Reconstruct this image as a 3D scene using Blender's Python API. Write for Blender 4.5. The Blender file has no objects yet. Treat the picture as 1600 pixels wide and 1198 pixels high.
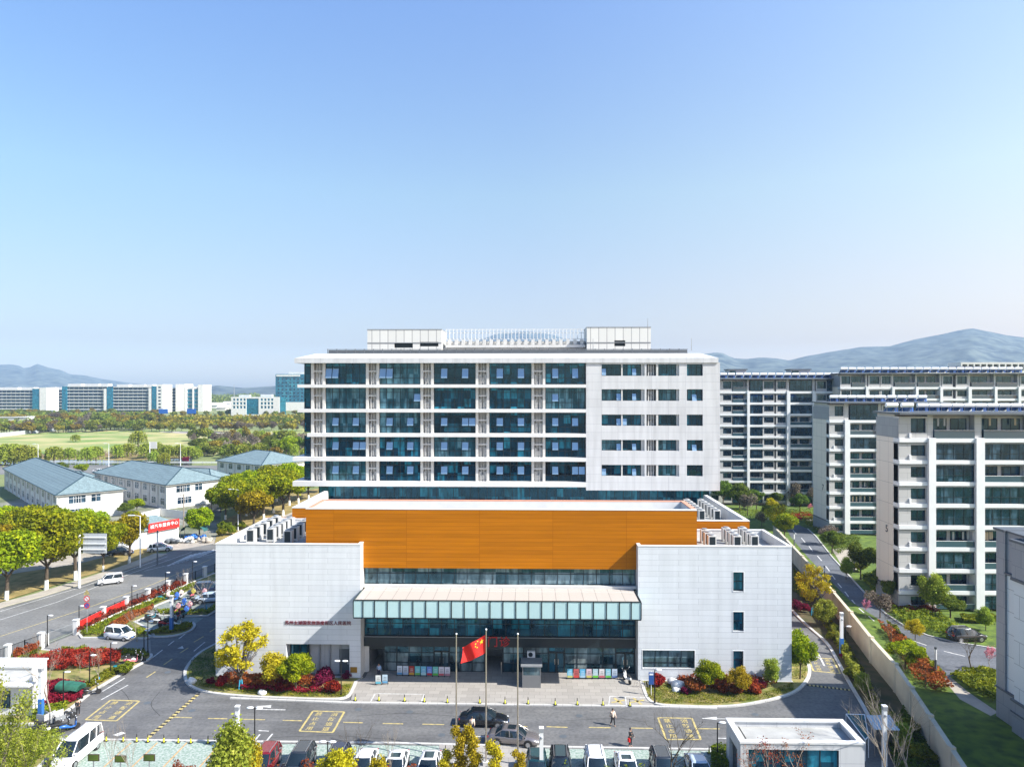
import bpy, math, random
import numpy as np
from mathutils import Matrix, Vector, noise as mnoise
R = math.radians
rnd = random.Random(7)
scene = bpy.context.scene
COL = scene.collection

# ---------------------------------------------------------------- camera, sky, sun, exposure
F = 1109.0; HC = 33.0; YAW = R(1.35); HZ = 605.0
cam_d = bpy.data.cameras.new('camera'); cam = bpy.data.objects.new('camera', cam_d); COL.objects.link(cam)
cam.location = (0, 0, HC); cam.rotation_euler = (R(90), 0, YAW)
cam_d.sensor_width = 36; cam_d.lens = F / 1600 * 36; cam_d.shift_y = 6 / 1600
cam_d.clip_start = 0.5; cam_d.clip_end = 40000
scene.camera = cam
SUN = Vector((1.0, -0.36, 0.94)).normalized()          # towards the sun
world = bpy.data.worlds.new('World'); scene.world = world; world.use_nodes = True
wn = world.node_tree.nodes; wl = world.node_tree.links
bg = wn['Background']
sky = wn.new('ShaderNodeTexSky'); sky.sky_type = 'NISHITA'; sky.sun_disc = False
sky.sun_elevation = math.asin(SUN.z); sky.sun_rotation = math.atan2(SUN.x, SUN.y)
sky.altitude = 0; sky.air_density = 1.0; sky.dust_density = 1.3; sky.ozone_density = 2.5
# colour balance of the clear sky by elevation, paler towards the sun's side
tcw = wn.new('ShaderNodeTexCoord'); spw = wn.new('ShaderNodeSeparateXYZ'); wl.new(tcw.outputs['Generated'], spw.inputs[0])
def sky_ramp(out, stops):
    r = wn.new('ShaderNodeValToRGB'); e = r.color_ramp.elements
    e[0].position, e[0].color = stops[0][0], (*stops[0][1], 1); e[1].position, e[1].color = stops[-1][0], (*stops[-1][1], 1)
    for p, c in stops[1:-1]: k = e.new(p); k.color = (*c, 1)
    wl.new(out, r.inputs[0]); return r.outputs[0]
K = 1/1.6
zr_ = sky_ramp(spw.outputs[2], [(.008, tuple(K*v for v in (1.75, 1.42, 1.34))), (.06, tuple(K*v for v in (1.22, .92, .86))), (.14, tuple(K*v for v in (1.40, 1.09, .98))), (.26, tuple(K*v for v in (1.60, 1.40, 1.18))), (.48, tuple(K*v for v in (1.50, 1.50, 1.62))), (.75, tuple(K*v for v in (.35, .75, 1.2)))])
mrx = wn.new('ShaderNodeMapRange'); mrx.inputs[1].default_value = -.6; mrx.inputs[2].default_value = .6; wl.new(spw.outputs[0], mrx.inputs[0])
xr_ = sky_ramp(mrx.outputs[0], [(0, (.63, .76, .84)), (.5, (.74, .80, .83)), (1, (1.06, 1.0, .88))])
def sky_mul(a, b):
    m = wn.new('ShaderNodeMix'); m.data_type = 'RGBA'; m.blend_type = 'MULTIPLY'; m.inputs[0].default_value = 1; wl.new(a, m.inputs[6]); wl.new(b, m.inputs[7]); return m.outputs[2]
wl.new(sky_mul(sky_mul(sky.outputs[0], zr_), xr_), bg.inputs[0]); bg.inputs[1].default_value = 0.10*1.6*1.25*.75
sun_d = bpy.data.lights.new('sun', 'SUN'); sun_d.energy = 4.4; sun_d.angle = R(0.5); sun_d.color = (1.0, 0.95, 0.87)
sun = bpy.data.objects.new('sun', sun_d); COL.objects.link(sun)
sun.rotation_euler = SUN.to_track_quat('Z', 'Y').to_euler(); sun.location = (60, -40, 120)
scene.view_settings.view_transform = 'Standard'; scene.view_settings.look = 'None'
scene.view_settings.exposure = 1.2; scene.view_settings.gamma = 1
scene.cycles.max_bounces = 5; scene.cycles.diffuse_bounces = 2; scene.cycles.glossy_bounces = 3
scene.cycles.transparent_max_bounces = 4; scene.cycles.volume_bounces = 0
scene.cycles.use_denoising = True

# ---------------------------------------------------------------- pixel (1600 px wide photo) -> place
SY, CY = math.sin(YAW), math.cos(YAW)
def _dir(px):
    u = (px - 800) / F
    return -SY + u * CY, CY + u * SY
def G(px, py, z=0.0):
    """the point at height z seen at that pixel"""
    t = (HC - z) * F / (py - HZ); dx, dy = _dir(px)
    return Vector((t * dx, t * dy, z))
def PX(px, Y):
    dx, dy = _dir(px); return Y * dx / dy
def PZ(px, py, Y):
    dx, dy = _dir(px); return HC - (Y / dy) * (py - HZ) / F

# ---------------------------------------------------------------- mesh helper
class MB:
    def __init__(s): s.v = []; s.f = []; s.m = []; s.smooth = []
    def add(s, vs, fs, mi=0, sm=False):
        o = len(s.v); s.v += [tuple(v) for v in vs]
        for f in fs: s.f.append(tuple(o + i for i in f)); s.m.append(mi); s.smooth.append(sm)
        return s
    def box(s, x0, x1, y0, y1, z0, z1, mi=0):
        if x0 > x1: x0, x1 = x1, x0
        if y0 > y1: y0, y1 = y1, y0
        if z0 > z1: z0, z1 = z1, z0
        return s.add([(x0,y0,z0),(x1,y0,z0),(x1,y1,z0),(x0,y1,z0),(x0,y0,z1),(x1,y0,z1),(x1,y1,z1),(x0,y1,z1)],
              [(0,3,2,1),(4,5,6,7),(0,1,5,4),(1,2,6,5),(2,3,7,6),(3,0,4,7)], mi)
    def quad(s, a, b, c, d, mi=0): return s.add([a, b, c, d], [(0,1,2,3)], mi)
    def prism(s, pts, z0, z1, mi=0):
        """vertical prism over a ground polygon (any winding)"""
        a = sum(pts[i][0]*pts[(i+1)%len(pts)][1]-pts[(i+1)%len(pts)][0]*pts[i][1] for i in range(len(pts)))
        if a < 0: pts = pts[::-1]
        n = len(pts)
        vs = [(p[0],p[1],z0) for p in pts] + [(p[0],p[1],z1) for p in pts]
        fs = [tuple(range(n))[::-1], tuple(range(n, 2*n))] + [(i,(i+1)%n,n+(i+1)%n,n+i) for i in range(n)]
        return s.add(vs, fs, mi)
    def tube(s, a, b, r0, r1=None, n=8, mi=0, caps=True):
        a = Vector(a); b = Vector(b); r1 = r0 if r1 is None else r1
        d = (b - a).normalized(); q = d.to_track_quat('Z', 'Y')
        vs = []
        for p, r in ((a, r0), (b, r1)):
            for i in range(n):
                t = 2*math.pi*i/n; vs.append(p + q @ Vector((r*math.cos(t), r*math.sin(t), 0)))
        fs = [(i,(i+1)%n,n+(i+1)%n,n+i) for i in range(n)]
        s.add(vs, fs, mi, True)
        if caps: s.add(vs, [tuple(range(n))[::-1], tuple(range(n,2*n))], mi)
        return s
    def ball(s, c, r, n=8, m=6, mi=0, sc=(1,1,1)):
        vs = []; fs = []
        for j in range(m+1):
            ph = math.pi*j/m
            for i in range(n):
                t = 2*math.pi*i/n
                vs.append((c[0]+r*sc[0]*math.sin(ph)*math.cos(t), c[1]+r*sc[1]*math.sin(ph)*math.sin(t), c[2]+r*sc[2]*math.cos(ph)))
        for j in range(m):
            for i in range(n): fs.append((j*n+i, (j+1)*n+i, (j+1)*n+(i+1)%n, j*n+(i+1)%n))
        return s.add(vs, fs, mi, True)
    def loft(s, rings, mi=0, sm=True, caps=True):
        n = len(rings[0]); vs = [p for r in rings for p in r]; fs = []
        for j in range(len(rings)-1):
            for i in range(n): fs.append((j*n+i, j*n+(i+1)%n, (j+1)*n+(i+1)%n, (j+1)*n+i))
        s.add(vs, fs, mi, sm)
        if caps: s.add(rings[0], [tuple(range(n))[::-1]], mi); s.add(rings[-1], [tuple(range(n))], mi)
        return s
    def mesh(s, name, mats):
        me = bpy.data.meshes.new(name); me.from_pydata(s.v, [], s.f)
        for m in (mats if isinstance(mats, (list, tuple)) else [mats]): me.materials.append(m)
        me.polygons.foreach_set('material_index', s.m); me.polygons.foreach_set('use_smooth', s.smooth)
        me.update(); return me
    def build(s, name, mats, parent=None, world=False):
        if world and parent is not None:
            M = wmat(parent).inverted(); s.v = [tuple(M @ Vector(v)) for v in s.v]
        return ob(name, s.mesh(name, mats), parent)
def wmat(o):
    M = Matrix.Identity(4)
    while o is not None: M = o.matrix_basis @ M; o = o.parent
    return M
def ob(name, me, parent=None, loc=None, rz=0, sc=None):
    o = bpy.data.objects.new(name, me); COL.objects.link(o)
    if parent is not None: o.parent = parent
    if loc is not None: o.location = loc
    if rz: o.rotation_euler = (0, 0, rz)
    if sc is not None: o.scale = (sc, sc, sc) if isinstance(sc, (int, float)) else sc
    return o
def tag(o, label=None, cat=None, group=None, kind=None):
    if label: o['label'] = label
    if cat: o['category'] = cat
    if group: o['group'] = group
    if kind: o['kind'] = kind
    return o
def thing(name, label, cat, loc=(0,0,0), rz=0, group=None, sc=None):
    o = ob(name, None, None, loc, rz, sc); o.empty_display_size = .2
    return tag(o, label, cat, group)
NUM = ['leftmost','second from the left','third from the left','fourth from the left','fifth from the left','sixth from the left','seventh from the left','eighth from the left','ninth from the left','tenth from the left']
def nth(i, n):
    if i == n - 1 and n > 1: return 'rightmost'
    if i < 10: return NUM[i]
    return '%dth from the left' % (i + 1) if i + 1 not in (21, 22, 23, 31, 32, 33) else '%d%s from the left' % (i + 1, {1: 'st', 2: 'nd', 3: 'rd'}[(i + 1) % 10])
def smooth(pts, n=5, closed=False):
    P = [Vector((p[0], p[1])) for p in pts]; out = []; N = len(P)
    rng = range(N) if closed else range(N-1)
    for i in rng:
        g = (lambda k: P[k % N]) if closed else (lambda k: P[min(max(k, 0), N-1)])
        a, b, c, d = g(i-1), g(i), g(i+1), g(i+2)
        for k in range(n):
            t = k/n
            out.append(0.5*((2*b)+(-a+c)*t+(2*a-5*b+4*c-d)*t*t+(-a+3*b-3*c+d)*t**3))
    if not closed: out.append(P[-1])
    return out
def gp(*pp): return [G(x, y) for x, y in pp]
def strip(mb, pts, w, z0, z1, closed=False, mi=0, off=0):
    """a raised band of width w along pts"""
    n = len(pts); L = []; Rr = []
    for i in range(n):
        a = pts[(i-1) % n] if (closed or i > 0) else pts[i]; b = pts[(i+1) % n] if (closed or i < n-1) else pts[i]
        d = Vector((b[0]-a[0], b[1]-a[1])); d = d.normalized() if d.length > 1e-6 else Vector((1, 0)); nn = Vector((-d.y, d.x))
        p = Vector((pts[i][0], pts[i][1]))
        L.append(p + nn*(off+w/2)); Rr.append(p + nn*(off-w/2))
    m = n if closed else n-1
    for i in range(m):
        j = (i+1) % n; a, b, c, d = L[i], Rr[i], Rr[j], L[j]
        if z1 - z0 < .002: mb.add([(p.x,p.y,z1) for p in (a,b,c,d)], [(0,1,2,3)], mi)
        else:
            vs = [(p.x,p.y,z0) for p in (a,b,c,d)] + [(p.x,p.y,z1) for p in (a,b,c,d)]
            mb.add(vs, [(4,5,6,7),(0,4,7,3),(1,2,6,5)] + ([(0,1,5,4)] if i == 0 and not closed else []) + ([(3,7,6,2)] if i == m-1 and not closed else []), mi)
    return mb

# ---------------------------------------------------------------- materials (procedural)
def nmat(name):
    m = bpy.data.materials.new(name); m.use_nodes = True
    nt = m.node_tree; b = nt.nodes['Principled BSDF']; return m, nt, b
def N(nt, t, **k):
    n = nt.nodes.new(t)
    for a, v in k.items():
        if a.startswith('_'): setattr(n, a[1:], v)
    return n
def rgba(c): return (c[0], c[1], c[2], 1)
def vary(nt, vec, c0, c1, scale, detail=3, lo=.35, hi=.65):
    t = N(nt, 'ShaderNodeTexNoise'); t.inputs['Scale'].default_value = scale; t.inputs['Detail'].default_value = detail
    if vec is not None: nt.links.new(vec, t.inputs['Vector'])
    r = N(nt, 'ShaderNodeValToRGB'); r.color_ramp.elements[0].position = lo; r.color_ramp.elements[1].position = hi
    r.color_ramp.elements[0].color = rgba(c0); r.color_ramp.elements[1].color = rgba(c1)
    nt.links.new(t.outputs['Fac'], r.inputs[0]); return r.outputs[0]
def pos(nt): return N(nt, 'ShaderNodeNewGeometry').outputs['Position']
def mixc(nt, a, b, fac, mode='MIX'):
    m = N(nt, 'ShaderNodeMix'); m.data_type = 'RGBA'; m.blend_type = mode
    for s, v in ((m.inputs[0], fac), (m.inputs[6], a), (m.inputs[7], b)):
        if isinstance(v, (int, float)): s.default_value = v
        elif isinstance(v, tuple): s.default_value = rgba(v)
        else: nt.links.new(v, s)
    return m.outputs[2]
def plain(name, c, rough=.6, metal=0, var=.12, scale=1.5, spec=None, c2=None, bump=0, detail=3):
    m, nt, b = nmat(name); P = pos(nt)
    k = (1-var)
    c2 = c2 or tuple(x*k for x in c)
    nt.links.new(vary(nt, P, c2, c, scale, detail), b.inputs['Base Color'])
    b.inputs['Roughness'].default_value = rough; b.inputs['Metallic'].default_value = metal
    if spec is not None: b.inputs['Specular IOR Level'].default_value = spec
    if bump:
        t = N(nt, 'ShaderNodeTexNoise'); t.inputs['Scale'].default_value = scale*6; t.inputs['Detail'].default_value = 5
        nt.links.new(P, t.inputs['Vector'])
        bp = N(nt, 'ShaderNodeBump'); bp.inputs['Strength'].default_value = bump; bp.inputs['Distance'].default_value = .1
        nt.links.new(t.outputs['Fac'], bp.inputs['Height']); nt.links.new(bp.outputs[0], b.inputs['Normal'])
    return m
def worn(name, c, c2, dark, scale=.3, bump=.2):
    """asphalt: patchy grain, long tyre-polished streaks and darker repaired areas"""
    m, nt, b = nmat(name); P = pos(nt)
    a = vary(nt, P, c2, c, scale, 12, .3, .7)
    mp = N(nt, 'ShaderNodeMapping'); mp.inputs['Scale'].default_value = (.06, .9, 1); nt.links.new(P, mp.inputs[0])
    a = mixc(nt, a, vary(nt, mp.outputs[0], (.86,)*3, (1.05,)*3, 1.0, 5, .35, .65), 1.0, 'MULTIPLY')
    a = mixc(nt, a, vary(nt, P, (.80,)*3, (1.0,)*3, .07, 3, .40, .46), 1.0, 'MULTIPLY')
    a = mixc(nt, a, vary(nt, P, (.75,)*3, (1.08,)*3, 3.0, 8, .30, .60), 1.0, 'MULTIPLY')
    nt.links.new(a, b.inputs['Base Color']); b.inputs['Roughness'].default_value = .88; return m
def panels(name, c, joint, w, h, jw=.02, rough=.45, var=.06, offset=0.5, flat=False, stain=0, grain=None):
    """cladding / paving: brick texture laid on real-world metres (x+y, z) or (x, y)"""
    m, nt, b = nmat(name); P = pos(nt)
    s = N(nt, 'ShaderNodeSeparateXYZ'); nt.links.new(P, s.inputs[0]); cb = N(nt, 'ShaderNodeCombineXYZ')
    if flat: nt.links.new(s.outputs[0], cb.inputs[0]); nt.links.new(s.outputs[1], cb.inputs[1])
    else:
        a = N(nt, 'ShaderNodeMath'); a.operation = 'ADD'; nt.links.new(s.outputs[0], a.inputs[0]); nt.links.new(s.outputs[1], a.inputs[1])
        nt.links.new(a.outputs[0], cb.inputs[0]); nt.links.new(s.outputs[2], cb.inputs[1])
    br = N(nt, 'ShaderNodeTexBrick'); nt.links.new(cb.outputs[0], br.inputs['Vector'])
    br.offset = offset; br.inputs['Scale'].default_value = 1; br.inputs['Brick Width'].default_value = w; br.inputs['Row Height'].default_value = h
    br.inputs['Mortar Size'].default_value = jw; br.inputs['Mortar Smooth'].default_value = .1
    br.inputs['Color1'].default_value = rgba(c); br.inputs['Color2'].default_value = rgba(tuple(x*(1-var) for x in c)); br.inputs['Mortar'].default_value = rgba(joint)
    out = br.outputs['Color']
    if stain:
        mp = N(nt, 'ShaderNodeMapping'); mp.inputs['Scale'].default_value = (1.2, 1.2, .12); nt.links.new(P, mp.inputs[0])
        st = vary(nt, mp.outputs[0], (1-stain,)*3, (1,1,1), 1.0, 4, .3, .6); out = mixc(nt, out, st, 1.0, 'MULTIPLY')
    if grain:
        mp = N(nt, 'ShaderNodeMapping'); mp.inputs['Scale'].default_value = (.25, .25, 5) ; nt.links.new(P, mp.inputs[0])
        st = vary(nt, mp.outputs[0], (1-grain,)*3, (1,1,1), 1.0, 4, .3, .7); out = mixc(nt, out, st, 1.0, 'MULTIPLY')
    nt.links.new(out, b.inputs['Base Color']); b.inputs['Roughness'].default_value = rough
    bp = N(nt, 'ShaderNodeBump'); bp.inputs['Strength'].default_value = .3; bp.inputs['Distance'].default_value = .02; bp.invert = True
    nt.links.new(br.outputs['Fac'], bp.inputs['Height']); nt.links.new(bp.outputs[0], b.inputs['Normal'])
    return m
def glass(name, dark, light, w=1.34, h=1.5, rough=.04, spec=1.0, cut=.62, metal=.0):
    """coated facade glass: colour changes from pane to pane with what stands behind it, blotches paint in reflections"""
    m, nt, b = nmat(name); P = pos(nt)
    s = N(nt, 'ShaderNodeSeparateXYZ'); nt.links.new(P, s.inputs[0])
    a = N(nt, 'ShaderNodeMath'); a.operation = 'ADD'; nt.links.new(s.outputs[0], a.inputs[0]); nt.links.new(s.outputs[1], a.inputs[1])
    cb = N(nt, 'ShaderNodeCombineXYZ'); 
    for o, k, i in ((a.outputs[0], w, 0), (s.outputs[2], h, 1)):
        q = N(nt, 'ShaderNodeMath'); q.operation = 'SNAP'; q.inputs[1].default_value = k; nt.links.new(o, q.inputs[0]); nt.links.new(q.outputs[0], cb.inputs[i])
    wn_ = N(nt, 'ShaderNodeTexWhiteNoise'); wn_.noise_dimensions = '2D'; nt.links.new(cb.outputs[0], wn_.inputs['Vector'])
    r = N(nt, 'ShaderNodeValToRGB'); r.color_ramp.elements[0].position = cut; r.color_ramp.elements[1].position = 1
    r.color_ramp.elements[0].color = rgba(dark); r.color_ramp.elements[1].color = rgba(light); nt.links.new(wn_.outputs['Value'], r.inputs[0])
    mp = N(nt, 'ShaderNodeMapping'); mp.inputs['Scale'].default_value = (1.6, 1.6, .5); nt.links.new(P, mp.inputs[0])
    st = vary(nt, mp.outputs[0], (.2,)*3, (1.0,)*3, 1.0, 6, .32, .62)  # uneven darkening painted in to imitate patchy reflections
    nt.links.new(mixc(nt, r.outputs[0], st, 1.0, 'MULTIPLY'), b.inputs['Base Color'])
    b.inputs['Roughness'].default_value = rough; b.inputs['Specular IOR Level'].default_value = spec; b.inputs['IOR'].default_value = 1.5; b.inputs['Specular Tint'].default_value = (.35,.75,1,1); b.inputs['Metallic'].default_value = metal
    t = N(nt, 'ShaderNodeTexNoise'); t.inputs['Scale'].default_value = .9; nt.links.new(P, t.inputs['Vector'])
    bp = N(nt, 'ShaderNodeBump'); bp.inputs['Strength'].default_value = .12; bp.inputs['Distance'].default_value = .05
    nt.links.new(t.outputs['Fac'], bp.inputs['Height']); nt.links.new(bp.outputs[0], b.inputs['Normal'])
    return m
def leaf(name, c0, c1, c2, scale=.9, trans=.35):
    m, nt, b = nmat(name)
    tc = N(nt, 'ShaderNodeTexCoord'); oi = N(nt, 'ShaderNodeObjectInfo')
    ad = N(nt, 'ShaderNodeVectorMath'); ad.operation = 'ADD'; nt.links.new(tc.outputs['Object'], ad.inputs[0])
    ml = N(nt, 'ShaderNodeVectorMath'); ml.operation = 'SCALE'; ml.inputs['Scale'].default_value = 50; 
    nt.links.new(oi.outputs['Location'], ml.inputs[0]); nt.links.new(ml.outputs[0], ad.inputs[1])
    t = N(nt, 'ShaderNodeTexNoise'); t.inputs['Scale'].default_value = scale; t.inputs['Detail'].default_value = 6; t.inputs['Roughness'].default_value = .75; nt.links.new(ad.outputs[0], t.inputs['Vector'])
    r = N(nt, 'ShaderNodeValToRGB'); e = r.color_ramp.elements; e[0].position = .34; e[1].position = .68; e[0].color = rgba(c0); e[1].color = rgba(c2)
    k = e.new(.52); k.color = rgba(c1); nt.links.new(t.outputs['Fac'], r.inputs[0])
    hs = N(nt, 'ShaderNodeHueSaturation'); nt.links.new(r.outputs[0], hs.inputs['Color'])
    mr = N(nt, 'ShaderNodeMapRange'); mr.inputs[3].default_value = .48; mr.inputs[4].default_value = .52; nt.links.new(oi.outputs['Random'], mr.inputs[0]); nt.links.new(mr.outputs[0], hs.inputs['Hue'])
    mv = N(nt, 'ShaderNodeMapRange'); mv.inputs[3].default_value = .8; mv.inputs[4].default_value = 1.2; nt.links.new(oi.outputs['Random'], mv.inputs[0]); nt.links.new(mv.outputs[0], hs.inputs['Value'])
    nt.links.new(hs.outputs[0], b.inputs['Base Color']); b.inputs['Roughness'].default_value = .6; b.inputs['Specular IOR Level'].default_value = .15
    tr = N(nt, 'ShaderNodeBsdfTranslucent'); nt.links.new(hs.outputs[0], tr.inputs[0])
    mx = N(nt, 'ShaderNodeMixShader'); mx.inputs[0].default_value = trans
    nt.links.new(b.outputs[0], mx.inputs[1]); nt.links.new(tr.outputs[0], mx.inputs[2])
    nt.links.new(mx.outputs[0], nt.nodes['Material Output'].inputs[0]); return m
def simple(name, c, rough=.5, metal=0, coat=0):
    m, nt, b = nmat(name); b.inputs['Base Color'].default_value = rgba(c); b.inputs['Roughness'].default_value = rough; b.inputs['Metallic'].default_value = metal
    b.inputs['Coat Weight'].default_value = coat; return m

M = {}
M['cladding'] = panels('white_cladding', (.66,.69,.72), (.50,.53,.56), 4.4, .62, .028, var=.06, stain=.10)
M['tower_panel'] = panels('tower_panel', (.60,.61,.62), (.47,.48,.50), 2.6, 1.3, .035, var=.05, stain=.16, offset=0)
M['white'] = plain('white_paint', (.68,.68,.67), .5, var=.08, scale=.8)
M['offwhite'] = plain('offwhite_panel', (.60,.595,.57), .5, var=.10, scale=.8)
M['orange'] = panels('orange_cladding', (.47,.158,.002), (.30,.09,.001), 8.4, .45, .025, rough=.5, var=.16, offset=0, grain=.18)
M['orange'].node_tree.nodes['Principled BSDF'].inputs['Specular IOR Level'].default_value = .12
M['coping'] = plain('salmon_coping', (.62,.30,.20), .6)
M['roof_grey'] = plain('roof_screed', (.42,.42,.40), .85, var=.3, scale=.6, detail=6)
M['glass_t'] = glass('teal_glass', (.003,.034,.070), (.03,.26,.38), 1.05, 1.3, cut=.5)
M['glass_t2'] = glass('curtained_glass', (.02,.09,.13), (.16,.34,.42), .7, 3.9, cut=.35)
M['glass_t3'] = glass('dark_room_glass', (.002,.016,.034), (.02,.10,.15), 2.1, 1.3, cut=.7)
M['glass_u'] = glass('band_glass', (.03,.07,.09), (.22,.30,.33), 1.5, 1.3, cut=.2)
M['glass_g'] = glass('lobby_glass', (.012,.045,.065), (.26,.31,.31), 1.48, 1.1, cut=.3)
M['glass_a'] = glass('flat_glass', (.006,.022,.045), (.06,.11,.16), 1.0, 1.4, cut=.5)
M['glass_sky'] = glass('sky_glass', (.03,.30,.48), (.06,.42,.62), 2, 2, cut=.3, metal=.55, rough=.1)
M['sash'] = simple('sky_tinted_sash_glass', (.30,.44,.54), .15, .5)  # pale blue base colour stands in for the sky's reflection
M['canopy_glass'] = plain('frosted_glass', (.46,.66,.68), .18, var=.10, scale=.35, spec=.9)
M['dark'] = simple('dark_aluminium', (.018,.028,.034), .4, .3)
M['grey_al'] = plain('grey_aluminium', (.30,.32,.34), .45, .3)
M['louvre'] = panels('grey_louvre', (.50,.53,.56), (.25,.28,.31), 1.7, .12, .02, offset=0)
M['pent'] = panels('penthouse_panel', (.62,.62,.59), (.33,.33,.33), 1.35, 3.1, .07, offset=0, var=.05)
M['asphalt'] = worn('asphalt', (.150,.149,.147), (.105,.106,.110), .1)
M['asphalt2'] = worn('public_road', (.20,.197,.187), (.15,.15,.145), .1, .2)
M['asphalt_b'] = worn('blue_asphalt', (.13,.14,.16), (.09,.10,.115), .1)
M['drive'] = plain('gate_drive_paving', (.22,.215,.205), .9, c2=(.18,.175,.17), scale=.8, detail=6)
M['paver'] = panels('forecourt_paving', (.33,.31,.285), (.20,.19,.175), 1.2, .8, .02, rough=.85, var=.18, flat=True)
M['green_paver'] = plain('green_grass_paver', (.38,.42,.39), .9, c2=(.16,.24,.19), scale=5, detail=10)
M['kerb'] = panels('granite_kerb', (.50,.49,.47), (.3,.3,.29), 1.0, 5, .02, rough=.85, var=.12, flat=True)
M['sidewalk'] = plain('sidewalk_paving', (.38,.345,.29), .9, c2=(.30,.27,.23), scale=.7, detail=6)
M['dry_grass'] = plain('dry_lawn', (.33,.24,.085), .95, c2=(.16,.13,.035), scale=.5, detail=9)
M['bed_grass'] = plain('garden_lawn', (.32,.25,.10), .95, c2=(.11,.14,.02), scale=.7, detail=9)
M['lawn'] = plain('green_lawn', (.12,.18,.015), .95, c2=(.045,.085,.01), scale=.8, detail=9)
M['soil'] = plain('olive_soil', (.10,.075,.035), .95, c2=(.045,.05,.015), scale=.6, detail=9)  # dark brown soil mottled with olive
M['yellow'] = plain('yellow_paint', (.56,.44,.15), .7, c2=(.30,.26,.14), scale=3, detail=8)
M['whitep'] = plain('white_road_paint', (.66,.66,.64), .7, c2=(.4,.4,.4), scale=3, detail=8)
M['blackp'] = simple('black_rubber', (.02,.02,.02), .8)
M['orangep'] = plain('orange_bay_line', (.55,.33,.14), .8, var=.3, scale=3)
M['bark'] = plain('bark', (.10,.075,.05), .9, c2=(.05,.038,.026), scale=5)
M['bark_l'] = plain('pale_bark', (.36,.31,.25), .9, c2=(.20,.165,.13), scale=5)
M['yardmat'] = plain('yard_concrete', (.26,.25,.22), .95, c2=(.10,.12,.05), scale=.12, detail=8)
M['signred'] = simple('dark_red_letters', (.16,.006,.018), .5)
M['lime'] = simple('limewash', (.72,.72,.68), .9)
M['wrap'] = simple('blue_trunk_wrap', (.03,.27,.42), .7)
M['bay'] = plain('grey_green_paver', (.24,.26,.235), .9, c2=(.16,.19,.17), scale=1.6, detail=8)
M['black'] = simple('black_metal', (.012,.012,.014), .4, .4)
M['lampwhite'] = simple('white_metal', (.78,.80,.82), .35, .1)
M['steel'] = simple('stainless_steel', (.55,.50,.44), .3, .8)
M['red'] = simple('red_cloth', (.70,.015,.01), .7)
M['redsign'] = simple('red_letters', (.42,.008,.012), .5)
M['gold'] = simple('flag_gold', (.9,.62,.03), .6)
M['tyre'] = simple('tyre_rubber', (.015,.015,.016), .8)
M['rim'] = simple('alloy_rim', (.45,.46,.48), .3, .8)
M['carglass'] = simple('car_glass', (.012,.02,.026), .05, 0, .6)
M['roofteal'] = panels('teal_roof_tile', (.205,.28,.295), (.12,.175,.19), .5, .35, .03, rough=.6, var=.22, offset=0, stain=.2)
M['ridge'] = simple('dark_ridge_tile', (.015,.045,.065), .6)
M['housewhite'] = plain('house_render', (.72,.71,.68), .8, c2=(.62,.61,.57), scale=.5, detail=6)
M['apt_wall'] = panels('apartment_stone', (.45,.45,.445), (.29,.29,.29), 2.4, 1.2, .02, var=.05)
M['apt_beige'] = panels('beige_end_wall', (.74,.67,.59), (.38,.35,.32), 2.6, 3.1, .03, var=.04, offset=0)
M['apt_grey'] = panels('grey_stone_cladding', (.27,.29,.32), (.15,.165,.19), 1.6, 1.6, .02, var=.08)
M['apt_trim'] = plain('cream_trim', (.72,.735,.74), .6, var=.08, scale=.6)
M['apt_light'] = panels('light_stone_cladding', (.66,.69,.69), (.36,.38,.39), 2.3, 2.2, .035, var=.05)
M['apt_dark'] = plain('slate_grey', (.10,.115,.13), .6)
M['rail'] = simple('balcony_glass', (.04,.085,.11), .08, 0, .5)
M['wallcream'] = plain('boundary_wall_render', (.56,.50,.38), .85, c2=(.44,.39,.30), scale=.35, detail=9)
M['solar'] = simple('solar_blue', (.02,.13,.48), .25, .1, .5)
M['tarp'] = plain('green_tarpaulin', (.03,.15,.10), .6, var=.4, scale=2)
M['net'] = plain('green_shade_net', (.02,.12,.13), .8, var=.4, scale=4)
M['awning'] = panels('ribbed_awning', (.45,.55,.62), (.28,.36,.42), .3, 20, .05, flat=True, offset=0)
M['water'] = simple('pond_water', (.03,.045,.03), .1)
M['skin'] = simple('skin', (.48,.28,.19), .6)
M['hair'] = simple('black_hair', (.012,.010,.009), .5)
M['earth'] = plain('earth_ground', (.20,.22,.08), .95, c2=(.11,.15,.04), scale=.02, detail=9)
M['meadow'] = plain('meadow_grass', (.42,.36,.16), .95, c2=(.12,.22,.03), scale=.035, detail=12)
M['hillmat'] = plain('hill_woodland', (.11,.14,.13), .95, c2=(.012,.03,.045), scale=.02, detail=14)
L = {}
L['camphor'] = leaf('camphor_leaf', (.06,.10,.002), (.24,.30,.004), (.58,.55,.010))
L['amber'] = leaf('amber_leaf', (.09,.085,.004), (.30,.24,.006), (.52,.41,.010))
L['yellow'] = leaf('yellow_leaf', (.19,.16,.008), (.46,.37,.014), (.66,.52,.03), 1.4)
L['green'] = leaf('green_leaf', (.035,.07,.01), (.11,.17,.015), (.28,.33,.03))
L['willow'] = leaf('willow_leaf', (.12,.17,.015), (.30,.36,.04), (.48,.50,.09))
L['olive'] = leaf('hedge_leaf', (.05,.08,.006), (.18,.21,.012), (.42,.40,.02), 1.6)
L['redl'] = leaf('red_leaf', (.10,.012,.008), (.32,.022,.015), (.50,.06,.025), 1.4)
L['maroon'] = leaf('maroon_leaf', (.07,.006,.02), (.20,.008,.045), (.32,.02,.07), 1.4)
L['rust'] = leaf('rust_leaf', (.09,.022,.01), (.30,.055,.018), (.38,.14,.03), 1.3)
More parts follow.
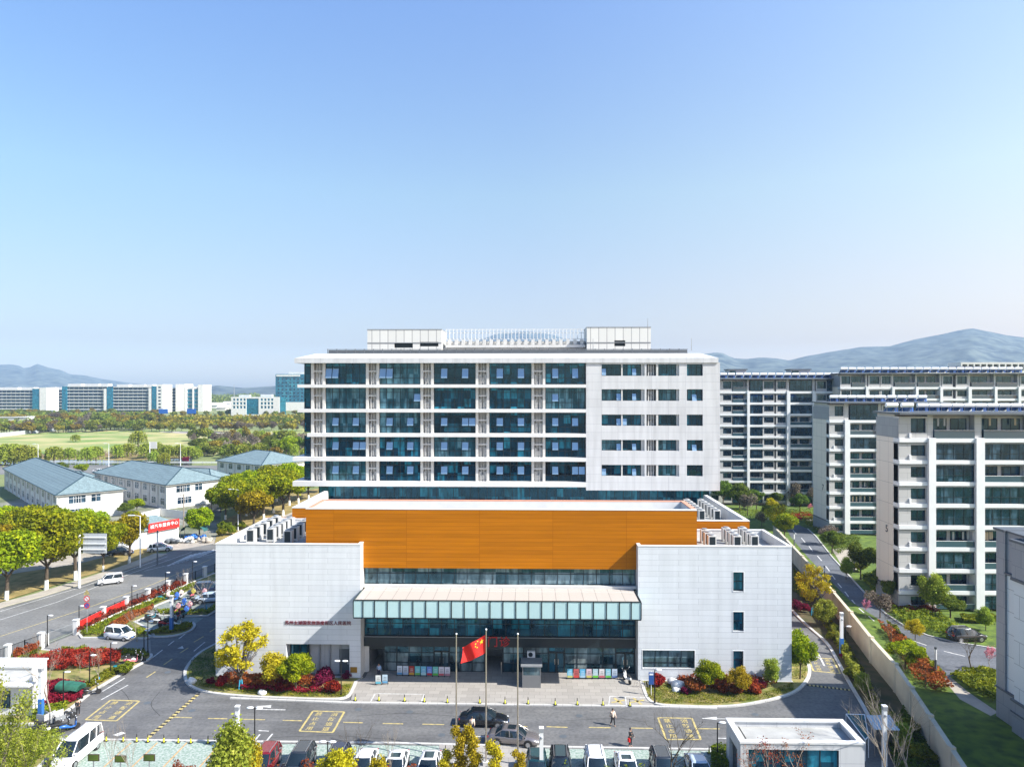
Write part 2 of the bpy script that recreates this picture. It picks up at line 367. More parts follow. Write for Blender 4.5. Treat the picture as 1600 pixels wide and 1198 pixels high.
L['twig'] = leaf('dry_twig', (.16,.12,.07), (.32,.25,.16), (.45,.37,.24), 1.5)
L['pink'] = leaf('pink_blossom', (.45,.10,.16), (.65,.24,.34), (.80,.45,.52), 2.0)
L['brownw'] = leaf('bare_wood_twigs', (.11,.09,.07), (.19,.155,.12), (.27,.22,.16), .5)
L['far'] = leaf('far_leaf', (.06,.09,.012), (.17,.21,.02), (.36,.36,.04), .35)
L['far2'] = leaf('far_amber_leaf', (.09,.08,.012), (.25,.20,.02), (.42,.33,.03), .35)

# ---------------------------------------------------------------- foliage
def cards(pts, size, rs, out=None, asp=1.0):
    """many small leaf-sized quads at pts (n,3); returns verts, faces"""
    n = len(pts); nm = rs.normal(size=(n, 3))
    if out is not None: nm = nm*.65 + out*.9
    nm /= np.linalg.norm(nm, axis=1)[:, None] + 1e-9
    a = np.cross(nm, rs.normal(size=(n, 3))); a /= np.linalg.norm(a, axis=1)[:, None] + 1e-9
    b = np.cross(nm, a); s = (size*rs.uniform(.55, 1.35, n))[:, None]
    V = np.stack([pts-a*s, pts-b*s*asp*.7, pts+a*s, pts+b*s*asp*.7], 1).reshape(-1, 3)
    return V
def cards_mesh(name, V, mat, extra=None):
    n = len(V)//4
    me = bpy.data.meshes.new(name); me.vertices.add(len(V)); me.vertices.foreach_set('co', V.astype(np.float32).ravel())
    me.loops.add(4*n); me.loops.foreach_set('vertex_index', np.arange(4*n, dtype=np.int32))
    me.polygons.add(n); me.polygons.foreach_set('loop_start', np.arange(0, 4*n, 4, dtype=np.int32))
    me.materials.append(mat); me.update(calc_edges=True); me.validate(); return me
def blob_points(blobs, n, rs, shell=.45):
    B = np.array(blobs, float); w = (B[:, 3]*B[:, 4]*B[:, 5])**(2/3); idx = rs.choice(len(B), n, p=w/w.sum())
    d = rs.normal(size=(n, 3)); d /= np.linalg.norm(d, axis=1)[:, None]
    r = (1-shell) + shell*rs.uniform(0, 1, n)**.6
    return B[idx, :3] + d*B[idx, 3:6]*r[:, None]*(1+rs.normal(0, .05, n))[:, None], d
def round_blobs(rs, cz, R0, H0, k, bs=.42):
    bl = []; R0 = R0*rs.uniform(.9, 1.1)
    for i in range(k):
        d = rs.normal(size=3); d /= np.linalg.norm(d); d[2] = d[2]*.8 + .12
        q = rs.uniform(.4, .88); s = bs*rs.uniform(.6, 1.3)
        bl.append((d[0]*R0*q, d[1]*R0*q, cz+d[2]*H0*q, R0*s, R0*s, H0*s))
    bl.append((0, 0, cz, R0*.55, R0*.55, H0*.55)); return bl
def branch_mesh(rs, H, r0, levels=3, spread=.55, kids=4, base=.35, mats=None, up=.6, low_mat=0):
    mb = MB()
    def grow(p, d, l, r, lev):
        segs = 3; q = Vector(p)
        for s in range(segs):
            d2 = (d + Vector(rs.normal(0, .10, 3)) + Vector((0, 0, .06*up))).normalized(); q2 = q + d2*l/segs
            mb.tube(q, q2, r*(1-.22*s), r*(1-.22*(s+1)), 5 if lev else 7, caps=False); q, d = q2, d2
        if lev >= levels: return
        for k in range(kids if lev else kids+1):
            a = rs.uniform(0, 6.28); s = spread*rs.uniform(.6, 1.3)
            nd = (d + Vector((math.cos(a)*s, math.sin(a)*s, up*.3))).normalized()
            grow(q if k < 2 else Vector(p).lerp(q, rs.uniform(.55, .95)), nd, l*rs.uniform(.55, .8), r*.5, lev+1)
    grow((0, 0, 0), Vector((0, 0, 1)), H*base, r0, 0); return mb
PROTO = {}
def proto(kind, seed):
    key = (kind, seed)
    if key in PROTO: return PROTO[key]
    rs = np.random.RandomState(seed*17 + (sum(map(ord, kind)) % 997)); H = 9.0; tr = MB(); tm = [M['bark'], M['lime'], M['wrap']]
    if kind in ('camphor', 'amber', 'camphor_plain', 'green'):
        c = {'camphor': 'camphor', 'amber': 'amber', 'camphor_plain': 'camphor', 'green': 'green'}[kind]
        bl = round_blobs(rs, 6.0, 3.9, 3.2, 20, .36); P, d = blob_points(bl, 12000, rs, .5); P = P + rs.normal(0, .10, P.shape); V = cards(P, .19, rs, d)
        lw = kind in ('camphor', 'amber')
        tr.tube((0,0,0), (.05,0,1.2), .24, .2, 8, 1 if lw else 0); tr.tube((.05,0,1.2), (.1,.05,3.2), .2, .16, 8, 0)
        for a in range(5): tr.tube((.1,.05,2.8), (2*math.cos(a*1.3), 2*math.sin(a*1.3), 5.6), .12, .04, 6, 0)
        cm = L[c]
    elif kind == 'far' or kind == 'far2':
        bl = round_blobs(rs, 5.2, 4.2, 3.8, 10, .42); P, d = blob_points(bl, 1100, rs, .4); V = cards(P, .55, rs, d); cm = L[kind]
        tr.tube((0,0,0), (0,0,4), .25, .15, 5)
    elif kind == 'fluffy':
        bl = round_blobs(rs, 5.2, 3.6, 3.6, 8, .5); P, d = blob_points(bl, 1500, rs, .7); V = cards(P, .28, rs); cm = L['brownw']
        tr.tube((0,0,0), (0,0,4), .2, .1, 5)
    elif kind == 'willow':
        ps = []
        for i in range(95):
            a = rs.uniform(0, 6.28); r = rs.uniform(.4, 3.6); top = 8.4 - r*r*.17 + rs.uniform(-.4, .4); ln = rs.uniform(3.5, 7.0)
            t = np.linspace(0, 1, 16)
            ps.append(np.stack([np.cos(a)*(r+.5*t), np.sin(a)*(r+.5*t), top - ln*t], 1) + rs.normal(0, .12, (16, 3)))
        P = np.concatenate(ps); V = cards(P, .36, rs); cm = L['willow']
        tr.tube((0,0,0), (.2,0,4), .28, .2, 6); 
        for a in range(5): tr.tube((.2,0,3.6), (2*math.cos(a*1.3), 2*math.sin(a*1.3), 7.4), .14, .05, 5)
    elif kind == 'loose':                         # the open yellow tree with three blue-wrapped stems
        bl = []
        for i in range(44):
            a = rs.uniform(0, 6.28); z = rs.uniform(3.2, 8.6); rr = 2.9*math.sin(max(.15, (z-2.2)/7.0)*math.pi)**.7*rs.uniform(.35, 1)
            s = rs.uniform(.3, .75); bl.append((rr*math.cos(a), rr*math.sin(a), z, s, s, s*.75))
        P, d = blob_points(bl, 5600, rs, .9); P = P + rs.normal(0, .16, P.shape); V = cards(P, .14, rs); cm = L['yellow']
        for b_ in bl[::2]: tr.tube((0,0,1.8), b_[:3], .06, .025, 5)
        for a in (0, 2.1, 4.2): tr.tube((.25*math.cos(a), .25*math.sin(a), 0), (.1*math.cos(a), .1*math.sin(a), 1.5), .09, .08, 6, 2)
        tr.tube((0,0,1.4), (0,0,2.4), .14, .1, 7)
    elif kind == 'sparse':
        mb = branch_mesh(rs, H, .11, 4, .65, 3, .32); mx = max(v[2] for v in mb.v); mb.v = [(v[0], v[1], v[2]*H/mx) for v in mb.v]
        vv = np.array(mb.v); hi = vv[vv[:, 2] > H*.35]; P = hi[rs.choice(len(hi), 1700)] + rs.normal(0, .28, (1700, 3)); V = cards(P, .10, rs); cm = L['willow']
        PROTO[key] = (mb.mesh('trunk', M['bark_l']), cards_mesh('crown', V, cm), H); return PROTO[key]
    elif kind in ('oval', 'ovalg'):
        bl = round_blobs(rs, 5.0, 3.2, 4.0, 16, .36); P, d = blob_points(bl, 8000, rs, .7); P = P + rs.normal(0, .22, P.shape); V = cards(P, .19, rs); cm = L['yellow' if kind == 'oval' else 'willow']
        tr.tube((0,0,0), (0,0,4), .14, .1, 7)
        for b_ in bl[::2]: tr.tube((0,0,2.5), b_[:3], .07, .03, 5)
    elif kind == 'column':
        bl = [(rs.normal(0,.5), rs.normal(0,.5), z, rs.uniform(.6,1.05), rs.uniform(.6,1.05), .75) for z in np.linspace(1.6, 8.6, 11)]
        P, d = blob_points(bl, 4600, rs, .7); P = P + rs.normal(0, .18, P.shape); V = cards(P, .17, rs); cm = L['yellow']; tr.tube((0,0,0), (0,0,8), .12, .04, 6, 0)
    elif kind in ('bare', 'barepale', 'bareblue'):
        mb = branch_mesh(rs, H, .14 if kind != 'barepale' else .11, 4, .6, 3, .34)
        mx = max(v[2] for v in mb.v)
        mb.v = [(v[0], v[1], v[2]*H/mx) for v in mb.v]
        if kind == 'bareblue': tr.tube((0,0,0), (0,0,1.6), .17, .16, 8, 2)
        else: tr.tube((0,0,0), (0,0,.5), .16, .15, 8, 0)
        tm = [M['bark_l'] if kind != 'bare' else M['bark'], M['lime'], M['wrap']]
        PROTO[key] = (tr.mesh('trunk', tm), mb.mesh('branches', M['bark_l'] if kind != 'bare' else M['bark']), H); return PROTO[key]
    elif kind in ('blossom', 'redtree'):
        mb = branch_mesh(rs, H, .12, 3, .7, 3, .35); mx = max(v[2] for v in mb.v); mb.v = [(v[0], v[1], v[2]*H/mx) for v in mb.v]
        vv = np.array(mb.v); hi = vv[vv[:, 2] > H*.45]; nn_ = 900 if kind == 'blossom' else 300; P = hi[rs.choice(len(hi), nn_)] + rs.normal(0, .2, (nn_, 3)); V = cards(P, .16 if kind == 'blossom' else .10, rs); cm = L['pink' if kind == 'blossom' else 'rust']
        PROTO[key] = (mb.mesh('trunk', M['bark_l']), cards_mesh('crown', V, cm), H); return PROTO[key]
    elif kind.startswith('shrub'):                # H is 2 m here
        H = 2.0; c = kind.split('_')[1]
        bl = round_blobs(rs, 1.0, 1.15, .95, 12, .4); P, d = blob_points(bl, 2400, rs, .5); V = cards(P, .10, rs, d); cm = L[c]; tr.tube((0,0,0), (0,0,1), .05, .04, 5)
    elif kind == 'bush':
        H = 2.0; bl = round_blobs(rs, 1.05, 1.1, 1.0, 16, .34); P, d = blob_points(bl, 4200, rs, .5); V = cards(P, .085, rs, d); cm = L['olive']; tr.tube((0,0,0), (0,0,1), .05, .04, 5)
    PROTO[key] = (tr.mesh('trunk', tm), cards_mesh('crown', V, cm), H); return PROTO[key]
def tree(kind, px, py, top, label, cat='tree', group=None, seed=None, name=None, wide=1.0, Y=None):
    """py: pixel row of its foot, top: pixel row of its top"""
    seed = rnd.randrange(3) if seed is None else seed
    t, c, H = proto(kind, seed); g = G(px, py)
    dx, dy = _dir(px); h = (py-top)/F*(g.y/dy); s = h/H
    nm = name or ('shrub' if kind.startswith('shrub') or kind == 'bush' else 'tree')
    r = thing(nm, label, cat, g, rnd.uniform(0, 6.28), group); r.scale = (s*wide, s*wide, s)
    ob('trunk' if nm != 'shrub' else 'stem', t, r); ob('crown' if c.name.startswith('crown') else 'branches', c, r); return r
def inpoly(x, y, poly):
    c = np.zeros(len(x), bool); n = len(poly)
    for i in range(n):
        x0, y0 = poly[i][0], poly[i][1]; x1, y1 = poly[(i+1) % n][0], poly[(i+1) % n][1]
        k = ((y0 > y) != (y1 > y)) & (x < (x1-x0)*(y-y0)/((y1-y0) if y1 != y0 else 1e-9)+x0); c ^= k
    return c
def bed(name, pts, h, mat, n, size, label, cat='shrubs', kind='stuff', seed=1, z=.14, lump=.6):
    rs = np.random.RandomState(seed); xs = [p[0] for p in pts]; ys = [p[1] for p in pts]
    X = []; 
    x = rs.uniform(min(xs), max(xs), n*8); y = rs.uniform(min(ys), max(ys), n*8); k = inpoly(x, y, pts); x = x[k][:n]; y = y[k][:n]
    hh = np.array([h*(1-lump*.5+lump*mnoise.noise(Vector((a*.8, b*.8, seed)))) for a, b in zip(x, y)])
    zz = z + hh*rs.uniform(.15, 1, len(x))**.5
    V = cards(np.stack([x, y, zz], 1), size, rs, np.tile([0, 0, .8], (len(x), 1)))
    o = ob(name, cards_mesh(name, V, mat)); return tag(o, label, cat, kind=kind)
def line_poly(pts, w):
    mb = MB(); L_ = []; R_ = []; n = len(pts)
    for i in range(n):
        a = pts[max(i-1, 0)]; b = pts[min(i+1, n-1)]; d = Vector((b[0]-a[0], b[1]-a[1])).normalized(); nn = Vector((-d.y, d.x)); p = Vector((pts[i][0], pts[i][1]))
        L_.append(p+nn*w/2); R_.append(p-nn*w/2)
    return L_ + R_[::-1]
# ================================================================ SETTING
def ground(name, poly, z, mat, parent=None, label=None):
    mb = MB(); n = len(poly); pts = [(p[0], p[1], z) for p in poly]
    a = sum(pts[i][0]*pts[(i+1)%n][1]-pts[(i+1)%n][0]*pts[i][1] for i in range(n))
    if a < 0: pts = pts[::-1]
    mb.add(pts, [tuple(range(n))]); o = mb.build(name, mat, parent); 
    if parent is None: tag(o, kind='structure')
    return o
ground('ground', [(-5800,-60),(5800,-60),(5800,5900),(-5800,5900)], 0, M['earth'])
def island(name, outline, mat, kw=.35, z=.14, closed=True):
    mb = MB(); mb.prism([(p[0], p[1]) for p in outline], 0, z); o = mb.build(name, mat); tag(o, kind='structure')
    k = MB(); strip(k, outline, kw, 0, z+.03, True); kb = k.build('kerb', M['kerb'], o)
    g = MB(); strip(g, outline, .30, 0, .012, True, 0, 0); return o
# public road on the left and its verge
fl = [(-60,1062),(0,1037),(64,1013),(119,991),(161,970),(197,953),(231,940),(262,927),(290,915),(345,893),(500,836)]
FL = [G(*p) for p in fl]
public = ground('road', [G(*p) for p in [(-90,1060),(0,1028),(64,1006),(119,984),(161,964),(197,947),(231,934),(262,921),(290,909),(345,887),(500,832),(560,790),(520,776),(455,801),(400,822),(340,848),(285,857),(262,862),(250,868),(209,885),(128,913),(60,934),(0,950),(-90,980)]], .01, M['asphalt2'])
ground('verge', [G(*p) for p in [(-90,965),(0,941),(125,903),(205,879),(250,862),(258,857),(215,858),(120,882),(0,900),(-90,915)]], .12, M['dry_grass'])
k = MB(); strip(k, [G(*p) for p in [(-90,974),(0,946),(60,930),(128,909),(209,882),(252,865)]], 2.4, 0, .13); tag(k.build('pavement', M['sidewalk']), kind='structure')
ground('service_lane', [G(*p) for p in [(-90,915),(0,899),(120,881),(215,857),(262,861),(300,855),(340,848),(338,842),(260,850),(200,852),(60,876),(-90,900)]], .014, M['sidewalk'])
ground('yard', [G(*p) for p in [(-90,899),(60,875),(200,851),(260,849),(345,841),(345,770),(0,780),(-90,790)]], .006, M['yardmat'])
ground('verge', [G(*p) for p in [(335,850),(400,823),(456,801),(520,776),(520,760),(440,772),(400,790),(345,815)]], .10, M['dry_grass'])
k = MB(); strip(k, [G(*p) for p in [(335,851),(400,824),(456,802),(540,768)]], .8, 0, .14); tag(k.build('pavement', M['sidewalk']), kind='structure')
def marks(name, mat, parent, segs, w, z=.018):
    for s in segs:
        mb = MB(); strip(mb, [G(*p) for p in s], w, z, z); mb.build(name, mat, parent)
marks('lane_marking', M['yellow'], public, [[(-60,1013),(0,994)], [(0,994),(143,947),(240,912),(330,873)]], .16)
marks('lane_marking', M['whitep'], public, [[(-60,986),(0,966)], [(0,968),(90,940),(209,894),(300,862)], [(0,955),(130,916),(215,886),(262,869)], [(138,968),(152,957),(150,955)], [(225,892),(345,862)]], .14)
marks('lane_marking', M['whitep'], public, [[(262+i*7,884-i*2),(300+i*7,866-i*1.5)] for i in range(7)], .5)
# compound asphalt
WALLPX = [(1210,845),(1240,880),(1270,915),(1303,958),(1330,993),(1362,1037),(1400,1083),(1454,1172)]
WL = [G(*p) for p in WALLPX]; dlt = (WL[-1]-WL[-2]).normalized(); WL.append(WL[-1]+dlt*12)
comp = [G(*p) for p in [(-60,1058),(0,1034),(64,1010),(119,988),(161,967),(197,950),(231,937),(262,924),(290,912),(345,890)]] + [Vector((-60,150,0)), Vector((55,150,0))] + WL + [Vector((40,46,0)), Vector((-62,46,0))]
asphalt = ground('driveway', comp, .02, M['asphalt'])
ground('gate_drive', [G(*p) for p in [(66,1010),(122,987),(235,1000),(236,1021),(160,1019),(100,1016)]], .026, M['drive'], asphalt)
# front forecourt, gardens
fore = [G(548,1095), G(556,1064), Vector((PX(570,80),80,0)), Vector((PX(570,80),84,0)), Vector((PX(997,80),84,0)), Vector((PX(997,80),80,0)), G(1003,1066), G(1011,1093), G(1022,1102), G(1016,1103.5), G(770,1100), G(540,1097.5)]
mb = MB(); mb.prism([(p[0],p[1]) for p in fore], 0, .12); forecourt = tag(mb.build('forecourt', M['paver']), kind='structure')
k = MB(); strip(k, [G(360,1091), G(540,1098), G(770,1101), G(1016,1104), G(1120,1107)], .3, 0, .135); k.build('kerb', M['kerb'], forecourt)
BX0, BX1 = PX(337,80), PX(1237,80)
I1 = smooth(gp((344,1003),(318,1017),(305,1027),(294,1040),(289,1052),(292,1066),(305,1076),(330,1083),(380,1088),(440,1091),(520,1093),(544,1088),(552,1076),(556,1066)), 4) + [Vector((PX(566,80),80.05)), Vector((BX0,80.05)), Vector((BX0-.1,90)), Vector((BX0-.3,93))]
island('garden_bed', I1, M['bed_grass'])
I2 = [Vector((BX1+.05,92)), Vector((BX1+.05,80.05)), Vector((PX(998,80),80.05))] + smooth(gp((1003,1067),(1008,1083),(1016,1096),(1034,1102),(1070,1104),(1112,1105),(1160,1102),(1215,1091),(1244,1080),(1260,1064),(1265,1050),(1262,1036),(1254,1019),(1247,1000),(1242,985)), 4)
island('garden_bed', I2, M['bed_grass'])
# left gardens
I3 = [G(0,1040), G(64,1016)] + gp((101,1019),(160,1021),(225,1023)) + smooth(gp((236,1023),(235,1029),(221,1037),(182,1058),(143,1082),(120,1100),(104,1112),(87,1124),(60,1132)), 3) + gp((-40,1132),(-60,1066))
island('garden_bed', I3, M['bed_grass'])
I4 = [G(122,989),G(161,970),G(197,953),G(231,940),G(262,927),G(300,910),G(345,890)] + gp((345,905),(318,918),(300,922),(284,930),(245,946),(225,957),(238,960),(210,972),(236,985),(240,994),(228,998),(180,997),(128,997))
island('garden_bed', I4, M['bed_grass'])
I5 = smooth(gp((228,990),(245,983),(262,981),(285,976),(298,973),(304,977),(300,984),(290,989),(270,994),(240,995)), 3, True)
island('garden_bed', I5, M['bed_grass'])
I6 = [G(236,957), G(262,955), G(300,956), G(320,954), G(345,944), G(345,950), G(325,962), G(300,963), G(250,962)]
island('garden_bed', I6, M['bed_grass'])
ground('bike_bay', [G(*p) for p in [(300,924),(345,908),(345,943),(318,953),(262,954),(236,956),(228,955)]], .03, M['bay'])
ground('bike_bay', [G(*p) for p in [(240,962),(300,964),(318,965),(304,975),(262,980),(235,984),(214,973)]], .03, M['bay'])
# right green strip up to the boundary wall
RK = [(1215,918),(1239,955),(1265,981),(1291,1004),(1306,1028),(1327,1067),(1351,1108),(1372,1150)]
RKs = smooth([G(*p) for p in RK], 3)
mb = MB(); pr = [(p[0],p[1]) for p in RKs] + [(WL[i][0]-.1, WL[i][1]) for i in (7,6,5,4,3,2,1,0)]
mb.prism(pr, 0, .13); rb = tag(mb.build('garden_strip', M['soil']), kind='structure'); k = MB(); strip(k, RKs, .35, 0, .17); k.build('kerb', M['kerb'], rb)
# bottom bays
park = ground('parking_bay', [G(150,1157), G(345,1159), G(345,1260), G(40,1260)], .03, M['green_paver'])
k = MB(); strip(k, gp((140,1155.5),(345,1158),(620,1161),(860,1167),(1115,1171)), .28, 0, .10); k.build('kerb', M['kerb'], park)
for x in (205, 246, 292, 345): 
    mb = MB(); g = G(x, 1160); strip(mb, [g, Vector((g.x, g.y-8))], .14, .036, .036); mb.build('bay_line', M['orangep'], park)
ground('parking_bay', [G(345,1161), G(690,1165), G(690,1300), G(345,1290)], .03, M['green_paver'])
ground('flag_terrace', [G(686,1163.5), G(842,1168), G(842,1215), G(686,1215)], .05, M['paver'])
ground('parking_bay', [G(842,1169), G(1112,1173), G(1112,1300), G(842,1290)], .03, M['green_paver'])
island('planter', [G(260,1205), G(1130,1215), Vector((24,46)), Vector((-62,46)), G(20,1205)], M['soil'])
island('planter', [G(-60,1150), G(58,1150), G(92,1152), G(100,1160), G(60,1200), G(40,1205), G(-80,1205)], M['bed_grass'])
# lane dashes, arrows, boxes with lettering
Yl = [(325,1122,355,1122.7),(378,1123.5,414,1124.2),(442,1125,472,1125.8),(536,1128,567,1129),(598,1130,630,1130.6),(660,1131,694,1131.8),(806,1134.5,824,1135),(854,1135,887,1136),(920,1136,954,1136.7),(986,1137,1020,1137.7),(1090,1138,1125,1138.4),(272,1120,300,1121)]
for a, b, c, d in Yl:
    mb = MB(); strip(mb, [G(a,b), G(c,d)], .17, .03, .03); mb.build('lane_marking', M['yellow'], asphalt)
for a in [((229,1058),(243,1049)),((256,1038.5),(269,1029)),((281,1020),(294,1012)),((303,1003),(318,994)),((328,987),(337,981))]:
    mb = MB(); strip(mb, gp(*a), .17, .03, .03); mb.build('lane_marking', M['yellow'], asphalt)
for a in [((160,1080),(195,1059)),((232,1032),(254,1015)),((263,1008),(272,1001)),((279,998),(300,982)),((303,1017),(320,1003)),((400,1108),(446,1108.7)),((732,1150),(760,1151)),((404,1141),(420,1142)),((426,1146),(414,1160)),((398,1157),(406,1147)),((1120,1153),(1142,1153.5)),((1097,1122),(1142,1123)),((1106,1168),(1112,1174)),((158,1093),(200,1070))]:
    mb = MB(); strip(mb, gp(*a), .15, .031, .031); mb.build('lane_marking', M['whitep'], asphalt)
for pts in ([(397,1103),(424,1101.5),(423,1105.5),(446,1108)], [(1097,1122),(1120,1119.5),(1120,1124.5)], [(1279,1020),(1283,1027),(1275,1027)], [(277,1013),(285,1009),(287,1013)], [(176,1148),(190,1143),(197,1145),(184,1150)]):
    mb = MB(); mb.add([tuple(G(*p)+Vector((0,0,.034))) for p in pts], [tuple(range(len(pts)))]); mb.build('painted_arrow', M['whitep'], asphalt)
mb = MB(); strip(mb, gp((1281,1026),(1288,1040)), .2, .034, .034); mb.build('painted_arrow', M['whitep'], asphalt)
def hump(a, b, n, label):
    A, B = G(*a), G(*b); o = thing('speed_bump', label, 'speed bump', A); y_ = MB()
    for i in range(n):
        p = A.lerp(B, i/n)-A; q = A.lerp(B, (i+1)/n)-A; strip(y_, [p, q], .36, .02, .07, False, i % 2)
    y_.build('rubber_strip', [M['blackp'], M['yellow']], o)
hump((310,1084),(232,1152), 30, 'diagonal yellow and black rubber speed bump across the west end of the front road')
hump((1261,1070),(1328,1078), 22, 'short yellow and black rubber speed bump across the shaded east driveway')
def text(body, name, mat, parent, size, M_, extrude=.0):
    cu = bpy.data.curves.new(name, 'FONT'); cu.body = body; cu.size = size; cu.align_x = 'CENTER'; cu.align_y = 'CENTER'; cu.extrude = extrude; cu.resolution_u = 3
    cu.offset = size*(.012 if size > .6 else 0)
    t = bpy.data.objects.new(name, cu); COL.objects.link(t); dg = bpy.context.evaluated_depsgraph_get(); dg.update()
    me = bpy.data.meshes.new_from_object(t.evaluated_get(dg)); me.name = name; bpy.data.objects.remove(t)
    me.materials.clear(); me.materials.append(mat); me.transform(M_)
    return ob(name, me, parent)
UP = Matrix(((1,0,0,0),(0,0,-1,0),(0,1,0,0),(0,0,0,1)))          # text that stands upright and faces -Y
def paint_box(c, words):
    P = [G(*p) for p in c]      # tl, tr, br, bl
    for i in range(4):
        mb = MB(); a = P[i]; b = P[(i+1) % 4]; strip(mb, [a, b], .2, .033+i*.0005, .033+i*.0005); mb.build('marking_frame', M['yellow'], asphalt)
    for ci, w in enumerate(words):
        for ri, ch in enumerate(w):
            u = .24 + .5*ci; v = .16 + .235*ri
            p = P[0].lerp(P[1], u).lerp(P[3].lerp(P[2], u), v)
            wd = (P[1]-P[0]).length*.22; hh = (P[3]-P[0]).length*.19
            sh = (P[0]-P[3]).normalized(); Mx = Matrix(((wd/1.0, sh.x*hh, 0, p.x), (0, sh.y*hh, 0, p.y), (0,0,1,.036), (0,0,0,1)))
            text(ch, 'painted_lettering', M['yellow'], asphalt, 1.0, Mx)
paint_box([(489,1110.5),(538,1112),(520,1144),(468,1142)], ['禁止占用', '消防通道'])
paint_box([(173,1093.5),(218,1095),(182,1126),(134,1124)], ['禁止占用', '消防通道'])
paint_box([(1028,1121),(1081,1122),(1095,1155),(1041,1155)], ['禁止占用', '消防通道'])
paint_box([(1262,1027),(1301,1029),(1313,1052),(1271,1048)], ['禁止占用', '消防通道'])
for c in ([(586,1083),(663,1084)], [(586,1083),(579,1096)], [(663,1084),(658,1097)], [(953,1087),(951,1102)], [(977,1088),(979,1103)], [(953,1087),(1010,1089)]):
    mb = MB(); strip(mb, [G(x, y, .12) for x, y in c], .12, .126, .126); mb.build('bay_line', M['whitep'], forecourt)
for x in (966, 996): 
    mb = MB(); c = G(x, 1095, .12)
    for q in range(4): a = 1.57*q+.4; strip(mb, [c, c+Vector((.8*math.cos(a), .8*math.sin(a), 0))], .28, .127, .127)
    mb.build('painted_symbol', M['yellow'], forecourt)

for i, (x, y) in enumerate(((300,1110),(560,1108),(690,1148),(905,1118),(230,1098),(880,1150),(1180,1116),(262,1050),(180,1120),(640,1112))):
    mb = MB(); c = G(x, y); mb.add([(c.x+.36*math.cos(q*.524), c.y+.36*math.sin(q*.524), .0285) for q in range(12)], [tuple(range(12))]); mb.build('manhole_cover', M['apt_dark'], asphalt)
for a in [((560,1118),(640,1114),(730,1119),(800,1112)),((880,1126),(960,1122),(1010,1128)),((250,1080),(236,1100),(250,1118)),((150,1060),(190,1078),(205,1100)),((420,1152),(520,1149),(600,1154))]:
    mb = MB(); strip(mb, smooth([G(*p) for p in a], 5), .05, .0275, .0275); mb.build('tar_seam', M['blackp'], asphalt)
# far side: main road, pond, meadow, willows
ground('far_road', [(-420,268),(-70,262),(-60,296),(-420,300)], .012, M['asphalt2'])
ground('pond', [G(*p) for p in [(-60,722),(40,720),(110,718),(200,719),(300,716),(300,727),(-60,729)]], .01, M['water'])
ground('pond_bank', [G(*p) for p in [(40,713),(120,708),(210,710),(300,712),(300,716),(200,719),(110,718),(40,720)]], .011, M['dry_grass'])
ground('meadow', [G(*p) for p in [(-200,712),(300,712),(420,705),(500,700),(520,668),(430,672),(300,671),(90,672),(-30,682),(-300,690)]], .008, M['meadow'])
ground('sand_track', [G(*p) for p in [(240,674),(330,673),(360,677),(345,680),(280,677)]], .016, M['sidewalk'])
ground('far_road', [G(*p) for p in [(225,661),(268,656),(300,652),(310,654),(262,661),(228,665)]], .015, M['asphalt2'])
def hill(name, prof, D, wd, label, seed, rough=1.0):
    """ridge whose crest runs through real points D metres off; terrain falls away to both sides"""
    rs = 150; cs = 40; mb = MB(); px0, px1 = prof[0][0], prof[-1][0]; vs = []
    for i in range(rs+1):
        px = px0 + (px1-px0)*i/rs
        for a, b in zip(prof, prof[1:]):
            if a[0] <= px <= b[0]: t = (px-a[0])/(b[0]-a[0]); py = a[1]+(b[1]-a[1])*t; break
        dx, dy = _dir(px); hz = HC + D*(HZ-py)/F
        for j in range(cs+1):
            s = -1 + 2*j/cs; dist = D + s*wd; fall = (1-abs(s))**.8 if abs(s) < 1 else 0
            n = mnoise.fractal(Vector((dx*dist*.0035, dy*dist*.0035, seed)), .8, 2.2, 6)
            z = hz*fall + n*hz*.15*rough*(fall*(1-fall)*4*.7+.06*fall)
            vs.append((dx*dist, dy*dist, max(z, -5)-(.5 if j in (0, cs) else 0)))
    fs = [(i*(cs+1)+j, (i+1)*(cs+1)+j, (i+1)*(cs+1)+j+1, i*(cs+1)+j+1) for i in range(rs) for j in range(cs)]
    mb.add(vs, fs, 0, True); return tag(mb.build(name, M['hillmat']), kind='structure')
hill('hill', [(-500,600),(-350,590),(-200,578),(-120,572),(-60,569),(0,570),(15,569),(30,571),(36,575),(46,574),(58,568),(75,574),(95,578),(110,585),(130,586),(160,592),(200,598),(260,604),(330,608)], 4500, 1200, '', 3)
hill('hill', [(700,612),(760,605),(800,600),(900,596),(980,590),(1030,572),(1060,562),(1100,553),(1117,551),(1130,552),(1145,560),(1168,561),(1190,558),(1215,560),(1233,563),(1260,556),(1300,549),(1345,542),(1390,541),(1430,530),(1470,523),(1500,516),(1519,513),(1540,517),(1575,524),(1620,530),(1700,545),(1800,560),(1950,585),(2100,605)], 3200, 1300, '', 8)
hill('hill', [(640,600),(700,560),(740,535),(775,522),(800,519),(820,517),(845,520),(870,524),(900,536),(960,565),(1020,600)], 4400, 1200, '', 14)
hill('hill', [(300,608),(340,602),(380,606),(430,603),(480,600),(540,602),(640,606)], 2600, 500, '', 21, .5)

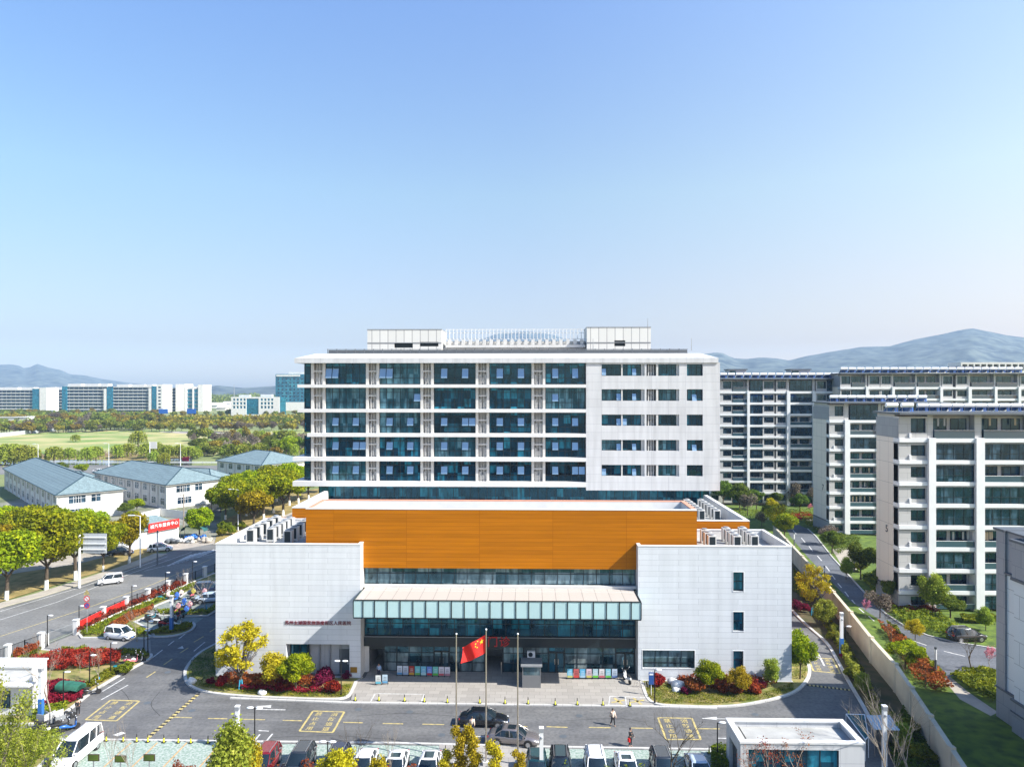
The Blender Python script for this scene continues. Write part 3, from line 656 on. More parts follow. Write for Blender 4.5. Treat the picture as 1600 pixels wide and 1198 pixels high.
# boundary fence on the road side
def fence(pts, label, banners=()):
    r = thing('fence', label, 'fence', pts[0]); 
    for i, p in enumerate(pts):
        mb = MB(); mb.box(p.x-.28, p.x+.28, p.y-.28, p.y+.28, 0, 1.95); mb.box(p.x-.34, p.x+.34, p.y-.34, p.y+.34, 1.95, 2.07); mb.build('pillar', M['white'], r, True)
    for i in range(len(pts)-1):
        a, b = pts[i], pts[i+1]; d = (b-a); n = max(2, int(d.length/.17)); mb = MB(); dn = d.normalized()
        for z in (.35, 1.75): strip(mb, [a+dn*.3, b-dn*.3], .05, z, z+.05)
        for k_ in range(1, n): q = a.lerp(b, k_/n); mb.box(q.x-.012, q.x+.012, q.y-.012, q.y+.012, .3, 1.8)
        m_ = a.lerp(b, .5); mb.box(m_.x-.05, m_.x+.05, m_.y-.05, m_.y+.05, 0, 1.9)
        mb.build('railing', M['black'], r, True)
        mb = MB(); strip(mb, [a+dn*.3, b-dn*.3], .25, 0, .3); mb.build('plinth', M['white'], r, True)
        if i in banners:
            mb = MB(); strip(mb, [a+dn*.35+Vector((.1,-.15,0)), b-dn*.35+Vector((.1,-.15,0))], .03, .85, 1.65); mb.build('banner', M['red'], r, True)
fence([G(-55,1058), G(12,1033), G(64,1013)], 'white pillared railing fence beside the road, the short stretch left of the gate')
fence([G(119,991), G(161,970), G(197,953), G(231,940), G(262,927), G(290,915), G(320,903), G(350,891)], 'white pillared railing fence with red banners, the long stretch right of the gate', (0, 1))
gt = thing('gate', 'open dark bar gate across the side driveway between white pillars', 'gate', G(66,1011)); mb = MB()
a, b = G(66,1011), G(116,991)
for z in (.3, 1.5): strip(mb, [a, b], .06, z, z+.06)
for i in range(30): q = a.lerp(b, i/29); mb.box(q.x-.02, q.x+.02, q.y-.02, q.y+.02, .05, 1.6)
mb.build('gate_bars', M['grey_al'], gt, True)
mb = MB(); q = G(72,1008); mb.box(q.x-.25, q.x+.25, q.y-.2, q.y+.2, 0, 1.5); mb.build('motor_box', M['offwhite'], gt, True)
# boundary wall on the right
wr = thing('boundary_wall', 'long cream rendered boundary wall between the hospital drive and the apartment garden', 'wall', WL[3])
mb = MB(); strip(mb, WL, .26, 0, 3.0); mb.build('wall_face', M['wallcream'], wr, True)
mb = MB(); strip(mb, WL, .42, 3.0, 3.12); mb.build('coping', M['wallcream'], wr, True)
tot = []
for a, b in zip(WL, WL[1:]):
    n = max(1, int((b-a).length/5.5))
    for i in range(n):
        q = a.lerp(b, i/n); mb = MB(); mb.box(q.x-.22, q.x+.22, q.y-.2, q.y+.2, 0, 3.3); mb.build('pier', M['wallcream'], wr, True)
# residential garden right of the wall
wr2 = [Vector((p.x+.2, p.y, 0)) for p in WL]
ground('garden_lawn', wr2 + [Vector((70,50,0)), Vector((150,50,0)), Vector((160,215,0)), Vector((30,215,0))], .008, M['lawn'])
ground('estate_road', [G(*p) for p in [(1226,818),(1248,820),(1262,826),(1275,838),(1300,870),(1350,925),(1383,958),(1413,978),(1450,993),(1490,1003),(1560,1014),(1640,1020),(1640,1060),(1540,1046),(1500,1052),(1473,1060),(1440,1026),(1400,990),(1370,965),(1330,940),(1262,870),(1235,838)]], .016, M['asphalt_b'])
er = MB()
for a in [((1239,828),(1244,834)),((1252,840),(1258,847)),((1264,853),(1270,861)),((1277,868),(1284,876)),((1290,884),(1296,892)),((1300,898),(1305,905)),((1309,911),(1315,918)),((1320,924),(1326,932)),((1331,937),(1336,943)),((1342,950),(1350,957)),((1357,962),(1366,970)),((1393,984),(1402,990)),((1422,999),(1448,1008)),((1475,1017),(1508,1025))]:
    strip(er, gp(*a), .18, .022, .022)
tag(er.build('road_marking', M['whitep']), kind='structure')
ground('garden_path', [G(*p) for p in [(1473,1060),(1484,1056),(1512,1080),(1553,1108),(1560,1112),(1548,1118),(1500,1092)]], .015, M['sidewalk'])
ground('garden_path', [G(*p) for p in [(1300,858),(1335,852),(1350,870),(1352,884),(1326,894),(1312,878)]], .02, M['sidewalk'])
ground('garden_path', [G(*p) for p in [(1246,806),(1262,800),(1278,806),(1275,820)]], .02, M['sidewalk'])
k = MB(); strip(k, gp((1262,826),(1275,838),(1300,870),(1350,925),(1383,958),(1413,978),(1450,993),(1490,1003),(1560,1014)), .25, 0, .12); tag(k.build('road_kerb', M['kerb']), kind='structure')
# ================================================================ HOSPITAL
def holed(mb, x0, x1, z0, z1, y0, y1, holes, mi=0):
    xs = sorted({x0, x1} | {h[0] for h in holes} | {h[1] for h in holes}); zs = sorted({z0, z1} | {h[2] for h in holes} | {h[3] for h in holes})
    for j in range(len(zs)-1):
        run = None
        for i in range(len(xs)-1):
            cx = (xs[i]+xs[i+1])/2; cz = (zs[j]+zs[j+1])/2
            solid = not any(h[0] < cx < h[1] and h[2] < cz < h[3] for h in holes)
            if solid and run is None: run = xs[i]
            if not solid and run is not None: mb.box(run, xs[i], y0, y1, zs[j], zs[j+1], mi); run = None
        if run is not None: mb.box(run, xs[-1], y0, y1, zs[j], zs[j+1], mi)
    return mb
WC = {}
def window(parent, x0, x1, z0, z1, y, nv, trans=(), gl='glass_t', fr='dark', ft=.07, name='window', sashes=(), depth=.1):
    """a window part facing -Y: frame and mullions, its panes a sub-part; origin at its lower left corner"""
    w, h = round(x1-x0, 2), round(z1-z0, 2); key = (w, h, nv, trans, gl, fr, ft)
    if key not in WC:
        f = MB(); f.box(0, w, 0, depth, 0, ft); f.box(0, w, 0, depth, h-ft, h); f.box(0, ft, 0, depth, ft, h-ft); f.box(w-ft, w, 0, depth, ft, h-ft)
        for i in range(1, nv): f.box(w*i/nv-ft/2, w*i/nv+ft/2, .003, depth, ft, h-ft)
        for t in trans: f.box(ft, w-ft, .006, depth, h*t-ft/2, h*t+ft/2)
        g = MB(); g.quad((0, depth*.6, 0), (w, depth*.6, 0), (w, depth*.6, h), (0, depth*.6, h))
        WC[key] = (f.mesh(name, M[fr]), g.mesh('pane', M[gl]))
    P0 = wmat(parent).translation
    o = ob(name, WC[key][0], parent, Vector((x0, y, z0))-P0); ob('pane', WC[key][1], o)
    for (c, r0, r1) in sashes:                 # awning sashes pushed open at the bottom, their pale blue painted in as reflected sky
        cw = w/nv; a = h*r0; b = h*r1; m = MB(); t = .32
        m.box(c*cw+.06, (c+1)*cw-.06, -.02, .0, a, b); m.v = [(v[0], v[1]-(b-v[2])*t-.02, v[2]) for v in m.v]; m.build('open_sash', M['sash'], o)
    return o
hp = thing('hospital', 'white panelled hospital with orange upper band, glazed entrance and teal glass ward block behind', 'hospital', (0, 80, 0))
def hb(name, mat, mb, parent=None): return mb.build(name, mat, parent or hp, True)
Y0 = 80.0
zt = PZ(450, 849, Y0); RB = 95.5; RBR = 89.5
xl, xr = BX0, BX1; xi, xj = PX(563.5, Y0), PX(997, Y0)
# left wing front wall with the recess
hL = [(PX(447,Y0), PX(546,Y0), .14, PZ(500,1006,Y0))]
m = MB(); holed(m, xl, xi, 0, zt-.12, Y0, Y0+.35, hL); hb('front_wall', M['cladding'], m)
m = MB(); m.box(xi-.001-.0, xi-.35, Y0+.35, Y0+2.4, 0, zt-.12); hb('return_wall', M['white'], m)
m = MB(); m.quad((xl,Y0+.35,0),(xl,RB,0),(xl,RB,zt-.12),(xl,Y0+.35,zt-.12)); m.box(xl, xl+.3, Y0+.35, RB, 0, zt-.12); hb('side_wall', M['cladding'], m)
# right wing
def rect(px0, px1, py0, py1, Y): return (PX(px0,Y), PX(px1,Y), PZ((px0+px1)/2,py1,Y), PZ((px0+px1)/2,py0,Y))
hR = [rect(1145.5,1162,893.5,923.5,Y0), rect(1145.5,1162,955.5,985.5,Y0), rect(1145.5,1161.5,1016.5,1046,Y0), rect(1004,1085.5,1015.5,1043.5,Y0)]
m = MB(); holed(m, xj, xr, 0, zt-.12, Y0, Y0+.35, hR); hb('front_wall', M['cladding'], m)
m = MB(); m.box(xj+.001, xj+.35, Y0+.35, Y0+2.4, 0, zt-.12); hb('return_wall', M['white'], m)
m = MB(); m.box(xr-.3, xr, Y0+.35, RBR, 0, zt-.12); hb('side_wall', M['cladding'], m)
for h in hR[:3]: window(hp, h[0], h[1], h[2], h[3], Y0+.22, 1, (.5,))
window(hp, *hR[3], Y0+.22, 4, (.28,), gl='glass_u')
for h in hR:
    m = MB(); t = .07; m.box(h[0]-t, h[1]+t, Y0-.03, Y0+.05, h[2]-t, h[2]); m.box(h[0]-t, h[1]+t, Y0-.03, Y0+.05, h[3], h[3]+t); m.box(h[0]-t, h[0], Y0-.03, Y0+.05, h[2], h[3]); m.box(h[1], h[1]+t, Y0-.03, Y0+.05, h[2], h[3]); hb('window_surround', M['lampwhite'], m)
# left recess interior
a0, a1, b0, b1 = hL[0]
m = MB(); m.box(a0-.3, a1+.3, Y0+1.3, Y0+1.5, 0, b1+.3); hb('recess_wall', M['louvre'], m)
m = MB(); m.box(a0-.3, a0, Y0+.35, Y0+1.3, 0, b1+.3); m.box(a1, a1+.3, Y0+.35, Y0+1.3, 0, b1+.3); m.box(a0-.3, a1+.3, Y0+.35, Y0+1.5, b1, b1+.3); hb('recess_lining', M['cladding'], m)
window(hp, a0+.1, a0+2.3, .9, b1-.05, Y0+1.15, 2)
m = MB(); 
for i in range(5): x = a0+2.4+(a1-a0-2.5)*i/4; m.box(x-.035, x+.035, Y0+1.1, Y0+1.3, .14, b1)
hb('louvre_mullions', M['grey_al'], m)
dd = MB(); dd.box(PX(526,Y0), a1-.05, Y0+1.2, Y0+1.29, .14, 2.9); do = hb('service_door', M['apt_dark'], dd); m = MB(); m.box(a1-.5, a1-.42, Y0+1.14, Y0+1.2, 1.2, 1.5); m.build('handle', M['lampwhite'], do, True)
m = MB(); m.box(PX(547.5,Y0), PX(558,Y0), Y0-.06, Y0, PZ(552,1050,Y0), PZ(552,1041.5,Y0)); hb('brass_plaque', simple('brass', (.30,.17,.03), .4, .6), m)
# copings and roofs of the wings
def parapet(x0, x1, y0, y1, z, rz_, sides='fblr', mat='white', t=.32, inner='white', coping=None):
    m = MB(); c = MB()
    if 'f' in sides: m.box(x0+t, x1-t, y0+t*.3, y0+t, rz_, z-.125)
    if 'b' in sides: m.box(x0+t, x1-t, y1-t, y1-.0, rz_, z-.125)
    if 'l' in sides: m.box(x0+.02, x0+t, y0+t, y1-.0, rz_, z-.125)
    if 'r' in sides: m.box(x1-t, x1-.02, y0+t, y1-.0, rz_, z-.125)
    e = .04
    if 'f' in sides: c.box(x0-e, x1+e, y0-e, y0+t+e, z-.12, z)
    if 'b' in sides: c.box(x0-e, x1+e, y1-t-e, y1+e, z-.12, z)
    if 'l' in sides: c.box(x0-e, x0+t+e, y0+t+e, y1-t-e, z-.12, z)
    if 'r' in sides: c.box(x1-t-e, x1+e, y0+t+e, y1-t-e, z-.12, z)
    hb('parapet', M[inner], m); hb('coping', M[coping or 'white'], c)
    f = MB(); f.box(x0+.1, x1-.1, y0+.1, y1-.1, rz_-.3, rz_); hb('roof', M['roof_grey'], f)
parapet(xl, xi, Y0, RB, zt, zt-1.1); parapet(xj, xr, Y0, RBR, zt, zt-1.1)
m = MB(); m.box(xl-.04, xl+4, RB+.05, RB+.4, zt-.1, zt+.03); hb('coping', M['coping'], m)
# hidden mass between the wings
m = MB(); m.box(xi, xj, Y0+8, RBR, 0, zt-1.2); m.box(xl+.3, xr-.3, RBR-.5, RB, 0, zt-1.2); hb('rear_wall', M['white'], m)
# orange band box
YO = 81.25; ox0, ox1 = PX(478, YO), PX(1089, YO); oz0, oz1 = PZ(780, 888, YO), PZ(780, 795, YO); OB = 87.9
m = MB(); m.box(ox0, ox1, YO, YO+.3, oz0, oz1-.1); m.box(ox0, ox0+.3, YO+.3, OB, zt-1, oz1-.1); m.box(ox1-.3, ox1, YO+.3, OB, zt-1, oz1-.1); m.box(ox0+.3, ox1-.3, OB-.3, OB, zt-1, oz1-.1); hb('orange_band', M['orange'], m)
m = MB(); t = .3; m.box(ox0+t, ox1-t, YO+.3, YO+.5, oz1-1.7, oz1-.1); m.box(ox0+t, ox1-t, OB-.55, OB-.3, oz1-1.7, oz1-.12); m.box(ox0+.3, ox0+.5, YO+.5, OB-.55, oz1-1.7, oz1-.12); m.box(ox1-.5, ox1-.3, YO+.5, OB-.55, oz1-1.7, oz1-.12); hb('parapet', M['white'], m)
m = MB(); m.box(ox0-.03, ox1+.03, YO-.03, YO+.45, oz1-.1, oz1); hb('coping', M['white'], m)
m = MB(); m.box(ox0-.03, ox1+.03, OB-.5, OB+.03, oz1-.1, oz1); m.box(ox0-.03, ox0+.5, YO+.46, OB-.51, oz1-.1, oz1); m.box(ox1-.5, ox1+.03, YO+.46, OB-.51, oz1-.1, oz1); hb('coping', M['coping'], m)
m = MB(); m.box(ox0+.3, ox1-.3, YO+.5, OB-.5, oz1-2, oz1-1.7); hb('roof', M['roof_grey'], m)
m = MB(); m.box(xi, xj, YO+.3, YO+2.2, oz0-.02, oz0+.2); hb('soffit', M['grey_al'], m)
# central glazing: upper band, canopy, lower band, fascia, lobby
YG = 81.75; gx0, gx1 = xi+.02, xj-.02
zu0, zu1 = PZ(780,921,YG), oz0-.02
window(hp, gx0, gx1, zu0, zu1, YG, 21, (.72,), gl='glass_u')
YC = 75.9; cx0, cx1 = PX(552,YC), PX(1002,YC); cz0, cz1 = PZ(780,967.5,YC), PZ(780,938,YC)
m = MB(); m.box(cx0+.12, cx1-.12, YC+.1, YG+.3, cz1-.35, cz1-.12); hb('canopy_deck', panels('canopy_deck_sheet', (.47,.43,.385), (.26,.24,.22), 1.48, 9, .035, offset=0, flat=True, var=.04), m)
m = MB(); m.box(gx0, gx1, YG-.75, YG-.25, cz1-.12, cz1+.16); m.box(cx0+.3, cx1-.3, YG-2, YG-1.96, cz1-.12, cz1-.09); hb('canopy_gutter', M['offwhite'], m)
m = MB(); m.box(cx0, cx1, YC+.1, YG-2, cz0, cz0+.12); m.box(gx0, gx1, YG-2, YG, cz0, cz0+.12); hb('canopy_soffit', M['grey_al'], m)
m = MB(); m.box(cx0, cx1, YC, YC+.09, cz0, cz0+.12); m.box(cx0, cx1, YC, YC+.09, cz1-.1, cz1); n = 22; 
ws = [cx0, cx0+1.05] + [cx0+2.3+(cx1-cx0-4.6)*i/19 for i in range(20)] + [cx1-1.05, cx1]
for x in ws: m.box(x-.045, x+.045, YC-.02, YC+.1, cz0+.12, cz1-.1)
m.box(cx0-.02, cx0+.06, YC+.1, Y0-.02, cz0, cz0+.14); m.box(cx0-.02, cx0+.06, YC+.1, Y0-.02, cz1-.12, cz1); m.box(cx1-.06, cx1+.02, YC+.1, Y0-.02, cz1-.12, cz1); m.box(cx1-.06, cx1+.02, YC+.1, Y0-.02, cz0, cz0+.14); hb('canopy_frame', M['dark'], m)
m = MB(); m.quad((cx0+.02,YC+.05,cz0+.1),(cx1-.02,YC+.05,cz0+.1),(cx1-.02,YC+.05,cz1-.08),(cx0+.02,YC+.05,cz1-.08)); m.quad((cx0+.02,Y0,cz0+.1),(cx0+.02,YC+.05,cz0+.1),(cx0+.02,YC+.05,cz1-.08),(cx0+.02,Y0,cz1-.08)); m.quad((cx1-.02,YC+.05,cz0+.1),(cx1-.02,Y0,cz0+.1),(cx1-.02,Y0,cz1-.08),(cx1-.02,YC+.05,cz1-.08)); hb('canopy_glass', M['canopy_glass'], m)
zf1, zf0 = PZ(780,994,YG), PZ(780,1009.5,YG)
window(hp, gx0, gx1, zf1, cz0+.2, YG, 21, (.35,), gl='glass_t')
m = MB(); m.box(gx0, gx1, YG-.25, YG+.2, zf0, zf1); hb('fascia', simple('dark_fascia', (.010,.018,.024), .35), m)
m = MB(); m.box(gx0, gx1, YG-.29, YG-.25, zf1-.06, zf1); hb('fascia_trim', M['grey_al'], m)
for ch, px in (('门', 770), ('诊', 788.5)): text(ch, 'red_sign_character', M['redsign'], hp, 1.25, Matrix.Translation(Vector((PX(px,YG), YG-.30-80, (zf0+zf1)/2)) ) @ UP, .04)
s = '苏州太湖国家旅游度假区人民医院'
for i, ch in enumerate(s): text(ch, 'red_wall_character', M['signred'], hp, .50, Matrix.Translation(Vector((PX(448.5+i*6.92, Y0), -.05, PZ(500,973,Y0)))) @ UP, .03)
YL = 82.0
gz0 = .12
pan = [(570,577,'pillar'),(577,600,'open'),(600,620,'g'),(620,678,'g'),(678,702,'door'),(702,738,'g'),(738,757,'g'),(757,786,'main'),(786,818,'g'),(818,857,'g'),(857,882,'door2'),(882,942,'g'),(942,962,'g'),(962,992,'door')]
for a, b, t in pan:
    x0, x1 = PX(a, YL), PX(b, YL); nv = max(1, round((b-a)/20))
    if t == 'pillar': m = MB(); m.box(x0, x1, YL-.1, YL+.3, 0, zf0); hb('entrance_pillar', M['offwhite'], m)
    elif t == 'g': window(hp, x0, x1, gz0, zf0, YL, nv, (.34,.72), gl='glass_g')
    elif t in ('door','door2'):
        window(hp, x0, x1, zf0-.7, zf0, YL, 1, gl='glass_t'); 
        for q in (0, 1):
            xa = x0+(x1-x0)*q/2; f = window(hp, xa, xa+(x1-x0)/2-.02, gz0, zf0-.72, YL-.02, 1, (), gl='glass_g' if t == 'door' else 'glass_t', ft=.1, name='entrance_door')
            h = MB(); hx = xa+(x1-x0)/2-.2 if q == 0 else xa+.2; h.box(hx-.025, hx+.025, YL-.1, YL-.04, 1.1, 1.7); h.build('handle', M['steel'], f, True)
    else:                                     # open doorway: a lobby can be seen inside
        m = MB(); m.box(x0, x0+.08, YL, YL+.2, gz0, zf0); m.box(x1-.08, x1, YL, YL+.2, gz0, zf0); m.box(x0+.08, x1-.08, YL, YL+.2, zf0-.5, zf0); hb('doorway_frame', M['dark'], m)
        m = MB(); m.box(x0-.2, x0, YL+.2, YL+5, .1, zf0); m.box(x1, x1+.2, YL+.2, YL+5, .1, zf0); m.box(x0-.2, x1+.2, YL+5, YL+5.2, .1, zf0); hb('lobby_wall', M['grey_al'], m)
        if t == 'main':
            for q in (-.9, .9): m = MB(); cx = (x0+x1)/2+q; m.box(cx-.04, cx+.04, YL-.6, YL-.5, .12, 1.5); hb('door_post', M['steel'], m)
m = MB(); m.box(gx0, gx1, YL+.05, YL+6, .02, .11); hb('lobby_floor', M['paver'], m)
m = MB(); m.box(gx0, gx1, YG+.25, YL+6, zf0+.05, zf0+.25); m.box(gx0, gx1, YG+.6, YG+.8, zf0+.3, oz0); hb('inner_wall', M['dark'], m)
# rear podium blocks
def rblock(px0, px1, Yf, pyT, x0=None, x1=None, leg='l'):
    z = PZ((px0+px1)/2, pyT, Yf); a, b = (PX(px0,Yf), PX(px1,Yf)); m = MB(); m.box(a, b, Yf, Yf+.3, 0, z-.1); 
    if leg == 'l': m.box(a, a+.3, Yf+.3, 111.5, 0, z-.1)
    else: m.box(b-.3, b, Yf+.3, 111.5, 0, z-.1)
    hb('orange_band', M['orange'], m); m = MB(); m.box(a+.3, b-.3, Yf+.3, Yf+.55, z-1.6, z-.1)
    if leg == 'l': m.box(a+.3, a+.55, Yf+.55, 111.5, z-1.6, z-.11)
    else: m.box(b-.55, b-.3, Yf+.55, 111.5, z-1.6, z-.11)
    hb('parapet', M['white'], m); m = MB(); m.box(a-.04, b+.04, Yf-.04, Yf+.5, z-.1, z)
    if leg == 'l': m.box(a-.04, a+.5, Yf+.51, 111.5, z-.1, z)
    else: m.box(b-.5, b+.04, Yf+.51, 111.5, z-.1, z)
    hb('coping', M['white'], m); m = MB(); m.box(a+.3, b-.3, Yf+.3, 111.5, z-1.9, z-1.6); hb('roof', M['roof_grey'], m); return a, b, z
lbx = rblock(456.5, 790, 96, 793, leg='l'); rbx = rblock(700, 1171, 90, 812, leg='r')
# ---- ward tower
YT = 112.0
tx0, tx1, txm = PX(487,YT), PX(1122,YT), PX(915,YT)
zb = PZ(700,760,YT)
window(hp, PX(498,113), PX(1108,113), 12.5, zb, 113, 46, (.35,), gl='glass_t')
m = MB(); m.box(PX(498,113.3), PX(1108,113.3), 113.3, 128, 0, zb); hb('tower_base', M['dark'], m)
m = MB(); m.box(tx0+.3, tx1-.4, YT+.9, YT+16, zb, 36.7); hb('tower_core', M['dark'], m)
levels = [(752.5,760),(714.5,720.5),(677,682.5),(639,644.2),(600.5,605.5)]
lx = [457.5, 457.5, 480, 465, 465]
Z = [(PZ(700,b,YT-1), PZ(700,a,YT-1)) for a, b in levels]
for (z0, z1), px in zip(Z, lx):
    m = MB(); m.box(PX(px,YT-1), txm+.0, YT-1.1, YT+.9, z0, z1); m.box(PX(px,YT-1), tx0+.3, YT+.9, YT+10, z0, z1); hb('floor_slab', M['white'], m)
eb, et = PZ(700,567,YT-1), PZ(700,559.5,YT-1.2)
# bevelled eaves
xa, xb = PX(460,YT-1.3), PX(1122.5,YT-1.3); et2 = PZ(700,552.3,YT+1)
m = MB(); y0 = YT-1.3; m.box(xa, xb, y0, YT+16, eb, et)
m.add([(xa,y0,et+.01),(xb,y0,et+.01),(xb-2.2,y0+2.4,et2),(xa+2.6,y0+2.4,et2),(xa,YT+16,et+.01),(xb,YT+16,et+.01),(xb-2.2,YT+14,et2),(xa+2.6,YT+14,et2)], [(0,1,2,3),(1,5,6,2),(4,0,3,7),(3,2,6,7),(5,4,7,6)]); hb('eaves', M['tower_panel'], m)
ceil = [eb] + []
bays = [(509,572.5),(593,657.5),(678,743.5),(764.5,830.5),(852,914)]
piers = [(487,509),(572.5,593),(657.5,678),(743.5,764.5),(830.5,852)]
floors = []
for k in range(5):
    z0 = Z[k][1]; z1 = Z[k+1][0] if k < 4 else eb; floors.append((z0, z1))
sr = random.Random(5)
SP = {0:[(0,.35,.72),(4,.35,.72)],}
for k, (z0, z1) in enumerate(floors):
    for bi, (a, b) in enumerate(bays):
        n = 6
        if k in (1, 2): s = [(1,.36,.72),(4,.36,.72)]
        elif k == 0: s = [(1,.36,.72),(4,.36,.72)]
        elif k == 3: s = [(sr.choice([1,5]),.36,.7)] if bi in (1,4) else []
        else: s = [(0,.3,.75),(1,.3,.75)] if bi < 2 else [(1,.3,.75),(4,.3,.75)]
        if sr.random() < .25 and k < 3: s = s + [(5,.36,.72)]
        window(hp, PX(a,YT), PX(b,YT), z0, z1, YT, n, (.30,.78), gl=sr.choice(['glass_t','glass_t','glass_t2','glass_t3']), ft=.07, sashes=s)
    # rear return glass on the left of the tower
    window(hp, PX(477,YT+2), tx0+.3, z0, z1, YT+1.5, 2, (.3,.78), gl='glass_t')
    for pi, (a, b) in enumerate(piers):
        x0, x1 = PX(a,YT)+.002, PX(b,YT)-.002; zc = z0+(z1-z0)*.62; m = MB()
        m.box(x0, x0+.42, YT-.35, YT+.25, z0, z1); m.box(x1-.42, x1, YT-.35, YT+.25, z0, z1); m.box(x0+.42, x1-.42, YT-.3, YT+.3, zc-.1, zc+.1)
        hb('pier', M['offwhite'], m)
        m = MB(); m.quad((x0+.42,YT+.75,z0),(x1-.42,YT+.75,z0),(x1-.42,YT+.75,z1),(x0+.42,YT+.75,z1)); m.quad((x0+.42,YT+.25,z0),(x0+.42,YT+.75,z0),(x0+.42,YT+.75,z1),(x0+.42,YT+.25,z1)); m.quad((x1-.42,YT+.75,z0),(x1-.42,YT+.25,z0),(x1-.42,YT+.25,z1),(x1-.42,YT+.75,z1)); hb('service_niche', M['offwhite'], m)
        m = MB(); w = x1-x0-.84
        for q in range(1, 3): m.box(x0+.42+w*q/3-.04, x0+.42+w*q/3+.04, YT-.2, YT-.1, z0, z1)
        for q in range(3):
            if sr.random() < .8: m.box(x0+.5+w*q/3, x0+.5+w*(q+1)/3-.16, YT+.1, YT+.5, z0+.05+(q%2)*.1, zc-.5-(q%2)*.5)
        hb('niche_louvres', M['offwhite'], m)
# white block on the right with punched windows
rows = [(569,587),(608,626),(647.5,665),(687,704),(726,743.5)]
hT = []; wt = []
for (a, b) in rows[::-1]:
    for (p, q, kx) in ((940,1007,'w2'),(1010,1061,'ac'),(1073,1098,'w')):
        r_ = (PX(p,YT-1), PX(q,YT-1), PZ(1000,b,YT-1), PZ(1000,a,YT-1)); hT.append(r_); wt.append((r_, kx))
m = MB(); holed(m, txm, tx1, zb-.35, eb-.002, YT-1.1, YT-.6, hT); hb('tower_wall', M['tower_panel'], m)
m = MB(); m.box(txm, txm+.3, YT-.6, YT+.9, zb-.35, eb-.004); m.box(tx1-.4, tx1, YT-.6, YT+16, zb-.35, eb-.004); m.box(txm+.3, tx1-.4, YT-.6, YT+.9, zb-.35, zb-.01); hb('tower_side_wall', M['tower_panel'], m)
for r_, kx in wt:
    x0, x1, z0, z1 = r_; yy = YT-.5; P = lambda f: x0+(x1-x0)*f
    if kx == 'w': window(hp, x0, x1, z0, z1, yy, 3, (.7,), ft=.06, sashes=[(1,.0,.55)] if sr.random()<.6 else [])
    elif kx == 'w2':
        window(hp, P(0), P(.46), z0, z1, yy, 4, (.7,), gl=sr.choice(['glass_t','glass_t2','glass_t3']), ft=.06, sashes=[(3 if sr.random()<.5 else 0,.05,.62)]); window(hp, P(.49), P(.93), z0, z1, yy, 4, (.7,), ft=.06, sashes=[(sr.choice([0,2]),.05,.62)])
        m = MB(); m.box(P(.46), P(.49), YT-1.0, yy+.1, z0, z1); m.box(P(.93), x1, YT-.8, yy+.1, z0, z1); hb('wall_fin', M['offwhite'], m)
    else:
        window(hp, P(.36), P(.93), z0, z1, yy, 4, (.7,), gl=sr.choice(['glass_t','glass_t2','glass_t3']), ft=.06)
        m = MB(); m.box(P(.30), P(.36), YT-1.05, yy+.1, z0, z1); m.box(P(.93), x1, YT-.8, yy+.1, z0, z1); m.quad((x0,YT+.2,z0),(P(.3),YT+.2,z0),(P(.3),YT+.2,z1),(x0,YT+.2,z1)); 
        hb('service_niche', M['offwhite'], m); m = MB()
        for q in range(1,4): m.box(P(.075*q)-.05, P(.075*q)+.05, YT-.7, YT-.6, z0, z1)
        hb('niche_fins', M['offwhite'], m)
        m = MB(); m.box(P(.05), P(.24), YT-.4, YT, z0+.05, z0+.75); m.box(P(.05), P(.24), YT-.4, YT, z0+.95, z0+1.6); hb('niche_louvres', M['grey_al'], m)
# roof: penthouses, louvred crown, rails
YP = 118.0
def pent(p0, p1, top, bot, openings, label):
    x0, x1 = PX(p0,YP), PX(p1,YP); z0, z1 = et, PZ(800,top,YP)
    hs = [(PX(a,YP), PX(b,YP), PZ(800,d,YP), PZ(800,c,YP)) for a, b, c, d in openings]
    m = MB(); holed(m, x0, x1, z0, z1, YP, YP+.3, hs); m.box(x0, x0+.3, YP+.3, YP+6, z0, z1); m.box(x1-.3, x1, YP+.3, YP+6, z0, z1); m.box(x0, x1, YP+6, YP+6.3, z0, z1); m.box(x0+.3, x1-.3, YP+.3, YP+6, z1-.4, z1-.2); hb('penthouse', M['pent'], m)
    m = MB(); m.box(x0-.05, x1+.05, YP-.05, YP+6.35, z1, z1+.12); m.box(x0, x1, YP-.06, YP, PZ(800,535,YP)-.08, PZ(800,535,YP)+.02); hb('penthouse_trim', M['grey_al'], m)
    for h in hs: m = MB(); m.box(h[0], h[1], YP+.5, YP+.6, h[2], h[3]); hb('penthouse_opening', M['dark'], m)
pent(574, 690, 515, 546, [(616,645,535,543),(656,685,534,541)], '')
pent(917, 1017, 512, 544, [(960,977,532,541)], '')
m = MB(); zc0, zc1 = PZ(800,530,YP+2), PZ(800,514,YP+2); xx0, xx1 = PX(697,YP+2), PX(914,YP+2)
n = 38
for i in range(n+1): x = xx0+(xx1-xx0)*i/n; m.box(x-.05, x+.05, YP+2, YP+2.12, zc0, zc1)
for z in (zc0, zc1-.1, (zc0+zc1)/2+.2): m.box(xx0, xx1, YP+2.13, YP+2.2, z, z+.08)
hb('roof_crown_fins', M['white'], m)
m = MB(); 
for i in range(20): x = xx0+(xx1-xx0)*(i+.3)/20; m.box(x, x+.55, YP+1.4, YP+2, zc0-.95, zc0-.1)
m.box(xx0, xx1, YP+1.2, YP+8, zc0-1.4, zc0-.98); m.box(xx0, xx1, YP+2.25, YP+8, zc0-.9, zc0-.3); hb('roof_beams', M['offwhite'], m)
m = MB(); m.box(PX(690,YP), xx1, YP+3, YP+3.3, et, zc0-1.4); hb('roof_wall', M['white'], m)
m = MB(); zr0, zr1 = PZ(800,551.5,YT+3), PZ(800,545.2,YT+3); x0, x1 = PX(512,YT+3), PX(1075,YT+3)
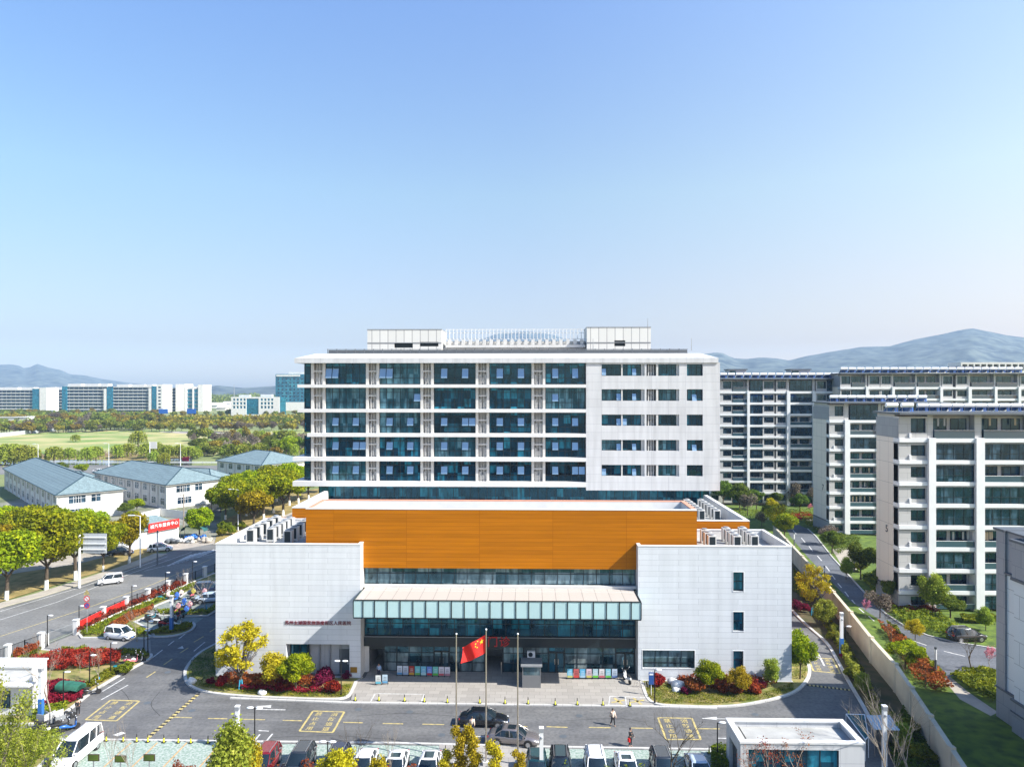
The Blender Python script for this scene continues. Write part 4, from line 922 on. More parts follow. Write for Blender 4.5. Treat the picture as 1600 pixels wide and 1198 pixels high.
for z in (zr0, zr1): m.box(x0, x1, YT+3, YT+3.06, z-.06, z)
i = 0; x = x0
while x < x1: m.box(x-.05, x+.05, YT+2.98, YT+3.08, zr0-.4, zr1+.05); x += 1.5
m.box(x0, x1, YT+3.5, YT+3.6, et, zr1-.1); hb('roof_railing', M['apt_dark'], m)
for j, (px, top, b) in enumerate(((1009,498,512),(1076,529,548),(925,529,548))):
    m = MB(); a = (PX(px,YP), YP-2, PZ(800,b,YP-2)); m.tube(a, (a[0],a[1],PZ(800,top,YP-2)), .06, .03, 6); hb('lightning_rod', M['grey_al'], m)
# ---- rooftop condensers
SH_=0
def condenser(w=1.0, h=1.75, d=.85):
    b = MB(); b.box(-w/2, w/2, -d/2, d/2, .12, h); b.box(-w/2+.05, -w/2+.2, -d/2+.05, d/2-.05, 0, .12); b.box(w/2-.2, w/2-.05, -d/2+.05, d/2-.05, 0, .12)
    c = MB(); c.tube((0,0,h), (0,0,h+.14), .36, .34, 12); g = MB(); g.box(-w/2+.14, w/2-.14, -d/2-.02, -d/2, .35, h-.12)
    return b.mesh('casing', M['offwhite']), c.mesh('fan', M['grey_al']), g.mesh('coil_grille', M['dark'])
CM = condenser(); CM2 = None
def ac(x, y, z, label, group, rz=0, sc=1.0):
    r = thing('air_conditioner', label, 'air conditioner', (x,y,z), rz, group, sc); ob('casing', CM[0], r); ob('fan', CM[1], r); ob('coil_grille', CM[2], r); return r
zr = zt-1.1
def acrow(px, top_front, Yf, n, dy, z, what, sc=1.0):
    x = PX(px, Yf)
    for i in range(n): ac(x, Yf+i*dy, z, '%s, %s' % (what, 'nearest the roof edge' if i == 0 else '%s from the roof edge' % ['second','third','fourth','fifth','sixth','seventh','eighth','ninth'][i-1]), 'rooftop condensers in rows', 0, sc*.74)
acrow(393, 0, 85, 5, 2.1, zr, 'white condenser in the left row on the left wing roof', 1.35)
acrow(424, 0, 86, 5, 1.7, zr, 'white condenser in the middle row on the left wing roof', 1.3)
acrow(451, 0, 84.5, 5, 2.1, zr, 'shaded condenser beside the orange band on the left wing', 1.35)
acrow(1112, 0, 83.2, 3, 1.7, zr, 'condenser in the left row on the right wing roof', 1.25)
acrow(1151, 0, 83.2, 4, 1.5, zr, 'condenser in the middle row on the right wing roof', 1.25)
acrow(1178, 0, 83.4, 4, 1.5, zr, 'condenser in the right row on the right wing roof', 1.25)
zr2 = rbx[2]-1.6
acrow(1096, 0, 98, 6, 1.8, zr2, 'white condenser in the left row on the rear podium roof', 1.2)
acrow(1120, 0, 98, 6, 1.8, zr2, 'white condenser in the right row on the rear podium roof', 1.2)
# ================================================================ APARTMENTS
PTC = [simple('pink_laundry', (.45,.12,.14), .9), simple('beige_laundry', (.40,.32,.22), .9)]
SOL = None
def solar(x, y, z, label, sc=1.0, tilt_blue=True):
    global SOL
    if SOL is None:
        t = MB(); t.tube((-.72,-.2,.95), (.72,-.2,.95), .30, .30, 10); p = MB(); p.add([(-.62,-.05,.85),(.80,-.05,.85),(.80,.9,.12),(-.62,.9,.12)], [(0,1,2,3)]); p.add([(.40,-.22,.12),(.80,-.22,.12),(.80,-.1,.85),(.40,-.1,.85)], [(0,1,2,3)])
        f = MB(); 
        for s in (-.6, .6): f.tube((s,-.2,0), (s,-.2,.7), .03, .03, 5); f.tube((s,.9,0), (s,.9,.1), .03, .03, 5); f.tube((s,-.1,.75), (s,.9,.1), .03, .03, 5)
        SOL = (t.mesh('tank', M['lampwhite']), p.mesh('collector', M['solar']), f.mesh('stand', M['grey_al']))
    r = thing('solar_water_heater', label, 'solar heater', (x,y,z), 0, 'rooftop solar water heaters', sc)
    ob('tank', SOL[0], r); ob('collector', SOL[1], r); ob('stand', SOL[2], r)
def apartment(label, Yf, pxl, pxr, cols, top_z, band0, fh, nf, depth, roofx=None, solars=(), name='apartment_block', side='apt_beige', sname='', zroof=None):
    x0, x1 = PX(pxl,Yf), PX(pxr,Yf); r = thing(name, label, 'apartment block', ((x0+x1)/2, Yf, 0))
    b = lambda n, m, mt: m.build(n, M[mt], r, True)
    xm = PX(cols[0][1], Yf) if cols[0][2] == 'panel' else x0
    m = MB(); m.box(x0+.15, x1, Yf+1.6, Yf+depth, 0, top_z); b('wall', m, 'apt_wall')
    m = MB(); m.box(x0, x0+.15, Yf+.35, Yf+depth, 2.9, band0+.3); b('end_wall', m, side)
    m = MB(); m.box(x0-.06, x0+.15, Yf+.3, Yf+depth, 0, 2.9); b('end_wall', m, 'apt_grey'); m = MB(); m.box(x0-.05, x0+.4, Yf+.3, Yf+depth, band0+.3, band0+fh); b('end_wall', m, 'apt_grey')
    zs = [band0-fh*i for i in range(nf+1)]
    if depth > 6.5 and sname: 
        for z in (2.9,): m = MB(); m.box(x0-.15, x0+.15, Yf+.2, Yf+depth+.1, z, z+.18); b('band_course', m, 'apt_dark')
    for z in zs:
        if z < .8: continue
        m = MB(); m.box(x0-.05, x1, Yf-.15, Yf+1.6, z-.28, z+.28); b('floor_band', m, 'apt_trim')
        m = MB(); m.box(x0-.02, x1, Yf+.02, Yf+1.58, z-.5, z-.285); b('under_band_strip', m, 'apt_grey')  # grey strip set just under each floor band
    m = MB(); m.box(x0-.4, x1+.3, Yf-1.0, Yf+depth+.3, top_z, top_z+.28); b('roof', m, 'apt_dark')
    for i, (a, c, t) in enumerate(cols):
        xa, xb = PX(a,Yf), PX(c,Yf)
        if t == 'pil': m = MB(); m.box(xa, xb, Yf-.45, Yf+1.6, 0, band0+.35); b('pilaster', m, 'apt_trim'); m = MB(); m.box(xa+.1, xb-.1, Yf+.2, Yf+1.6, band0+.35, top_z); b('pilaster', m, 'apt_wall'); continue
        for j, z in enumerate([top_z-.5] + zs):
            z0 = (z-fh+.28) if j else band0+.28; z1 = z-.5 if j else top_z-.3
            if z0 < .3: 
                if z1 < 1.6: continue
                z0 = .4
            if t == 'panel': m = MB(); m.box(xa, xb, Yf+.1, Yf+1.6, z0, z1); b('wall_panel', m, 'apt_wall')
            elif t == 'win':
                h = z1-z0; wz0, wz1 = z0+h*.26, z0+h*.92
                m = MB(); q = .35; holed(m, xa, xb, z0, z1, Yf+.1, Yf+.5, [(xa+q, xb-q*.4, wz0, wz1)]); b('wall_panel', m, 'apt_wall')
                window(r, xa+q, xb-q*.4, wz0, wz1, Yf+.38, 2, (.25,), gl='glass_a', ft=.07)
                if Yf < 190 and rnd.random() < .45: cu = MB(); cu.box(xa+.05, xa+.33, Yf-.1, Yf+.095, z0+.12, z0+.75); cu.build('condenser_unit', M['lampwhite'], r, True)
            else:
                o = MB(); o.box(xa, xb, Yf+1.35, Yf+1.55, z0, z1); pk = (xb-xa)
                bl = o.build('balcony', M['apt_wall'], r, True)
                nw = max(1, int(pk/2.9)); 
                for q in range(nw): wa = xa+pk*(q+.06)/nw; wb = xa+pk*(q+.90)/nw; 
                for q in range(nw):
                    wa = xa+pk*(q+.05)/nw; wb = xa+pk*(q+.85)/nw; window(bl if False else r, wa, wb, z0+.05, z0+(z1-z0)*.9, Yf+1.24, 2, (), gl='glass_a', ft=.06, name='balcony_door')
                if Yf < 190 and rnd.random() < .5:
                    cu = MB()
                    for q in range(rnd.randrange(2, 6)): wx = xa+.4+(pk-.8)*rnd.random(); cu.box(wx, wx+.28, Yf+.5, Yf+.54, z1-1.25-.3*rnd.random(), z1-.25)
                    cu.build('hanging_laundry', rnd.choice([M['lampwhite'], M['grey_al'], PTC[0], PTC[1]]), bl, True)
                if rnd.random() < .4: window(r, xa+.05, xb-.05, z0, z1, Yf+.1, max(3, int(pk/1.3)), (.4,), gl='glass_a', ft=.05, name='balcony_glazing')
                else:
                    g = MB(); g.box(xa, xb, Yf-.02, Yf+.02, z0, z0+(z1-z0)*.36); g.build('glass_rail', M['rail'], bl, True)
                    g = MB(); g.box(xa, xb, Yf-.04, Yf+.04, z0+(z1-z0)*.36+.005, z0+(z1-z0)*.36+.06); g.build('handrail', M['lampwhite'], bl, True)
    return r
FH = 3.2; B0 = 25.2
apartment('pale stone apartment block at the right, nearest of the blocks with dark balconies', 106, 1405, 1720, [(1405,1420,'panel'),(1420,1449,'win'),(1449,1460,'pil'),(1460,1523,'balc'),(1523,1536,'pil'),(1537,1608,'balc'),(1608,1622,'pil'),(1622,1660,'win'),(1660,1720,'balc')], 29.0, B0, FH, 8, 6.9, sname='5')
apartment('pale apartment block in the middle distance, between the nearest block and the long rear block', 160, 1296, 1480, [(1296,1302,'panel'),(1302,1319,'win'),(1319,1327,'pil'),(1328,1372,'balc'),(1372,1378,'pil'),(1378,1400,'win'),(1400,1440,'balc'),(1440,1480,'balc')], 29.4, B0+.2, FH, 8, 9.0, sname='7')
CC = [(1124,1128,'panel'),(1128,1144,'win'),(1145,1167,'balc'),(1167,1171,'pil'),(1172,1192,'balc'),(1192,1210,'win'),(1213,1229,'win'),(1229,1234,'pil'),(1234,1269,'balc'),(1269,1274,'pil'),(1275,1292,'win'),(1292,1312,'balc')]
apartment('long grey and white apartment block rising right behind the white ward tower', 200, 1110, 1312, [(1110,1124,'win')]+CC, 35.2, 31.6, 3.12, 10, 12)
CC2 = [(1313,1330,'win'),(1331,1352,'balc'),(1352,1356,'pil'),(1357,1375,'win'),(1376,1393,'win'),(1393,1397,'pil'),(1398,1430,'balc'),(1430,1434,'pil'),(1434,1468,'balc'),(1468,1472,'pil'),(1472,1489,'win'),(1494,1512,'win'),(1512,1517,'pil'),(1518,1552,'balc'),(1553,1557,'pil'),(1557,1590,'balc'),(1590,1594,'pil'),(1594,1612,'win'),(1613,1650,'balc'),(1650,1690,'balc')]
apartment('long grey and white apartment block at the far right, seen over the nearer roofs', 195, 1313, 1690, CC2, 36.6, 32.8, 3.12, 10, 12)
# number signs on the end walls
def endsign(ch, x, y, z, size, par): text(ch, 'wall_number', M['apt_dark'], par, size, Matrix.Translation(Vector((x, y, z))-wmat(par).translation) @ Matrix.Rotation(R(-90), 4, 'Z') @ UP, .02)
ab = [o for o in scene.objects if o.name.startswith('apartment_block')]
endsign('5', PX(1405,106)-.03, 109.6, PZ(1389,827,109), 1.5, ab[0]); endsign('7', PX(1296,160)-.03, 163.5, PZ(1283,762,163), 1.9, ab[1])
m = MB(); xx = PX(1405,106); 
def roofbox(p0, p1, Yf, py0, py1, par):
    m = MB(); m.box(PX(p0,Yf), PX(p1,Yf), Yf, Yf+4, PZ((p0+p1)/2,py1,Yf), PZ((p0+p1)/2,py0,Yf)); m.build('stair_head', M['apt_wall'], par, True)
    m = MB(); m.box(PX(p0,Yf)-.3, PX(p1,Yf)+.3, Yf-.3, Yf+4.3, PZ((p0+p1)/2,py0,Yf)+.01, PZ((p0+p1)/2,py0,Yf)+.3); m.build('stair_head_roof', M['apt_dark'], par, True)
    m = MB(); m.box(PX(p0,Yf)+.2, PX(p0,Yf)+(PX(p1,Yf)-PX(p0,Yf))*.4, Yf-.05, Yf-.01, PZ((p0+p1)/2,py1,Yf)+.3, PZ((p0+p1)/2,py0,Yf)-.2); m.build('stair_head_window', M['glass_a'], par, True)
roofbox(1139,1166,204,578,588,ab[2]); roofbox(1236,1266,204,578,588,ab[2]); roofbox(1387,1424,199,576,586,ab[3]); roofbox(1497,1530,199,574,586,ab[3])
def solarrow(p0, p1, Yr, z, n, where, sc=1.0):
    for i in range(n): solar(PX(p0+(p1-p0)*i/(n-1), Yr), Yr, z, '%s of %d solar heaters on %s' % (nth(i, n), n, where), sc)
solarrow(1392, 1416, 105.7, 29.3, 2, 'the corner of the nearest apartment roof', 1.15)
solarrow(1440, 1640, 108.5, 29.3, 12, 'the nearest apartment roof', 1.05)
solarrow(1302, 1372, 160.5, 29.7, 6, 'the middle apartment roof', 1.25)
solarrow(1376, 1440, 161, 29.7, 5, 'the middle roof, right half', 1.25)
solarrow(1130, 1305, 201, 35.5, 15, 'the long rear apartment roof', 1.25)
solarrow(1318, 1590, 196, 36.9, 22, 'the far right apartment roof', 1.25)
# half-finished far block
fb = thing('apartment_block', 'distant pale block with open frames on its roof, at the far right horizon', 'apartment block', (PX(1550,420),420,0)); m = MB()
m.box(PX(1444,420), PX(1700,420), 420, 434, 0, PZ(1550,578,420)); m.build('wall', M['housewhite'], fb, True); m = MB()
for i in range(26): x = PX(1500,420)+i*3.6; m.box(x, x+.8, 419, 432, PZ(1550,578,420)+.01, PZ(1550,569,420))
m.box(PX(1500,420), PX(1700,420), 419, 432, PZ(1550,569,420)+.01, PZ(1550,566,420)); m.build('roof_frame', M['offwhite'], fb, True)
# near right stone building
XD = PX(1555,72.5); nb = thing('stone_building', 'light stone clad building cut off by the right edge, grey at base and top', 'building', (XD, 60, 0))
def nbx(n, mt, *bs):
    m = MB()
    for q in bs: m.box(*q)
    m.build(n, M[mt], nb, True)
nbx('wall', 'apt_light', (XD+.3, XD+14, 40, 71.2, 3.0, 14.7), (XD-.35, XD+.3, 40, 69.2, 3.0, 14.5))
nbx('corner_pilaster', 'apt_grey', (XD+.1, XD+14, 71.2, 72.5, 0, 18.7))
nbx('top_band', 'apt_grey', (XD+.3, XD+14, 40, 71.2, 14.7, 18.7), (XD-.5, XD+.3, 40, 69.3, 14.8, 18.2))
nbx('base', 'apt_grey', (XD+.1, XD+14, 40, 71.2, 0, 3.0), (XD-.5, XD+.1, 40, 69.3, 0, 2.95))
nbx('cornice', 'apt_dark', (XD-.1, XD+14, 71.0, 72.7, 18.72, 18.95), (XD+.15, XD+14, 40, 71.0, 18.72, 18.9), (XD-.7, XD+.28, 40, 69.45, 18.22, 18.45), (XD-.6, XD+.3, 40, 69.4, 14.52, 14.78), (XD, XD+.3, 69.4, 71.2, 14.6, 14.78), (XD-.6, XD+.1, 40, 69.4, 2.96, 3.15), (XD, XD+.3, 69.4, 72.6, 2.96, 3.12), (XD-.6, XD+.1, 40, 69.4, 1.9, 2.02))
nbx('roof', 'roof_grey', (XD+.4, XD+14, 40, 71, 18.7, 18.71))

# ================================================================ HOUSES AND SHOPS on the left
def house(label, c, r_, l_, he, hr, ov=.7, wins=7, floors=2, len_scale=1.0):
    """hip-roofed house; c near corner, r_ right corner, l_ far left corner (pixels of the eave corners at height he)"""
    C, Rr, Lf = G(c[0],c[1],he), G(r_[0],r_[1],he), G(l_[0],l_[1],he)
    u = (Rr-C); w = u.length; u.normalize(); u.z = 0; v = Vector((-u.y, u.x, 0)); ln = (Lf-C).dot(v)*len_scale
    h = thing('tiled_house', label, 'house', (C.x, C.y, 0), math.atan2(u.y, u.x))
    o = ov; m = MB(); m.box(o, w-o, o, ln-o, 0, he-.15); m.build('wall', M['housewhite'], h)
    m = MB(); a = w/2
    m.add([(0,0,he),(w,0,he),(w,ln,he),(0,ln,he),(a,a*.9,he+hr),(a,ln-a*.9,he+hr)], [(0,1,4),(1,2,5,4),(2,3,5),(3,0,4,5)]); rf = m.build('roof', M['roofteal'], h)
    m = MB()
    for p, q in (((0,0,he),(a,a*.9,he+hr)),((w,0,he),(a,a*.9,he+hr)),((w,ln,he),(a,ln-a*.9,he+hr)),((0,ln,he),(a,ln-a*.9,he+hr)),((a,a*.9,he+hr),(a,ln-a*.9,he+hr))): m.tube(p, q, .16, .16, 5)
    for p, q in (((0,0,he),(0,ln,he)),((0,0,he),(w,0,he))): m.tube(p, q, .10, .10, 5)
    m.build('ridge', M['ridge'], rf); m = MB(); m.box(.1, w-.1, .1, ln-.1, he-.3, he-.02); m.build('eaves_board', M['offwhite'], h)
    # long left side (x = o) windows, near gable side (y = o)
    f = MB(); ww = 2.1; hh = 1.75; f.box(0,.12,0,ww,0,hh); f.box(-.04,0,ww/2-.03,ww/2+.03,0,hh); f.box(-.04,0,0,ww,hh*.65,hh*.65+.06); wmesh = f.mesh('window', [M['glass_a']])
    fr = MB(); fr.box(-.05,0,-.08,0,0,hh); fr.box(-.05,0,ww,ww+.08,0,hh); fr.box(-.05,0,-.08,ww+.08,-.08,0); fr.box(-.05,0,-.08,ww+.08,hh,hh+.08); fr.box(-.06,-.01,ww/2-.04,ww/2+.04,0,hh); fr.box(-.06,-.01,0,ww,hh*.66,hh*.66+.06); fm = fr.mesh('frame', M['lampwhite'])
    for fl_ in range(floors):
        z = 1.0 + fl_*3.2
        for i in range(wins):
            y = o + (ln-2*o)*(i+.5)/wins - ww/2; wo = ob('window', wmesh, h, (o-.06, y, z)); ob('frame', fm, wo)
        for i, fx in enumerate((.18, .3) if fl_ == 0 else (.16, .27, .5)):
            wo = ob('window', wmesh, h, (o+(w-2*o)*fx+ww, o-.06, z)); wo.rotation_euler = (0,0,R(90)); ob('frame', fm, wo)
    pm = MB(); pm.box(o-.25, o, -.15, .15, 0, he-.3); pm = pm.mesh('wall_pier', M['offwhite'])
    for i in range(wins+1): ob('wall_pier', pm, h, (0, o+(ln-2*o)*i/wins, 0))
    m = MB(); m.box(o-.02, w-o+.02, o-.12, o-.0, 3.5, 3.62); m.build('string_course', M['offwhite'], h)
    return h
house('long white house with a teal hipped roof at the left edge, nearest the road', (86,774), (198,764), (0,747), 6.6, 3.6, wins=11, len_scale=1.6)
house('white two storey house with a teal hipped roof, right of and behind the nearest one', (259,758), (351,748), (144,738), 6.6, 3.6, wins=9)
house('white house with teal roof partly hidden by the left side of the ward tower', (408,727), (486,719), (366,716), 6.6, 3.6, wins=5, len_scale=.95)
house('small low teal roofed house just behind the second house', (330,748), (362,742), (310,735), 3.6, 2.6, wins=3, floors=1)
house('low teal roofed annexe behind the left house', (140,748), (150,743), (100,738), 6.0, 2.0, wins=2, floors=1)
# roadside shop
sh = thing('roadside_shop', 'low white shop with teal roof and red sign board beside the road junction', 'shop', G(279,845)); sa, sb = G(279,845), G(170,868); sd = (sb-sa); sl = sd.length; sd.normalize(); sn = Vector((-sd.y, sd.x, 0))
if sn.y < 0: sn = -sn
def SQ(u, v, z): p = sa + sd*u + sn*v; return (p.x, p.y, z)
def sbox(m, u0, u1, v0, v1, z0, z1, mi=0): m.add([SQ(u0,v0,z0),SQ(u1,v0,z0),SQ(u1,v1,z0),SQ(u0,v1,z0),SQ(u0,v0,z1),SQ(u1,v0,z1),SQ(u1,v1,z1),SQ(u0,v1,z1)], [(0,3,2,1),(4,5,6,7),(0,1,5,4),(1,2,6,5),(2,3,7,6),(3,0,4,7)], mi)
m = MB(); sbox(m, 0, sl, 0, 7, 0, 3.6); m.build('wall', M['housewhite'], sh, True)
m = MB(); m.add([SQ(-.4,-.5,3.61),SQ(sl+.4,-.5,3.61),SQ(sl+.4,7.5,3.61),SQ(-.4,7.5,3.61),SQ(3,3.5,5.8),SQ(sl-3,3.5,5.8)], [(0,1,5,4),(1,2,5),(2,3,4,5),(3,0,4),(0,3,2,1)]); m.build('roof', M['roofteal'], sh, True)
for u in (1.2, 4.6, 8.0, 11.4, 14.8):
    if u+2.8 < sl: m = MB(); sbox(m, u, u+2.8, -.06, 0, .1, 2.7); m.build('shutter', M['louvre'], sh, True)
m = MB(); sbox(m, .2, 7.2, -.5, -.3, 3.1, 4.9); bo = m.build('sign_board', M['red'], sh, True)
sm = Matrix(((-sd.x, 0, -sn.x*-1, 0), (-sd.y, 0, -sn.y*-1, 0), (0, 1, 0, 0), (0,0,0,1)))
for i, ch in enumerate('诚汽车服务中心'):
    p = Vector(SQ(6.5-i*.93, -.54, 4.15)); mm = Matrix(((-sd.x,0,-sn.x,p.x-sa.x),(-sd.y,0,-sn.y,p.y-sa.y),(0,1,0,p.z),(0,0,0,1))); text(ch, 'sign_lettering', M['lampwhite'], bo, .85, mm, .01)
# white building at the left edge
wb = thing('white_building', 'plain white flat roofed building cut off by the left edge, behind the young leafy tree', 'building', (-56,70,0)); XW = PX(50,70); zW = PZ(50,1043,70)
m = MB(); m.box(-66, XW, 70, 72.2, 0, zW-.001); m.build('wall', M['white'], wb, True); m = MB(); m.box(-66.1, XW+.12, 69.9, 72.3, zW, zW+.14); m.build('coping', M['white'], wb, True)
m = MB(); m.box(XW-3.4, XW+.45, 68.9, 69.9, 3.4, 3.55); m.build('canopy', M['white'], wb, True)
window(wb, XW-4.6, XW-2.2, .9, 2.6, 69.93, 3, (.7,), gl='glass_u'); 
# white annexe bottom right with a sunken roof
an = thing('guard_house', 'small white flat roofed block with a sunken grey roof and teal windows, bottom right', 'building', (PX(1250,58),58,0)); za = 4.3; Ya, Yb = 58.0, 61.8
xa_, xb_ = PX(1157,Ya), PX(1351,Ya); m = MB(); hh_ = (PX(1169.5,Ya), PX(1311,Ya), .9, PZ(1240,1171,Ya)); holed(m, xa_, xb_, 0, za-.15, Ya, Ya+.3, [hh_]); m.box(xb_-.3, xb_, Ya+.3, Yb, 0, za-.15); m.box(xa_, xb_, Yb, Yb+.3, 0, za-.15)
m.box(xa_, xa_+.3, Ya+.3, Ya+.9, 0, za-.15); m.box(xa_, xa_+.3, Yb-.6, Yb, 0, za-.15); m.box(xa_, xa_+.3, Ya+.9, Yb-.6, za-1.1, za-.15); m.build('wall', M['tower_panel'], an, True)
m = MB(); m.box(xa_+.9, xa_+1.0, Ya+.3, Yb, 0, za-.6); m.build('inner_wall', M['apt_dark'], an, True)
m = MB(); e = .06; t = .42; m.box(xa_-e, xb_+e, Ya-e, Ya+t, za-.15, za); m.box(xa_-e, xb_+e, Yb-.1, Yb+.36, za-.15, za); m.box(xa_-e, xa_+t, Ya+t, Yb-.1, za-.15, za); m.box(xb_-t, xb_+e, Ya+t, Yb-.1, za-.15, za); m.build('coping', M['white'], an, True)
m = MB(); m.box(xa_+.3, xb_-.3, Ya+.3, Yb, za-.75, za-.6); m.build('roof', M['roof_grey'], an, True)
window(an, *hh_, Ya+.15, 5, (.45,), gl='glass_t')
# sheds beside it
sf = thing('awning', 'pale blue ribbed metal awning beside the boundary wall, bottom right', 'awning', G(1380,1190)); m = MB(); m.add([tuple(G(*p)) for p in ((1353,1118,2.6),(1390,1117.5,2.6),(1406,1141,2.5),(1366,1139.5,2.5))], [(3,2,1,0)]); m.v += [(v[0],v[1],v[2]+.08) for v in m.v[:4]]; m.f += [(4,5,6,7),(0,1,5,4),(2,3,7,6),(1,2,6,5),(3,0,4,7)]; m.m += [0]*5; m.smooth += [False]*5; m.build('roof_sheet', M['awning'], sf, True)
m = MB(); 
for p in ((1354,1119,2.5),(1390,1118.5,2.5),(1404,1140,2.4),(1367,1139,2.4)): g = G(*p); m.tube((g.x,g.y,0), g, .05, .05, 6)
m.build('posts', M['steel'], sf, True); g0 = G(1353,1118,2.5); m = MB(); m.box(g0.x+.5, g0.x+2.4, g0.y-1, g0.y-.8, 0, 2.2); m.build('back_panel', M['apt_dark'], sf, True)
nt_ = thing('net_shelter', 'dark green net lean-to between the guard house and the blue awning', 'shelter', G(1335,1170)); m = MB(); P4 = [G(*p) for p in ((1322,1115,2.3),(1351,1116,2.3),(1357,1150,1.9),(1352,1155,1.9))]; m.add([tuple(p) for p in P4], [(0,1,2,3)]); m.add([tuple(p-Vector((0,0,.05))) for p in P4], [(3,2,1,0)]); m.build('net', M['net'], nt_, True)
m = MB(); 
for a, b in zip(P4, P4[1:]+P4[:1]): m.tube(a, b, .05, .05, 5)
for p in P4: m.tube((p.x,p.y,0), p, .04, .04, 5)
m.build('frame', M['lampwhite'], nt_, True)

# ================================================================ FAR CAMPUS
def slabblock(label, px0, px1, top, base, Yf, nfl, glassm='glass_a', white=(), depth=22, fins=(), name='office_block', cap=1.5, slabc='offwhite', roofs=True):
    xm = (px0+px1)/2; x0, x1 = PX(px0,Yf), PX(px1,Yf); zt_ = PZ(xm,top,Yf); r = thing(name, label, 'office block', ((x0+x1)/2,Yf,0))
    m = MB(); m.box(x0, x1, Yf, Yf+depth, 0, zt_-.6); m.build('glazing', M[glassm], r, True)
    m = MB()
    for i in range(nfl+1): z = zt_-(zt_)*i/nfl; m.box(x0-.3, x1+.3, Yf-1.2, Yf, max(z-1.1, 0), z)
    m.build('floor_slabs', M[slabc], r, True)
    m = MB(); n = max(2, int((x1-x0)/6))
    for i in range(n+1): x = x0+(x1-x0)*i/n; m.box(x-.18, x+.18, Yf-.5, Yf-.01, 0, zt_)
    m.build('mullions', M['apt_grey'], r, True)
    if roofs:
        m = MB(); w = x1-x0
        for f0, f1 in ((.03,.34),(.42,.75),(.8,.97)): m.box(x0+w*f0, x0+w*f1, Yf+4, Yf+14, zt_, zt_+cap*2)
        m.build('roof_plant', M['housewhite'], r, True)
    for (a, b, t, k) in white:
        m = MB(); m.box(PX(a,Yf), PX(b,Yf), Yf-3, Yf+depth, 0, PZ(xm,t,Yf)); m.build('tower', M['housewhite' if k != 't' else 'glass_sky'], r, True)
        if k == 'h':
            for i in range(7): z = PZ(xm,t,Yf)*(.15+.12*i); m = MB(); q = (PX(a,Yf)+PX(b,Yf))/2; m.box(q-1.6, q+1.6, Yf-3.1, Yf-3.02, z, z+2); m.build('window', M['glass_a'], r, True)
    return r
FA = 950.0
slabblock('far slab office block at the left edge with a plain white stair tower', -60, 53, 608.5, 643, FA, 7, white=[(53,64,607,'t'),(63,75,605.5,'w')])
slabblock('short far office block in the gap right of the first white stair tower', 76, 99, 608, 643, FA+60, 7)
slabblock('wide far office block with teal stair slot, below the left hill peak', 101, 168, 603, 643, FA-20, 8, white=[(99,106,603.5,'t'),(164,168,607,'w'),(169,177,605,'t')])
slabblock('wide far office block with white windowed tower at its right end', 178, 238, 604, 645, FA-20, 8, white=[(234,238,606,'w'),(239,246,603,'t'),(246.5,256,600.5,'h')])
slabblock('narrow far office block between two white towers', 256.5, 276, 606, 643, FA+10, 8, white=[(276,290,600,'w')], roofs=False)
slabblock('teal glass far office block with a white end tower, rightmost of the campus row', 291, 311, 607, 640, FA+10, 6, 'glass_sky', white=[(290.5,293,605,'w'),(302,303.5,606,'w'),(311,319,601,'w')], slabc='apt_grey')
of = thing('office_block', 'low white far office with a teal glass centre and a roof mast', 'office block', (PX(400,780),780,0)); Yo = 780
m = MB(); zo = PZ(400,620,Yo); holed(m, PX(361,Yo), PX(437,Yo), 0, zo, Yo, Yo+.6, [(PX(364+i*5.4,Yo), PX(367.4+i*5.4,Yo), PZ(400,b,Yo), PZ(400,a,Yo)) for i in (0,1,2,3,8,9,10,11) for a, b in ((622.5,626),(628,632),(634,638))] + [(PX(385,Yo), PX(404,Yo), 3, PZ(400,622.5,Yo))]); m.build('wall', M['housewhite'], of, True)
m = MB(); m.box(PX(361,Yo), PX(437,Yo), Yo+.61, Yo+20, 0, zo-.1); m.build('glazing', M['glass_sky'], of, True); m = MB(); m.box(PX(371,Yo), PX(388,Yo), Yo+4, Yo+8, zo, zo+2.2); m.box(PX(405,Yo), PX(423,Yo), Yo+4, Yo+8, zo, zo+2.8); m.build('roof_plant', M['housewhite'], of, True)
m = MB(); m.tube((PX(364,Yo),Yo+3,zo), (PX(364,Yo),Yo+3,PZ(364,601,Yo)), .5, .2, 5); m.build('mast', M['grey_al'], of, True)
ht = thing('glass_tower', 'tall far teal glass tower on a white podium, left of the ward tower', 'tower', (PX(460,1000),1000,0)); Yh = 1000; zh = PZ(460,584.5,Yh)
m = MB(); m.box(PX(430.5,Yh), PX(520,Yh), Yh, Yh+25, PZ(460,628,Yh), zh); m.build('curtain_wall', glass('tower_blue_glass', (.02,.16,.25), (.06,.32,.42), 5, 5.5, cut=.3, rough=.12), ht, True)
m = MB(); m.box(PX(436,Yh), PX(520,Yh), Yh-4, Yh+30, 0, PZ(460,628.2,Yh)); m.build('podium', M['housewhite'], ht, True)
m = MB(); m.box(PX(432,Yh), PX(469,Yh), Yh-1, Yh-.2, PZ(460,588,Yh), PZ(460,585.6,Yh)); m.box(PX(449,Yh), PX(480,Yh), Yh+5, Yh+12, zh, zh+3); m.build('roof_sign_band', M['housewhite'], ht, True)
m = MB(); 
for i in range(10):
    for j in range(7): x = PX(434,Yh)+i*5.6; z = zh-6-j*4.9; m.box(x, x+2.4, Yh-.2, Yh-.05, z-2, z)
m.build('windows', M['glass_a'], ht, True)
